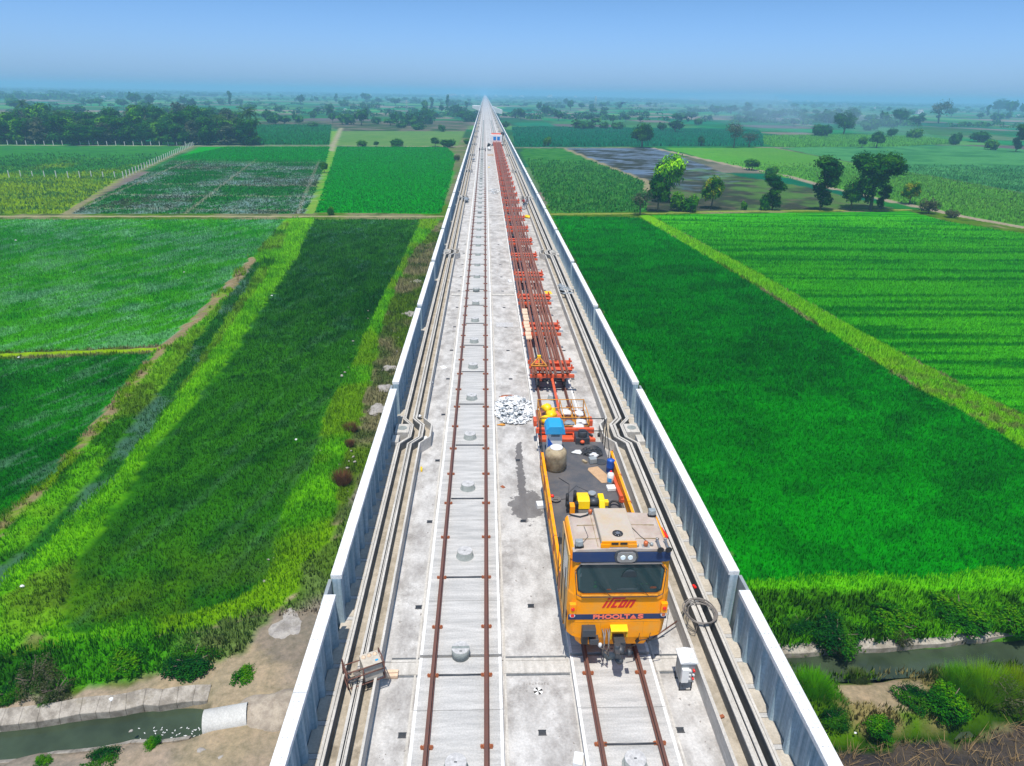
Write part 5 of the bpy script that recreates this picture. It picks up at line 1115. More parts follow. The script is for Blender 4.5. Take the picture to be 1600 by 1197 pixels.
# ================================================================ THINGS ON THE DECK
def text_obj(name, txt, size, parent, m, loc, rx=R_(90), shear=0.0, width=None, depth=.004, bold=0.0):
    cu = bpy.data.curves.new(name, 'FONT'); cu.body = txt; cu.size = size; cu.shear = shear; cu.extrude = depth; cu.offset = bold; cu.align_x = 'CENTER'; cu.align_y = 'CENTER'
    o = bpy.data.objects.new(name, cu); COL.objects.link(o); bpy.context.view_layer.update()
    dg = bpy.context.evaluated_depsgraph_get(); me = bpy.data.meshes.new_from_object(o.evaluated_get(dg)); bpy.data.objects.remove(o)
    if width:
        xs = [v.co.x for v in me.vertices]; k = width/(max(xs)-min(xs))
        for v in me.vertices: v.co.x *= k
    rot = Matrix.Rotation(rx, 4, 'X'); me.transform(rot); base = wloc(parent) if parent else Vector((0, 0, 0)); me.transform(Matrix.Translation(Vector(loc)-base))
    me.materials.clear(); me.materials.append(m); r = bpy.data.objects.new(name, me); COL.objects.link(r)
    if parent: r.parent = parent
    return r
# control cabinet on the right
cb = empty('control_cabinet', (5.64, 14.7, DZ), 'pale grey electrical cabinet on a small black frame beside the right trough', 'cabinet')
mb = MB(); mb.box(5.45, 5.84, 14.5, 14.98, DZ+.32, DZ+1.02); mb.build('cabinet_body', M['galv'], cb, bevel=.01)
mb = MB(); mb.prism([(5.40, DZ+1.02), (5.89, DZ+1.02), (5.89, DZ+1.05), (5.64, DZ+1.10), (5.40, DZ+1.05)], 'y', 14.45, 15.02); mb.build('lid', M['cap'], cb)
mb = MB(); mb.box(5.46, 5.66, 14.40, 14.50, DZ+.40, DZ+.86); mb.build('switch_panel', M['white'], cb, bevel=.008)
for i, z in enumerate((.50, .64, .78)):
    for x in (5.70, 5.80):
        mb = MB(); mb.cyl((x, 14.5, DZ+z), .032, -.07, 12, 'y'); mb.build('socket', M['redlens'] if (x > 5.75 and i != 1) else M['white'], cb)
mb = MB()
for x in (5.48, 5.81):
    for y in (14.52, 14.96): mb.box(x-.012, x+.012, y-.012, y+.012, DZ, DZ+.32)
for a in ((5.48, 5.81, 14.508, 14.532), (5.48, 5.81, 14.948, 14.972)): mb.box(a[0], a[1], a[2], a[3], DZ+.003, DZ+.02)
mb.build('stand', M['black'], cb)
# rusty welding set in the left trough
wb = empty('welding_set', (-3.3, 14.75, DZ+.5), 'rusty framed pale welding machine lying across the left cable trough', 'machine', rz=0)
def rot(p, c, a): x, y = p[0]-c[0], p[1]-c[1]; return (c[0]+x*math.cos(a)-y*math.sin(a), c[1]+x*math.sin(a)+y*math.cos(a))
wc = (-3.3, 14.72); wa = R_(24)
mb = MB(); mb.cbox((*rot((-3.1, 14.74), wc, wa), DZ+.78), (.52, .50, .52), wa); mb.build('case', M['tarp'] if False else M['walk'], wb, bevel=.015)
mb = MB()
for i, q in enumerate((-.16, 0, .16)):
    p = rot((-3.1+q, 14.86), wc, wa); mb.lathe((p[0], p[1], DZ+1.04), [(.06, 0), (.06, .02), (.03, .02), (.03, .035)], 14)
mb.build('dial', M['timber'], wb)
mb = MB(); p = rot((-2.96, 14.62), wc, wa); mb.cbox((*p, DZ+1.045), (.08, .06, .006), wa); mb.build('sticker', M['sky_blue'], wb)
mb = MB()
def bar(a, b, r=.018): mb.tube([a, b], r, 6)
cs = [rot(p, wc, wa) for p in ((-3.82, 14.46), (-2.8, 14.46), (-2.8, 15.02), (-3.82, 15.02))]
for z in (DZ+.5, DZ+.83, DZ+1.05):
    for i in range(4):
        if z == DZ+1.05 and i == 2: continue
        bar((*cs[i], z), (*cs[(i+1) % 4], z))
for c in cs: bar((*c, DZ+.48), (*c, DZ+1.06))
bar((*rot((-3.38, 14.46), wc, wa), DZ+.5), (*rot((-3.38, 14.46), wc, wa), DZ+1.05)); mb.build('frame', M['rail'], wb)
mb = MB(); rs = random.Random(2)
for i in range(9): p = rot((-3.6+rs.uniform(-.14, .14), 14.7+rs.uniform(-.15, .15)), wc, wa); mb.cbox((*p, DZ+.58+rs.uniform(0, .15)), (.12, .07, .06), rs.uniform(0, 3), rs.uniform(-.4, .4))
mb.build('coil_parts', M['cableg'], wb)
for i, (x, y, l) in enumerate([(-2.66, 15.28, 'pale timber block beside the left trough, farther of a pair'), (-2.66, 15.14, 'pale timber block beside the left trough, nearer of a pair')]):
    mb = MB(); mb.cbox((x, y, DZ+.07), (.40, .11, .10), .02*i); mb.build('timber_block', M['timber'], label=l, cat='timber', group='timber blocks by the left trough', bevel=.006)
# cable coil on the right trough
mb = MB(); rs = random.Random(8)
for i in range(6):
    r = .40+.022*i+rs.uniform(-.01, .02); ox, oy = rs.uniform(-.03, .03), rs.uniform(-.03, .03); n = 44
    mb.tube([(6.72+ox+r*1.02*math.cos(6.283*k/n), 16.98+oy+r*1.15*math.sin(6.283*k/n), DZ+.60+.02*i+.02*math.sin(3*6.283*k/n+i)) for k in range(n+1)], .014, 6, False)
mb.tube([(6.32, 16.85, DZ+.58), (6.28, 16.7, DZ+.3), (6.34, 16.5, DZ+.2), (6.45, 16.42, DZ+.3), (6.5, 16.5, DZ+.55)], .014, 6, False)
mb.build('cable_coil', M['cableg'], label='round coil of grey cable lying on the right trough', cat='cable coil')
mb = MB(); mb.tube([(5.0, 16.2, DZ+.26), (6.02, 16.95, DZ+.30)], .022, 8); mb.build('steel_rod', M['rail'], label='thin rusty rod leaning from the track to the right trough', cat='rod')
# heap of torn plastic sheets between the tracks
def plastic_heap(cx_, cy_, rx_, ry_, n, label, seed, hmax=.3):
    rs = random.Random(seed); mb = MB(); mg = MB()
    for i in range(n):
        a = rs.uniform(0, 6.28); r = math.sqrt(rs.random()); x, y = cx_+rx_*r*math.cos(a), cy_+ry_*r*math.sin(a); z = DZ+.02+hmax*(1-r*r)*rs.random()
        L = rs.uniform(.1, .32); tgt = mg if rs.random() < .22 else mb; rz = rs.uniform(0, 3.14); k_ = 5; p0 = Vector((x, y, z)); u = Vector((math.cos(rz), math.sin(rz), 0)); v = Vector((-math.sin(rz), math.cos(rz), 0))
        g = [[p0+u*(s-1.5)*L/3+v*(t-1)*L*.35+Vector((0, 0, rs.uniform(0, .09))) for t in range(3)] for s in range(4)]
        for s in range(3):
            for t in range(2): tgt.quad(tuple(g[s][t]), tuple(g[s+1][t]), tuple(g[s+1][t+1])); tgt.quad(tuple(g[s][t]), tuple(g[s+1][t+1]), tuple(g[s][t+1]))
    o = mb.build('plastic_heap', M['bag'], label=label, cat='litter heap', kind='stuff'); mg.build('grey_scraps', M['greybag'], o); return o
plastic_heap(1.55, 33.2, 1.0, 1.75, 620, 'heap of torn white plastic wrapping between the tracks', 3)
plastic_heap(1.6, 121, .95, 3.5, 160, 'smaller distant heap of white plastic between the tracks', 4)
mb = MB(); mb.blob((1.25, 35.0, DZ+.04), (.9, .3, .12), 10, 5, .2, .1, 2); mb.build('brown_rag', M['rail2'], label='brown rag on the far edge of the plastic heap', cat='rag')
mb = MB(); mb.blob((.85, 31.45, DZ+.03), (.4, .22, .08), 8, 5, .3, .1, 3); mb.build('yellow_rag', M['yellowd'], label='yellow rag at the near left corner of the plastic heap', cat='rag')
def flat_thing(name, x, y, sx, sy, h, m, label, cat, rz=0.0, z=DZ): mb = MB(); mb.cbox((x, y, z+h/2+.004), (sx, sy, h), rz); return mb.build(name, m, label=label, cat=cat, bevel=min(.01, h*.3))
flat_thing('plastic_box', 2.28, 23.98, .34, .36, .16, M['white'], 'white plastic box on the deck beside the locomotive', 'box', .1)
flat_thing('polystyrene_piece', 2.36, 12.36, .24, .36, .1, M['bag'], 'broken white slab at the bottom of the picture beside the right track', 'litter', -.25)
flat_thing('rusty_plate', .78, 25.5, .14, .2, .02, M['clip'], 'small rusty plate beside the left track slab', 'plate', .6)
flat_thing('metal_plate', 1.46, 47.8, 1.25, 1.0, .03, M['bollardtop'], 'grey metal plate lying between the tracks', 'plate', 0)
flat_thing('yellow_sheet', 5.35, 56.6, .55, .9, .03, M['yellow2'], 'yellow sheet lying on the deck right of the rail wagons', 'sheet', .1)
flat_thing('yellow_piece', -2.78, 26.95, .08, .3, .1, M['yellow2'], 'small yellow piece stuck at the left trough wall', 'scrap', .1, DZ)
flat_thing('white_sheet', -2.5, 39.4, .3, .5, .02, M['white'], 'white sheet of paper beside the left trough', 'sheet', .5)
flat_thing('white_sheet', -2.83, 29.6, .25, .5, .05, M['white'], 'white panel lying in the bend of the left trough', 'panel', .2, DZ+.16)
flat_thing('white_bag', 2.25, 60.2, .3, .9, .1, M['bag'], 'small white bag between the tracks at the farther deck joint', 'bag', .1)
flat_thing('yellow_scrap', .95, 162, .35, 1.2, .08, M['yellow2'], 'small yellow scrap between the tracks far away', 'scrap', 0)
flat_thing('lost_glove', 6.33, 13.45, .14, .09, .05, M['clip'], 'pinkish rag in the right cable trough near the camera', 'rag', .3, DZ+.16)
flat_thing('red_cloth', 6.92, 18.3, .08, .16, .06, M['redlens'], 'small red cloth on the right cable trough', 'rag', .3, DZ+.5)
flat_thing('red_straps', 6.62, 21.3, .1, .6, .1, M['redlens'], 'red strap on the right trough beside the cab roof', 'strap', .15, DZ+.5)
mb = MB(); rs = random.Random(12)
for i in range(14): mb.blob((6.78+rs.uniform(-.45, .35), 56+rs.uniform(-1.4, 1.4), DZ+.5), (.4, .7, .12), 8, 4, .4, rs.uniform(0, 3), i)
mb.build('black_sheeting', M['greybag'], label='dark plastic sheeting bunched over the right trough', cat='plastic sheet')
for i, (x, y, zz) in enumerate([(-3.3, 31.9, .3), (-3.0, 36.3, .3), (-3.45, 17.2, .2)]):
    mb = MB(); mb.blob((x, y, DZ+zz), (.22, .3, .14), 7, 5, .3, 0, i); mb.build('plastic_scrap', M['bag'], label=['white scrap in the left trough just past the bend', 'white scrap in the left trough far past the bend', 'white scrap in the left trough beside the welding machine'][i], cat='litter')
mb = MB(); mb.blob((5.75, 94.6, DZ+.15), (.75, 1.6, .4), 12, 7, .15, .3, 3); mb.build('yellow_sack', M['yellow2'], label='yellow sack on the deck below the man in red', cat='sack')

mb = MB(); rs = random.Random(31)
for i in range(420):
    y = 11+60*rs.random()**1.8; x = rs.choice([rs.uniform(-2.7, -2.0), rs.uniform(.62, 2.5), rs.uniform(5.05, 5.95)]); s_ = rs.choice([.012, .018, .03, .05]); mb.blob((x, y, DZ+.006), (s_*rs.uniform(1, 2), s_, s_*.5), 6, 4, .3, rs.uniform(0, 3), i)
mb.build('deck_grit', M['stone'], label='small chips and grit scattered over the deck', cat='grit', kind='stuff')
# ================================================================ RAIL WAGONS AND LOAD
TX = 3.71
def wheelset(mb, y, z=12.43, r=.28, hw=.755):
    for s_ in (-1, 1):
        x = TX+s_*hw; mb.cyl((x-.05*s_-.0, y, z+r), r, .10*s_, 20, 'x'); mb.cyl((x-.085*s_, y, z+r), r+.03, .03*s_, 20, 'x')
    mb.cyl((TX-hw, y, z+r), .06, 2*hw, 10, 'x')
def make_trolley(y0):
    r = empty('rail_wagon', (TX, y0, 12.43), 'x', 'rail wagon', 'orange wagons carrying the long rails')
    mb = MB()
    for x in (TX-.62, TX+.62): mb.box(x-.06, x+.06, y0, y0+2.3, 12.86, 13.06)
    mb.box(TX-.08, TX+.08, y0, y0+2.3, 12.88, 13.04)
    mb.build('frame', M['orange'], r, bevel=.008)
    for yy in (y0+.06, y0+2.2):
        mb = MB(); mb.box(TX-1.22, TX+1.22, yy-.09, yy+.09, 13.062, 13.24)
        if yy < y0+1:
            for s_ in (-1, 1): mb.cyl((TX+s_*.62, yy-.09, 13.13), .085, -.10, 14, 'y')
        mb.build('end_beam', M['orange'], r, bevel=.01)
    for s_ in (-1, 1):
        mb = MB(); x = TX+s_*.66; mb.box(x-.36, x+.36, y0+.30, y0+2.05, 13.062, 13.14); mb.build('side_plate', M['orange'], r, bevel=.01)
    for yy in (y0+.62, y0+1.62):
        mb = MB(); mb.box(TX-1.16, TX+1.16, yy-.13, yy+.13, 13.145, 13.36); mb.box(TX-1.12, TX+1.12, yy-.22, yy+.22, 13.361, 13.39); mb.build('bolster', M['orange'], r, bevel=.01)
        for s_ in (-1, 1):
            mb = MB(); x = TX+s_*1.12; mb.box(x-.045, x+.045, yy-.08, yy+.08, 13.392, 13.60); mb.cbox((x+s_*.08, yy, 13.42), (.10, .1, .10)); mb.build('stanchion', M['orange'], r, bevel=.01)
    mb = MB(); wheelset(mb, y0+.45); mb.build('wheelset', M['steel'], r); mb = MB(); wheelset(mb, y0+1.85); mb.build('wheelset', M['steel'], r)
    mb = MB()
    for i in range(6): mb.box(TX-1.05+i*.42, TX-.72+i*.42, y0+.25, y0+.55, 13.245, 13.27)
    mb.build('packing_plates', M['greybag'], r)
    return r
gy = [35.15, 42.3, 49.4, 56.5, 64.0, 71.2, 78.4]+[78.4+7.2*i for i in range(1, 21)]
tr = make_trolley(gy[0])
for i, y in enumerate(gy):
    t = tr if i == 0 else copy_tree(tr); t.location = (TX, y, 12.43)
    t['label'] = 'orange rail carrying wagon, %s from the locomotive' % ORD[i] if i < 27 else 'orange wagon'
def long_rail(x, y0, y1, z, lab):
    rs = random.Random(int(x*1000)+int(z*100)); mb = MB(); n = 70; pr = rail_prof(0, 0)
    amp = rs.uniform(.01, .03); ph = rs.uniform(0, 6); N_ = len(pr); b0 = len(mb.v)
    for i in range(n+1):
        y = y0+(y1-y0)*i/n; ox = x+amp*math.sin(y/9+ph)+amp*.6*math.sin(y/3.3+2*ph)
        mb.v += [(ox+p[0], y, z+p[1]) for p in pr]
    for i in range(n):
        for k in range(N_):
            k2 = (k+1) % N_; mb.f.append((b0+i*N_+k2, b0+i*N_+k, b0+(i+1)*N_+k, b0+(i+1)*N_+k2)); mb.sm.append(False)
    mb.f.append(tuple(b0+k for k in range(N_))); mb.f.append(tuple(b0+n*N_+k for k in range(N_))[::-1]); mb.sm += [False, False]
    return mb.build('long_rail', M['rail2'], label=lab, cat='rail', group='long rails loaded on the wagons')
rx = [2.62, 2.80, 3.17, 3.40, 3.62, 3.85, 4.29, 4.51]
for i, x in enumerate(rx): long_rail(x, 34.75+((i*37) % 5)*.07, 228, 13.395, 'new brown rail in the wagon load, %s from the left in the lower layer' % ORD[i])
for i, x in enumerate([3.50, 4.06]): long_rail(x, 36.3+((i*29) % 4)*.5, 226, 13.395, 'short ended brown rail set back in the wagon load, %s from the left' % ORD[i])
# timber packets lying on the rails
rs = random.Random(4)
for i in range(9):
    y = 40.4+i*.72; mb = MB(); mb.cbox((2.74+rs.uniform(-.03, .03)+.0*i, y, 13.60+rs.uniform(0, .03)), (.36, .62, .08), rs.uniform(-.06, .06)); mb.build('timber_board', M['timber'], label='pale wooden board on the rail load, %s from the near end of the row' % ORD[i], cat='board', group='pale boards on the rails', bevel=.008)
tri = empty('lifting_frame', (3.0, 36, 13.56), 'yellow triangular lifting frame lying on the front of the rails', 'lifting frame')
mb = MB()
for a, b in (((2.55, 35.55, 13.62), (3.45, 35.5, 13.62)), ((2.58, 35.6, 13.62), (3.05, 36.35, 13.85)), ((3.42, 35.55, 13.62), (3.05, 36.35, 13.85)), ((2.6, 35.9, 13.6), (3.4, 35.85, 13.6)), ((3.0, 35.55, 13.62), (3.05, 36.4, 13.85))): mb.tube([a, b], .035, 6)
mb.build('bars', M['yellowd'], tri); mb = MB(); mb.cbox((3.05, 36.35, 13.88), (.2, .16, .1)); mb.build('head_plate', M['yellow2'], tri)
# drawbar
mb = MB(); mb.cbox((3.70, 33.0, 12.98), (.13, 4.5, .10), 0, .02); o = mb.build('drawbar', M['orange'], label='long orange drawbar linking the tool wagon to the rail wagons', cat='drawbar', bevel=.01)
mb = MB(); mb.blob((3.40, 31.9, 12.44), (.62, .5, .3), 8, 5, .25, 0, 3); mb.build('grey_bucket', M['galv'], label='grey metal piece between the rails under the drawbar', cat='metal piece')
# tool wagon
tw = empty('tool_wagon', (TX, 29, 12.43), 'orange tool wagon with a railed basket of yellow and white sacks', 'wagon')
mb = MB(); mb.box(TX-1.2, TX+1.2, 28.35, 30.9, 13.0, 13.10); mb.build('floor', M['rail2'], tw)
mb = MB(); mb.box(TX-1.36, TX+1.30, 28.30, 28.46, 13.12, 13.36); mb.build('end_beam', M['orange'], tw, bevel=.01)
mb = MB(); mb.box(TX-1.25, TX+1.25, 27.45, 27.62, 12.98, 13.26); mb.box(TX-1.25, TX+1.25, 27.62, 28.3, 12.96, 13.04); mb.box(TX+.3, TX+.95, 27.63, 28.2, 13.05, 13.2); mb.build('buffer_beam', M['orange'], tw, bevel=.01)
for yy in (28.5, 30.3):
    mb = MB(); wheelset(mb, yy); mb.build('wheelset', M['steel'], tw)
mb = MB()
for yy in (28.75, 30.75):
    for z in (13.28, 13.72): mb.tube([(TX-1.12, yy, z), (TX+1.12, yy, z)], .022, 6)
for x in (TX-1.12, TX-.05, TX+.5, TX+1.12):
    for yy in (28.75, 30.75): mb.tube([(x, yy, 13.1), (x, yy, 13.74)], .026, 6)
    for z in (13.28, 13.72): mb.tube([(x, 28.75, z), (x, 30.75, z)], .022, 6)
for x in (TX-.05, TX+.5): mb.box(x-.05, x+.05, 28.75, 30.75, 13.1, 13.22)
mb.build('basket_rails', M['yellowd'], tw)
for s_ in (-1, 1): mb = MB(); mb.cbox((TX+s_*1.32, 29.6, 13.1), (.16, .5, .3)); mb.build('side_stop', M['orange'], tw, bevel=.01)
rs = random.Random(6)
for i in range(7):
    mb = MB(); mb.blob((2.95+rs.uniform(-.25, .38), 29.2+rs.uniform(0, 1.4), 13.28+.12*(i % 3)), (.5, .5, .4), 12, 8, .16, rs.uniform(0, 3), 60+i); mb.build('yellow_sack', M['yellow2'], label='yellow sack in the left bay of the tool wagon', cat='sack', group='yellow sacks heaped in the tool wagon')
for i, (x, y, m) in enumerate([(4.55, 30.2, 'bag'), (4.5, 29.3, 'bag'), (3.95, 29.1, 'greybag'), (4.35, 28.75, 'bag'), (3.9, 30.3, 'white')]):
    mb = MB(); mb.blob((x, y, 13.24), (.52, .55, .26), 12, 7, .25, i, 80+i); mb.build('plastic_sack', M[m], label=['white sack in the far right bay of the tool wagon', 'white sack in the middle of the right bay of the tool wagon', 'grey sack in the middle bay of the tool wagon', 'white sack by the near right corner of the tool wagon', 'white sack at the far end of the middle bay'][i], cat='sack')
mb = MB(); mb.cbox((3.42, 29.9, 13.3), (.3, .5, .2), .3); mb.box(3.3, 3.6, 29.4, 29.7, 13.1, 13.3); mb.build('red_tool', M['redor'], label='red tool beside the yellow sacks in the tool wagon', cat='tool', bevel=.02)

# ================================================================ LOCOMOTIVE
lo = empty('locomotive', (TX, 15.2, 12.43), 'yellow flat-bed rail motor vehicle with a dusty cab roof and navy brow', 'locomotive')
XL, XR = 2.30, 5.10; FY = 15.22
def front_y(z): return 15.26 if z < 13.3 else (FY+.0 if z < 14.9 else FY+(z-14.9)*.17)
# body shell built as stacked outline rings (octagonal-ish plan, chamfered corners)
mb = MB(); rings = [(13.00, .28, .40), (13.30, .28, .40), (13.42, .0, .06), (14.10, -.02, -.02), (14.75, -.02, -.02), (14.92, -.01, .0), (15.76, .02, .04), (15.82, .03, .06), (16.05, .05, .08), (16.15, .10, .13)]
n0 = 0
def outline(z, inl, inr):
    fy = front_y(z)+(.04 if z < 13.1 else 0); x0, x1 = XL+inl, XR-inr
    if 14.75 < z < 15.8: x0 += .01
    c = .16; yb = 17.06
    return [(x0, yb), (x0, fy+c), (x0+c*.8, fy+.0), (x1-c*.8, fy+.0), (x1, fy+c), (x1, yb)]
seq = [(12.98, .32, .42), (13.30, .22, .30), (13.38, .03, .05), (13.9, .0, .0), (14.80, .0, .0), (14.86, .02, .02), (15.78, .04, .04), (15.80, .02, .02), (16.06, .04, .04), (16.14, .09, .09)]
cols = []
for (z, a, b) in seq:
    P = outline(z, a, b); cols.append(len(mb.v)); mb.v += [(x, y, z) for x, y in P]
for i in range(len(seq)-1):
    for k in range(6):
        k2 = (k+1) % 6; mb.f.append((cols[i]+k, cols[i]+k2, cols[i+1]+k2, cols[i+1]+k)); mb.sm.append(False)
mb.f.append(tuple(cols[0]+k for k in range(6))[::-1]); mb.f.append(tuple(cols[-1]+k for k in range(6))); mb.sm += [False, False]
body = mb.build('cab_body', M['yellow'], lo, bevel=.025)
# roof skin
mb = MB(); mb.prism([(XL+.07, 16.10), (XL+.20, 16.19), (XL+1.0, 16.225), (XR-1.0, 16.225), (XR-.20, 16.19), (XR-.07, 16.10)], 'y', 15.36, 17.10); mb.build('roof', M['dust'], lo, bevel=.02)
mb = MB()
for y in (15.8, 16.45): mb.box(XL+.3, XR-.3, y, y+.012, 16.19, 16.232)
mb.box(XL+.75, XL+.765, 15.45, 17.05, 16.2, 16.233); mb.build('roof_seam', M['tarp'], lo)
# dusty left side of the cab with its window and door
mb = MB(); mb.box(XL-.012, XL+.02, 15.42, 17.03, 13.45, 15.98); mb.build('cab_side', M['sidey'], lo)
mb = MB(); mb.box(XL-.025, XL-.013, 15.55, 16.45, 14.75, 15.75); mb.build('side_window', M['sideglass'], lo, bevel=.003)
mb = MB(); mb.box(XL-.035, XL-.013, 16.5, 16.53, 13.6, 15.9); mb.tube([(XL-.09, 15.38, 13.7), (XL-.09, 15.38, 15.6)], .014, 6); mb.tube([(XL-.09, 16.98, 13.7), (XL-.09, 16.98, 15.6)], .014, 6); mb.build('grab_rail', M['black'], lo)
# windscreen with frame, mesh and wipers
def wy(z): return front_y(z)-.012
def fq(mb, pts, off=0.0, th=.02):   # polygon on the front face given as (x,z)
    P = [(x, front_y(z)-off-th, z) for x, z in pts]; Q = [(x, front_y(z)-off, z) for x, z in pts]; n = len(P); b = len(mb.v); mb.v += P+Q
    mb.f.append(tuple(b+i for i in range(n))); mb.f.append(tuple(b+n+i for i in range(n))[::-1]); mb.sm += [False, False]
    for i in range(n): j = (i+1) % n; mb.f.append((b+j, b+i, b+n+i, b+n+j)); mb.sm.append(False)
WS = [(XL+.28, 14.98), (XL+.42, 14.90), (XR-.42, 14.90), (XR-.28, 14.98), (XR-.22, 15.55), (XR-.38, 15.74), (XL+.38, 15.74), (XL+.22, 15.55)]
def oct_scale(P, s, t): cx_ = sum(p[0] for p in P)/len(P); cz_ = sum(p[1] for p in P)/len(P); return [(cx_+(x-cx_)*s, cz_+(z-cz_)*t) for x, z in P]
mb = MB(); fq(mb, oct_scale(WS, 1.03, 1.07), .004, .012); mb.build('windscreen_frame', M['black'], lo)
mb = MB(); fq(mb, WS, .017, .008); ws = mb.build('windscreen', M['glass'], lo)
# things seen through the glass, laid on the dashboard just behind it as coloured pieces on a shelf
for (x, z, sx, sz, m, nm) in [(3.02, 15.05, .10, .16, 'greeng', 'green_bottle'), (3.02, 15.2, .07, .06, 'greeng', 'bottle_cap'), (4.62, 15.02, .20, .10, 'clip', 'box_on_dash'), (3.9, 14.99, .6, .07, 'greycloth', 'cloth_on_dash'), (4.30, 15.14, .11, .03, 'greeng', 'green_pad'), (4.43, 15.14, .09, .03, 'greeng', 'green_pad'), (3.4, 14.98, .12, .06, 'clip', 'brown_cup'), (4.05, 15.38, .13, .14, 'greycloth', 'white_cap'), (2.62, 15.38, .06, .22, 'greycloth', 'fan'), (3.95, 15.35, .42, .5, 'seatg', 'seat_back')]:
    if m == 'greeng' and m not in M: M[m] = glassy('green_plastic', (.01, .12, .07), .3)
    if m == 'greycloth' and m not in M: M[m] = glassy('grey_cloth', (.10, .15, .17), .6)
    if m == 'seatg' and m not in M: M[m] = glassy('seat_grey', (.035, .06, .075), .5)
    mb = MB(); y = front_y(z)-.0265-(.001 if m != 'seatg' else 0)*(1+len(nm) % 3)
    mb.blob((x, front_y(z)-.026, z), (sx, .006 if m != 'seatg' else .003, sz), 14, 8, .04, 0, 3, False); mb.build(nm, M[m], ws)
M['meshm'] = M['black']
mb = MB()
for i in range(30):
    z = 14.92+i*.0275
    if z < 15.74: mb.box(XL+.30, XR-.30, front_y(z)-.060, front_y(z)-.057, z-.0016, z+.0016)
for i in range(66):
    x = XL+.30+i*.0338; mb.tube([(x, front_y(14.91)-.0585, 14.91), (x, front_y(15.73)-.0585, 15.73)], .0016, 3, False)
mb.build('wire_mesh', M['black'], lo)
mb = MB(); P = oct_scale(WS, 1.06, 1.22); P = [(x, z-.04) for x, z in P]
for i in range(len(P)):
    a, b = P[i], P[(i+1) % len(P)]; mb.tube([(a[0], front_y(a[1])-.07, a[1]), (b[0], front_y(b[1])-.07, b[1])], .011, 6)
mb.build('guard_frame', M['steel'], lo)
for x in (2.9+.55, 4.15+.35):
    mb = MB(); mb.tube([(x, wy(14.86)-.06, 14.80), (x-.20, wy(15.0)-.06, 15.0)], .008, 5); mb.tube([(x-.14, wy(15)-.068, 14.96), (x-.36, wy(15.2)-.068, 15.2)], .005, 4); mb.build('wiper', M['black'], lo)
mb = MB(); mb.box(XL+.35, XR-.35, FY-.075, FY-.0, 14.80, 14.825); mb.build('sill_ledge', M['yellowd'], lo, bevel=.006)
mb = MB(); mb.box(XL+.3, XR-.3, FY+.10-.06, FY+.16, 15.775, 15.80); mb.build('drip_rail', M['chrome'], lo)
# navy brow
mb = MB(); 
P = [(XL+.07, 15.85), (XL+.17, 15.815), (XR-.17, 15.815), (XR-.07, 15.85), (XR-.07, 16.09), (XL+.07, 16.09)]
fq(mb, P, .0, .07); mb.build('brow', M['navy'], lo, bevel=.012)
mb = MB(); fq(mb, [(XL+.02, 13.96), (XR-.02, 13.96), (XR-.02, 14.13), (XL+.02, 14.13)], .0, .012); mb.build('stripe', M['navy'], lo)
mb = MB(); mb.box(XL-.016, XL-.001, 15.3, 15.42, 13.96, 14.13); mb.build('stripe', M['navy'], lo)
mb = MB()
for x in (XL+.16, XR-.16): mb.box(x-.004, x+.004, FY-.006, FY+.01, 13.45, 13.94); mb.box(x-.004, x+.004, FY-.006, FY+.01, 14.56, 14.80)
mb.box(XL+.17, XR-.17, FY-.006, FY+.01, 13.86, 13.868); mb.box(3.25, 3.258, FY-.006, FY+.01, 13.40, 13.86); mb.box(4.45, 4.458, FY-.006, FY+.01, 13.40, 13.86)
for x in (2.5, 2.9, 4.3, 4.9):
    for z in (13.5, 13.8): mb.cyl((x, FY+.002, z), .010, -.012, 8, 'y')
mb.build('panel_seam', M['yellowd'], lo)
for x in (XL-.03, XR+.03):
    mb = MB(); mb.tube([(x, 15.30, 13.5), (x, 15.24, 13.6), (x, 15.24, 14.1), (x, 15.30, 14.2)], .012, 6); mb.build('front_handrail', M['black'], lo)
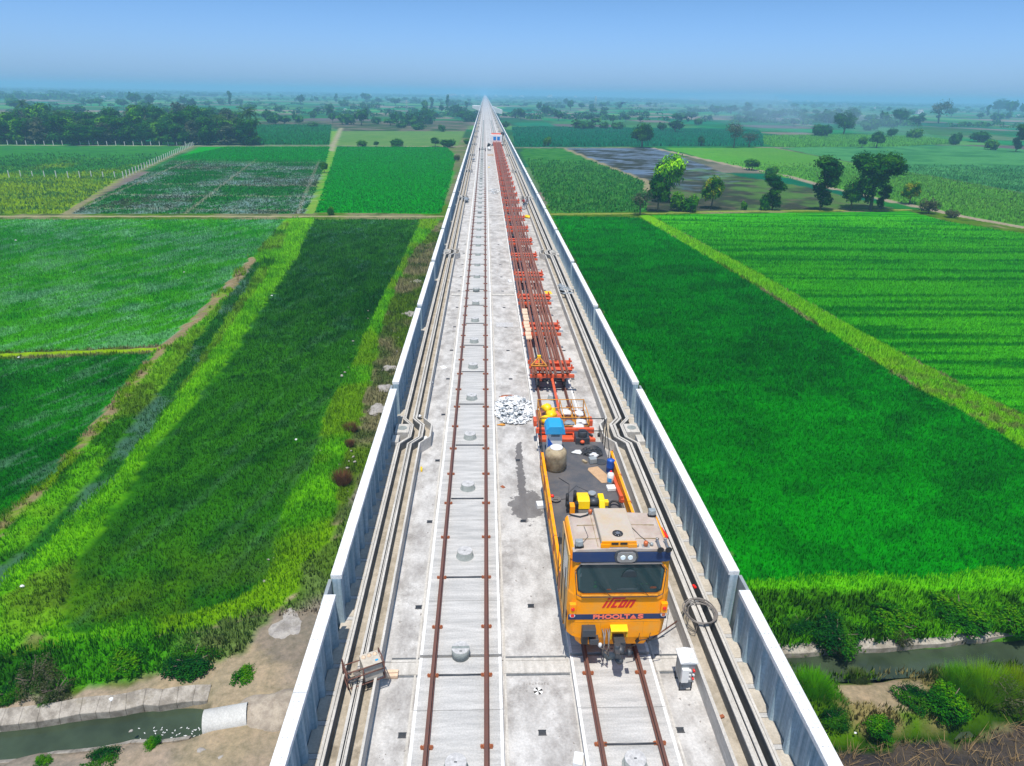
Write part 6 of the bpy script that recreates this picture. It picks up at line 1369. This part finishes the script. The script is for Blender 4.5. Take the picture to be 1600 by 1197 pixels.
# lettering
text_obj('lettering', 'PHOOLT', .195, lo, M['redor'], (3.53, FY-.020, 14.045), width=1.03, bold=.007, depth=.004)
text_obj('lettering', 'S', .195, lo, M['redor'], (4.352, FY-.020, 14.045), width=.155, bold=.007, depth=.004)
mb = MB(); fq(mb, [(4.075, 14.025), (4.145, 14.115), (4.215, 14.025)], .016, .008); mb.box(4.06, 4.23, FY-.024, FY-.013, 13.978, 13.992); mb.box(4.07, 4.22, FY-.024, FY-.013, 14.002, 14.015); mb.build('lettering', M['redor'], lo)
def logo():
    mb = MB(); k = .32; y0 = FY-.012; z0 = 14.40; H = .24; x = 3.27
    def stroke(pts, h=.0): 
        fqp = [(3.27+px+(pz)*k*1.9, z0+pz) for px, pz in pts]; fq(mb, fqp, .001, .010)
    t = .055; s = .0
    # i
    stroke([(0, 0), (t, 0), (t, .17), (0, .17)]); stroke([(0, .20), (t, .20), (t, .245), (0, .245)])
    # r with its long overbar
    stroke([(.11, 0), (.11+t, 0), (.11+t, .26), (.11, .26)]); stroke([(.11+t, .215), (.44, .215), (.44, .26), (.11+t, .26)])
    # c
    stroke([(.22, 0), (.22+t, 0), (.22+t, .19), (.22, .19)]); stroke([(.22+t, 0), (.36, 0), (.36, .045), (.22+t, .045)]); stroke([(.22+t, .145), (.36, .145), (.36, .19), (.22+t, .19)])
    # o
    for p in (((.40, 0), (.40+t, 0), (.40+t, .19), (.40, .19)), ((.50, 0), (.50+t, 0), (.50+t, .19), (.50, .19)), ((.40+t, 0), (.50, 0), (.50, .045), (.40+t, .045)), ((.40+t, .145), (.50, .145), (.50, .19), (.40+t, .19))): stroke(p)
    # n
    for p in (((.59, 0), (.59+t, 0), (.59+t, .19), (.59, .19)), ((.70, 0), (.70+t, 0), (.70+t, .19), (.70, .19)), ((.59+t, .145), (.70, .145), (.70, .19), (.59+t, .19))): stroke(p)
    return mb
lg = logo(); lg.v = [((v[0]-3.27)*1.08+3.25, v[1], (v[2]-14.40)*1.35+14.36) for v in lg.v]; lg.build('lettering', M['red'], lo)
# headlights
mb = MB(); mb.lathe((0, 0, 0), [(.0, 0), (.0, 0)], 8); mb = MB(); P = [(3.55, 15.98), (3.58, 15.88), (3.66, 15.84), (3.98, 15.84), (4.06, 15.88), (4.09, 15.98), (4.06, 16.1), (3.98, 16.14), (3.66, 16.14), (3.58, 16.1)]
fq(mb, oct_scale(P, 1.22, 1.18), .05, .05); mb.build('lamp_surround', M['steel'], lo, bevel=.01); mb = MB(); fq(mb, P, .10, .035); hl = mb.build('lamp_housing', M['chrome'], lo, bevel=.01)
for x in (3.72, 3.92):
    mb = MB(); mb.tube([(x, front_y(16)-.135, 15.985), (x, front_y(16)-.155, 15.985)], [.075, .06], 18); mb.build('headlight', M['lens'], lo)
# marker lamps at the corners
for x in (XL+.13, XR-.13):
    mb = MB(); mb.box(x-.09, x+.09, FY-.10, FY+.02, 14.22, 14.55); mb.build('lamp_box', M['yellow'], lo, bevel=.015)
    mb = MB(); mb.cyl((x, FY-.10, 14.40), .052, -.025, 16, 'y'); mb.build('marker_lamp', M['redlens'], lo)
    mb = MB(); mb.cyl((x, FY-.012, 14.16), .078, -.07, 18, 'y'); mb.build('lamp_ring', M['white'], lo); mb = MB(); mb.cyl((x, FY-.083, 14.16), .052, -.012, 16, 'y'); mb.build('marker_lamp', M['redlens'] if x < 3 else M['amber'], lo)
# coupler hood, coupler, hoses, boxes
mb = MB(); mb.prism([(FY+.02, 13.76), (FY-.20, 13.70), (FY-.20, 13.66), (FY+.02, 13.64)], 'x', 3.52, 4.00); mb.box(3.52, 3.55, FY-.18, FY+.02, 13.38, 13.70); mb.box(3.97, 4.00, FY-.16, FY+.02, 13.45, 13.70); mb.build('coupler_hood', M['yellow2'], lo, bevel=.006)
mb = MB(); mb.box(3.62, 3.92, FY-.35, FY+.02, 13.22, 13.42); mb.blob((3.77, FY-.36, 13.22), (.30, .36, .28), 14, 9, .12, 0, 5, False); mb.cyl((3.68, FY-.40, 13.12), .09, .32, 12); mb.cyl((3.95, FY-.50, 13.22), .10, .10, 16, 'x'); mb.box(3.60, 3.72, FY-.66, FY-.45, 13.16, 13.32); mb.cyl((3.74, FY-.52, 12.86), .06, .3, 10); mb.blob((3.75, FY-.5, 12.95), (.26, .24, .2), 10, 7, .1, 0, 8, False); mb.build('coupler', M['steel'], lo)
rs = random.Random(3)
for i, (x, L, sw) in enumerate([(3.30, .55, .06), (3.38, .75, -.04), (3.44, .85, .05), (3.50, .7, -.03)]):
    mb = MB(); mb.tube([(x, FY-.02, 13.62), (x+sw*.3, FY-.16, 13.6), (x+sw, FY-.24, 13.45-L*.3), (x+sw*1.2, FY-.22, 13.5-L*.8), (x-.03, FY-.10, 13.3-L*.5)], .018, 8); mb.build('brake_hose', M['cableg'], lo)
mb = MB(); mb.tube([(4.05, FY-.12, 13.02), (4.25, FY-.10, 13.10), (4.40, FY-.06, 13.24), (4.9, FY-.05, 13.28), (5.1, FY-.02, 13.34)], .014, 7); mb.build('cable', M['black'], lo)
mb = MB(); mb.box(2.72, 3.10, FY-.22, FY+.02, 13.52, 13.76); mb.build('battery_box', M['steel'], lo, bevel=.01); mb = MB(); mb.box(2.72, 2.90, FY-.16, FY+.02, 13.20, 13.515); mb.build('battery_box', M['black'], lo, bevel=.01); mb = MB(); mb.box(2.94, 3.20, FY-.20, FY+.02, 13.22, 13.40); mb.build('battery_box', M['steel'], lo, bevel=.01)
mb = MB(); mb.blob((3.27, FY-.08, 13.10), (.13, .1, .16), 9, 7, .2, 0, 9, False); mb.build('white_rag', M['bag'], lo)
for x in (4.32, 4.62): mb = MB(); mb.cbox((x, FY-.05, 13.22), (.05, .08, .12), 0, 0, .5); mb.tube([(x, FY-.05, 13.1), (x+.05, FY-.06, 13.5)], .008, 5); mb.build('hook', M['black'], lo)
# roof fittings
mb = MB(); mb.prism([(15.42, 16.22), (15.42, 16.36), (15.50, 16.44), (17.0, 16.44), (17.0, 16.22)], 'x', 3.14, 4.08); hatch = mb.build('roof_hatch', M['dust2'], lo, bevel=.03)
mb = MB(); mb.box(3.14, 4.08, 15.385, 15.41, 16.25, 16.43); mb.box(3.12, 3.36, 15.37, 15.44, 16.225, 16.34); mb.box(3.86, 4.10, 15.37, 15.44, 16.225, 16.34); mb.build('hatch_front', M['yellow'], hatch, bevel=.008)
for x in (3.40, 3.64): mb = MB(); mb.box(x, x+.19, 15.372, 15.386, 16.33, 16.39); mb.build('vent_slot', M['black'], hatch)
mb = MB(); mb.cyl((3.62, 15.72, 16.44), .145, .02, 24); mb.build('roof_fan', M['black'], hatch); mb = MB(); mb.cyl((3.62, 15.72, 16.462), .055, .014, 16)
for k_ in range(8): a0 = k_*.785; mb.tube([(3.62, 15.72, 16.465), (3.62+.135*math.cos(a0), 15.72+.135*math.sin(a0), 16.465)], .006, 4)
mb.build('fan_guard', M['chrome'], hatch)
for (x, y) in ((2.55, 15.46), (4.85, 16.92)):
    mb = MB(); mb.box(x-.12, x+.12, y-.04, y+.06, 16.20, 16.25); mb.build('lamp_foot', M['black'], lo); mb = MB(); mb.cbox((x-.01, y, 16.35), (.20, .14, .17)); mb.cyl((x-.01, y-.07, 16.36), .08, -.03, 14, 'y'); mb.build('work_lamp', M['galv'], lo, bevel=.02)
for (x, y) in ((3.00+.06, 17.02), (4.35, 15.46)):
    mb = MB(); mb.box(x-.1, x+.1, y-.06, y+.06, 16.20, 16.235); mb.cyl((x-.05, y, 16.235), .02, .05, 8); mb.build('beacon_foot', M['galv'], lo); mb = MB(); mb.lathe((x, y, 16.235), [(.062, 0), (.062, .10), (.05, .13), (.012, .14)], 16); mb.build('beacon', M['amber'], lo)
for i, x in enumerate((4.70, 4.92)):
    mb = MB(); y1 = 15.62-i*.0; mb.tube([(x, y1+.0, 16.30), (x, y1-.22, 16.28), (x, y1-.32, 16.27), (x, y1-.40, 16.26)], [.028, .03, .045, .095], 16, False); mb.tube([(x, y1, 16.30), (x, y1+.06, 16.30)], [.045, .04], 10); mb.build('horn', M['chrome'], lo)
    mb = MB(); mb.cyl((x, y1-.405, 16.26), .085, .02, 16, 'y'); mb.build('horn_mouth', M['black'], lo)
mb = MB(); mb.lathe((4.12, 15.44, 16.21), [(.04, 0), (.045, .06), (.03, .09), (.01, .1)], 12); mb.lathe((4.52, 15.5, 16.22), [(.05, 0), (.05, .05), (.02, .08)], 12); mb.build('roof_sensor', M['galv'], lo)
mb = MB(); mb.tube([(4.02, 16.6, 16.25), (4.3, 15.9, 16.23), (4.50, 15.52, 16.24)], .008, 5); mb.tube([(2.45, 16.98, 16.24), (2.75, 16.85, 16.24), (3.0, 16.95, 16.25)], .02, 6); mb.tube([(2.6, 15.5, 16.24), (2.85, 15.9, 16.23), (2.8, 16.4, 16.23)], .006, 5); mb.build('roof_cable', M['black'], lo)
# chassis, load deck, sideboards
mb = MB(); mb.box(2.42, 5.00, 15.6, 26.4, 13.15, 13.50); mb.build('chassis', M['steel'], lo)
mb = MB(); mb.box(2.34, 5.10, 17.08, 26.55, 13.505, 13.60); mb.build('load_deck', M['tread'], lo, bevel=.008)
mb = MB(); mb.box(XL-.02, XL+.03, 15.9, 24.7, 13.20, 13.50); mb.box(5.09, 5.13, 17.1, 24.8, 13.2, 13.5); mb.build('side_sill', M['yellowd'], lo)
for k_ in range(4):
    a, b = 17.12+k_*1.9, 17.12+(k_+1)*1.9-.03
    mb = MB(); mb.box(2.30, 2.36, a, b, 13.60, 14.06); mb.box(2.28, 2.38, a, b, 14.061, 14.10); mb.build('sideboard', M['yellow'], lo, bevel=.005)
    mb = MB(); mb.box(5.12, 5.18, a+.1, b+.1, 13.60, 14.06); mb.box(5.10, 5.20, a+.1, b+.1, 14.061, 14.10); mb.build('sideboard', M['yellow'], lo, bevel=.005)
mb = MB()
for k_ in range(5):
    y = 17.1+k_*1.9; mb.box(2.25, 2.29, y-.05, y+.05, 13.4, 14.12); mb.box(5.185, 5.225, y+.05, y+.15, 13.4, 14.12)
mb.build('board_posts', M['rail2'], lo)
for yy in (16.4, 18.6, 23.2, 25.2):
    mb = MB(); wheelset(mb, yy, r=.36); mb.box(2.6, 2.75, yy-.25, yy+.25, 12.75, 12.95); mb.box(4.66, 4.8, yy-.25, yy+.25, 12.75, 12.95); mb.build('wheelset', M['steel'], lo)
mb = MB(); 
for (x0, x1) in ((2.36, 3.0), (4.4, 5.08)): mb.box(x0, x1, 19.6, 22.0, 12.85, 13.15)
mb.build('under_boxes', M['black'], lo, bevel=.02)
mb = MB(); T = .02
for x in (2.34, 5.08):
    mb.tube([(x, 24.9, 13.6), (x, 24.9, 14.1), (x, 25.9, 14.75), (x, 26.4, 14.78), (x, 26.4, 13.6)], T, 7); mb.tube([(x, 25.9, 13.6), (x, 25.9, 14.75)], T, 7)
mb.tube([(2.34, 26.4, 14.78), (5.08, 26.4, 14.78)], T, 7); mb.tube([(2.34, 26.4, 14.2), (5.08, 26.4, 14.2)], T, 7); mb.build('railing', M['black'], lo)
mb = MB(); mb.box(3.3, 4.9, 26.56, 26.75, 13.0, 13.5); mb.box(3.9, 4.5, 26.3, 26.95, 13.3, 13.9); mb.cyl((4.2, 26.5, 13.9), .2, .25, 12); mb.tube([(4.3, 26.8, 14.0), (4.7, 26.9, 13.7)], .06, 8); mb.build('rear_coupler', M['steel'], lo, bevel=.01)
mb = MB(); mb.blob((4.18, 26.25, 13.75), (.2, .16, .16), 10, 7, .1, 0, 3, False); mb.build('orange_lamp', M['orange'], lo); mb = MB(); mb.cyl((4.95, 27.0, 13.7), .09, .1, 14, 'x'); mb.build('round_mirror', M['black'], lo)
# ---- things standing on the load deck
T0 = 13.602
wt = empty('water_tank', (2.82, 24.3, T0), 'round water tank wrapped in stained tan tarpaulin with a white lid', 'water tank')
mb = MB(); mb.lathe((2.84, 24.3, T0), [(.40, 0), (.43, .05), (.425, .18), (.435, .2), (.42, .36), (.432, .4), (.425, .6), (.43, .64), (.41, .78), (.34, .86), (.30, .87)], 30); rs = random.Random(4)
mb.v = [(x+math.sin(z*11+math.atan2(y-24.3, x-2.84)*3)*.012, y+rs.uniform(-.006, .006), z) for x, y, z in mb.v]; mb.build('tank_wrap', M['tarp'], wt)
mb = MB(); mb.lathe((2.86, 24.38, T0+.87), [(.25, 0), (.26, .03), (.22, .06), (.05, .08)], 24); mb.build('lid', M['white'], wt); mb = MB(); mb.tube([(2.84+.44*math.cos(a), 24.3+.44*math.sin(a), T0+.12+.05*math.sin(a)) for a in [k_*.3142 for k_ in range(21)]], .008, 5, False); mb.build('rope', M['black'], wt)
gc = empty('generator', (2.85, 25.4, T0), 'white and blue generator with a light blue hood behind the wrapped tank', 'generator')
mb = MB(); mb.box(2.58, 3.16, 25.1, 25.75, T0, T0+1.15); mb.build('casing', M['white'], gc, bevel=.015)
mb = MB(); mb.prism([(2.575, T0+.35), (3.0, T0+.35), (2.575, T0+.95)], 'y', 25.085, 25.098); mb.build('blue_panel', M['mid_blue'], gc)
mb = MB(); mb.prism([(2.46, T0+1.14), (3.28, T0+1.14), (3.24, T0+1.36), (3.12, T0+1.50), (2.62, T0+1.50), (2.50, T0+1.36)], 'y', 24.98, 25.85); mb.build('hood', M['sky_blue'], gc, bevel=.02)
mb = MB()
for k_ in range(3): mb.box(2.7, 3.05, 25.08, 25.095, T0+1.0+k_*.04, T0+1.015+k_*.04)
mb.build('vent', M['steel'], gc)
mb = MB(); mb.lathe((5.00, 24.0, T0), [(.155, 0), (.16, .02), (.16, .2), (.165, .21), (.16, .22), (.16, .5), (.155, .52)], 22); dr = mb.build('plastic_drum', M['blue'], label='dark blue plastic drum against the right sideboard', cat='drum'); mb = MB(); mb.lathe((5.0, 24.0, T0+.521), [(.14, 0), (.14, .01), (.05, .012), (.04, .03)], 18); mb.build('drum_top', M['mid_blue'], dr)
jc = empty('jerry_can', (4.88, 23.15, T0), 'white jerry can with blue label and red cap beside the blue drum', 'jerry can')
mb = MB(); mb.lathe((4.86, 23.15, T0), [(.12, 0), (.135, .02), (.135, .36), (.10, .42), (.05, .45), (.04, .47)], 20); mb.build('can_body', M['white'], jc); mb = MB(); mb.prism([(4.86-.14*math.sin(R_(70)), 23.15-.14*math.cos(R_(70))), (4.86-.14*math.sin(R_(35)), 23.15-.14*math.cos(R_(35))), (4.86, 23.15-.143), (4.86+.14*math.sin(R_(10)), 23.15-.14*math.cos(R_(10))), (4.86, 23.1)], 'z', T0+.08, T0+.25); mb.build('label', M['sky_blue'], jc); mb = MB(); mb.cyl((4.86, 23.15, T0+.47), .04, .04, 12); mb.build('cap', M['redlens'], jc)
mb = MB(); mb.cbox((4.80, 22.62, T0+.08), (.33, .30, .15), .08); mb.build('white_container', M['white'], label='small white plastic container on the load deck near the jerry can', cat='container', bevel=.03)
mb = MB(); mb.prism([(4.17, 24.26), (4.12, 24.1), (4.52, 23.10), (4.74, 23.12), (4.83, 23.72), (4.56, 24.38)][::-1], 'z', T0+.004, T0+.022); mb.build('plywood_sheet', M['ply'], label='torn tan plywood sheet lying on the load deck', cat='plywood sheet')
mb = MB(); mb.cbox((5.04, 22.6, T0+.10), (.12, 1.9, .14), .03); mb.box(4.95, 5.08, 21.7, 21.85, T0+.02, T0+.3); mb.build('orange_beam', M['orange'], label='long orange steel beam along the right sideboard', cat='steel beam', bevel=.01)
mb = MB(); mb.cyl((4.75, 24.75, T0+.004), .24, .02, 26); mb.build('round_tray', M['steel'], label='round dark tray behind the plywood sheet', cat='tray')
mb = MB(); mb.cbox((4.40, 24.72, T0+.12), (.30, .26, .22), .15); mb.build('grey_box', M['galv'], label='grey box wrapped in foil beside the round tray', cat='box', bevel=.02); mb = MB(); mb.blob((4.48, 24.95, T0+.22), (.34, .3, .2), 12, 7, .3, 0, 4); mb.build('foil_bundle', M['bag'], label='crumpled silver foil bundle on the grey box', cat='bundle')
mb = MB(); mb.cbox((4.08, 24.75, T0+.04), (.10, .24, .08), .6); mb.build('wood_offcut', M['tarp'], label='short wooden offcut left of the grey box', cat='offcut', bevel=.008)
mb = MB(); mb.blob((3.88, 25.55, T0+.04), (.46, .34, .12), 14, 6, .22, .2, 7); mb.build('white_cloth', M['bag'], label='white cloth lying on the load deck behind the tank', cat='cloth')
mb = MB(); rs = random.Random(14)
for i in range(26):
    c = (4.55+rs.uniform(-.1, .1), 25.5+rs.uniform(-.1, .12)); r = rs.uniform(.14, .42); mb.tube([(c[0]+r*math.cos(a+i)*1.0, c[1]+r*math.sin(a+i)*.9, T0+.03+.004*i+.04*math.sin(a*2+i)) for a in [k_*.35 for k_ in range(rs.randint(9, 18))]], .016, 5, False)
mb.build('hose_tangle', M['steel'], label='tangle of dark hoses at the rear of the load deck', cat='hose')
mb = MB()
for i in range(4): mb.tube([(2.62+(.12+.02*i)*math.cos(a), 21.85+(.10+.02*i)*math.sin(a), T0+.03+.02*i) for a in [k_*.35 for k_ in range(19)]], .014, 5, False)
hs = mb.build('hose_coil', M['cableg'], label='small hose coil with red end by the left sideboard', cat='hose'); mb = MB(); mb.blob((2.50, 22.0, T0+.12), (.14, .14, .14), 10, 7, .1, 0, 2, False); mb.build('red_fitting', M['redlens'], hs)
mb = MB(); mb.tube([(2.7, 21.9, T0+.02), (3.1, 22.0, T0+.02), (3.25, 23.0, T0+.02), (2.9, 23.5, T0+.02)], .008, 5); mb.tube([(3.1, 22.3, T0+.015), (3.5, 22.9, T0+.015), (3.9, 22.5, T0+.015)], .006, 5); mb.build('thin_wire', M['black'], label='thin black wires straggling over the load deck', cat='wire')
wn = empty('winch', (3.9, 21.4, T0), 'bright yellow winch with a round drum just behind the cab', 'winch')
mb = MB(); mb.prism([(21.25, T0+.02), (21.9, T0+.02), (21.9, T0+.34), (21.5, T0+.40), (21.3, T0+.33)], 'x', 3.36, 3.80); mb.build('winch_side', M['yellow2'], wn, bevel=.02)
mb = MB(); mb.prism([(21.2, T0+.02), (21.95, T0+.02), (21.85, T0+.33), (21.4, T0+.3)], 'x', 4.15, 4.36); mb.box(4.36, 4.52, 21.45, 21.65, T0+.02, T0+.2); mb.build('winch_side', M['yellow2'], wn, bevel=.02)
mb = MB(); mb.cyl((3.80, 21.55, T0+.16), .14, .35, 26, 'x'); mb.build('winch_drum', M['steel'], wn); mb = MB(); mb.cyl((3.97, 21.95, T0+.2), .14, .10, 22); mb.build('pulley', M['galv'], wn)
mb = MB(); mb.box(3.04, 3.22, 20.95, 21.25, T0+.02, T0+.33); mb.build('yellow_post', M['yellow'], wn, bevel=.01); mb = MB(); mb.box(2.92, 3.03, 21.0, 21.2, T0+.2, T0+.4); mb.box(3.23, 3.35, 21.0, 21.2, T0+.2, T0+.4); mb.cyl((3.0, 21.5, T0+.02), .06, .5, 10); mb.cyl((3.30, 21.7, T0+.02), .06, .5, 10); mb.build('bearing', M['black'], wn)
mb = MB(); mb.tube([(4.72+.2*math.cos(a), 21.3+.25*math.sin(a), T0+.12+.06*math.sin(a)) for a in [k_*.3142 for k_ in range(21)]], .04, 7, False); mb.build('tyre_hose', M['black'], label='thick black hose ring behind the cab on the right', cat='hose')
mb = MB(); mb.cyl((2.52, 19.4, T0+.003), .2, .004, 20); mb.build('round_cover', M['black'], label='round dark cover plate on the deck beside the cab', cat='cover')

# ================================================================ FAR MACHINE
fm = empty('work_machine', (TX, 231, 12.43), 'white machine with two blue windows and orange roof, far up the right track', 'rail machine')
mb = MB(); mb.box(TX-1.95, TX+1.75, 229, 231.5, 13.1, 15.3); mb.build('cabin', M['white'], fm, bevel=.05)
for x in (TX-1.05, TX+.15): mb = MB(); mb.box(x, x+.86, 228.95, 229.01, 13.75, 14.8); mb.build('window', M['winblue'], fm)
mb = MB(); mb.box(TX-1.6, TX+1.4, 231.6, 238.5, 14.6, 15.4); mb.build('roof', M['orange'], fm, bevel=.04); mb = MB(); mb.box(TX-1.3, TX-.2, 231.55, 233, 13.9, 14.28); mb.build('dark_panel', M['black'], fm)
mb = MB(); mb.box(TX+1.3, TX+2.0, 231.8, 234, 13.4, 15.2); mb.blob((TX+1.9, 236, 15.2), (1.2, 3, 1.4), 10, 8, .1, 0, 1, False); mb.build('boom', M['black'], fm, bevel=.05)
mb = MB(); mb.box(TX-1.2, TX+1.2, 228, 236, 12.75, 13.08); mb.build('frame', M['orange'], fm)
for yy in (229.5, 234.5): mb = MB(); wheelset(mb, yy, r=.3); mb.build('wheelset', M['steel'], fm)
mb = MB(); mb.tube([(TX+1.4, 229, 13.2), (TX+2.4, 229.3, 13.3), (TX+2.5, 229, 13.9)], .1, 6); mb.build('side_arm', M['black'], fm)
bf = empty('barrier_frame', (-.69, 207, 12.43), 'dark metal frame standing across the left track far away', 'frame'); mb = MB(); 
for x in (-1.55, .2): mb.box(x-.09, x+.09, 205.5, 207.5, 12.25, 12.95)
mb.box(-1.5, .2, 206.3, 206.6, 12.6, 12.75); mb.build('bars', M['steel'], bf)
for i, (x, y, l) in enumerate([(1.2, 226, 'dark tripod equipment between the tracks beside the far machine'), (1.3, 212, 'white and black bundle between the tracks near the far machine')]):
    mb = MB(); mb.blob((x, y, DZ+.5), (.9, 3, 1.1), 9, 7, .35, 0, i); mb.tube([(x-.5, y, DZ), (x, y, DZ+1.2), (x+.5, y, DZ)], .06, 5); mb.build('equipment', M['black' if i == 0 else 'bag'], label=l, cat='equipment')
for i, y in enumerate((196, 192.5)): mb = MB(); mb.box(.75, 2.35, y, y+.5, DZ+.01, DZ+.18); mb.build('timber_beam', M['timber'], label='pale timber beam across the deck near the far machine, %s' % ('farther', 'nearer')[i], cat='timber')
for i, (x, y, z) in enumerate([(-2.8, 176, .5), (-3.9, 300, .6), (-2.85, 108.5, .4)]): mb = MB(); mb.blob((x, y, DZ+z), (.8, 2.4, .5), 9, 6, .3, 0, 20+i); mb.build('sheet_bundle', M['greybag'], label=['grey bundle on the left trough, middle distance', 'dark bundle on the left walkway, farthest', 'grey bundle on the left trough, nearest'][i], cat='bundle')

# ================================================================ PEOPLE
def person(x, y, z, label, top, bottom, pose='stand', rz=0.0, hat=None):
    """one continuous skinned body; clothing and hair are separate children"""
    J = {'pel': (0, 0, .93), 'wa': (0, -.01, 1.08), 'ch': (0, .0, 1.30), 'ne': (0, .0, 1.47), 'hd': (0, -.02, 1.58), 'ht': (0, -.01, 1.70)}
    bend = .25 if pose == 'bend' else 0.0
    for k_ in ('wa', 'ch', 'ne', 'hd', 'ht'): a = J[k_]; h = a[2]-.93; J[k_] = (a[0], a[1]-h*math.sin(bend), .93+h*math.cos(bend))
    E_ = [('pel', 'wa'), ('wa', 'ch'), ('ch', 'ne'), ('ne', 'hd'), ('hd', 'ht')]; Rd = {'pel': .15, 'wa': .13, 'ch': .155, 'ne': .055, 'hd': .095, 'ht': .075}
    for s_, nm in ((-1, 'l'), (1, 'r')):
        sh = J['ch']; J['s'+nm] = (s_*.19, sh[1], sh[2]+.10); J['e'+nm] = (s_*.25, sh[1]-.06-.2*bend, sh[2]-.18); J['w'+nm] = (s_*.20, sh[1]-.28, sh[2]-.30); J['p'+nm] = (s_*.19, sh[1]-.36, sh[2]-.33)
        J['h'+nm] = (s_*.09, 0, .88); J['k'+nm] = (s_*.11, -.03+(.06*s_), .48); J['a'+nm] = (s_*.11, .02+(.10*s_), .08); J['t'+nm] = (s_*.12, -.13+(.10*s_), .04)
        E_ += [('ch', 's'+nm), ('s'+nm, 'e'+nm), ('e'+nm, 'w'+nm), ('w'+nm, 'p'+nm), ('pel', 'h'+nm), ('h'+nm, 'k'+nm), ('k'+nm, 'a'+nm), ('a'+nm, 't'+nm)]
        Rd.update({'s'+nm: .062, 'e'+nm: .045, 'w'+nm: .03, 'p'+nm: .038, 'h'+nm: .095, 'k'+nm: .06, 'a'+nm: .045, 't'+nm: .04})
        for f in range(5):
            a = (f-2)*.28; L = (.05, .075, .085, .078, .06)[f]; p = J['p'+nm]; k1 = 'f%s%d' % (nm, f); k2 = 'g%s%d' % (nm, f)
            J[k1] = (p[0]+math.sin(a)*.035, p[1]-.03-L*.4, p[2]-.01); J[k2] = (J[k1][0]+math.sin(a)*L*.4, J[k1][1]-L*.4, J[k1][2]-.03); E_ += [('p'+nm, k1), (k1, k2)]; Rd[k1] = .010; Rd[k2] = .009
    def skin(keys, name, m, parent, grow=0.0):
        ks = [k_ for k_ in J if k_ in keys]; ix = {k_: i for i, k_ in enumerate(ks)}; me = bpy.data.meshes.new(name)
        cz, sz = math.cos(rz), math.sin(rz); me.from_pydata([(J[k_][0]*cz-J[k_][1]*sz, J[k_][0]*sz+J[k_][1]*cz, J[k_][2]) for k_ in ks], [(ix[a], ix[b]) for a, b in E_ if a in ix and b in ix], []); me.update()
        o = bpy.data.objects.new(name, me); COL.objects.link(o); sk = o.modifiers.new('skin', 'SKIN'); 
        if not me.skin_vertices: 
            bpy.context.view_layer.objects.active = o
        o.modifiers.new('sub', 'SUBSURF').levels = 1; o.modifiers['sub'].render_levels = 2
        sv = me.skin_vertices[0].data
        for k_ in ks: sv[ix[k_]].radius = (Rd[k_]+grow, Rd[k_]*(.85 if k_ not in ('hd',) else 1)+grow)
        sv[0].use_root = True; me.materials.append(m)
        # bake to a plain mesh
        bpy.context.view_layer.update(); dg = bpy.context.evaluated_depsgraph_get(); m2 = bpy.data.meshes.new_from_object(o.evaluated_get(dg)); bpy.data.objects.remove(o)
        for p in m2.polygons: p.use_smooth = True
        m2.materials.clear(); m2.materials.append(m); o = bpy.data.objects.new(name, m2); COL.objects.link(o)
        if parent: o.parent = parent
        return o
    body = skin(set(J), 'person', M['skin'], None); body.location = (x, y, z); tag(body, label, 'person')
    skin({'wa', 'ch', 'sl', 'el', 'sr', 'er', 'pel'}, 'shirt', M[top], body, .018); skin({'pel', 'hl', 'kl', 'al', 'hr', 'kr', 'ar'}, 'trousers', M[bottom], body, .014)
    cz, sz = math.cos(rz), math.sin(rz)
    def hp(dx, dy, dz): p = J['hd']; X_, Y_ = p[0]+dx, p[1]+dy; return (X_*cz-Y_*sz+x, X_*sz+Y_*cz+y, p[2]+dz+z)
    mb = MB(); mb.blob(hp(0, .02, .10), (.22, .24, .15), 12, 8, .03, 0, 1, False); mb.build('hair', M['black'] if hat is None else M[hat], body)
    mb = MB(); mb.blob(hp(0, -.115, -.0), (.03, .04, .045), 8, 6, 0, 0, 1, False); mb.build('nose', M['skin'], body)
    for s_ in (-1, 1): mb = MB(); mb.blob(hp(s_*.035, -.1, .035), (.022, .015, .014), 8, 6, 0, 0, 1, False); mb.build('eye', M['black'], body); mb = MB(); mb.blob(hp(s_*.1, .0, .0), (.025, .04, .06), 8, 6, 0, 0, 1, False); mb.build('ear', M['skin'], body)
    mb = MB(); mb.blob(hp(0, -.105, -.045), (.045, .012, .012), 8, 6, 0, 0, 1, False); mb.build('mouth', M['clip'], body)
    return body
person(5.62, 101.5, DZ, 'man in a red shirt and grey trousers standing by the right trough', 'shirt', 'trouser', 'bend', R_(-60))
person(6.05, 102.4, DZ+.002, 'man in pale grey clothes beside the man in red', 'greyshirt', 'greyshirt', 'bend', R_(20))
# ---------------------------------------------------------------- haze
hz = MB(); hz.box(-22000, 22000, -590, 23000, -1.4, 46.0)
hm = bpy.data.materials.new('haze'); hm.use_nodes = True; t = hm.node_tree; t.nodes.remove(t.nodes['Principled BSDF'])
pv = t.nodes.new('ShaderNodeVolumePrincipled'); pv.inputs['Color'].default_value = (0.34, 0.68, 1.0, 1); pv.inputs['Density'].default_value = 0.00042; pv.inputs['Anisotropy'].default_value = 0.0
t.links.new(pv.outputs[0], t.nodes['Material Output'].inputs['Volume'])
hz.build('haze', hm, label='blue haze over the far plain', cat='haze', kind='stuff')
# prototypes are only sources of copies
for d in (PROTO, FARP):
    for k_, (o, a, b) in d.items():
        for ch in list(o.children): bpy.data.objects.remove(ch)
        bpy.data.objects.remove(o)
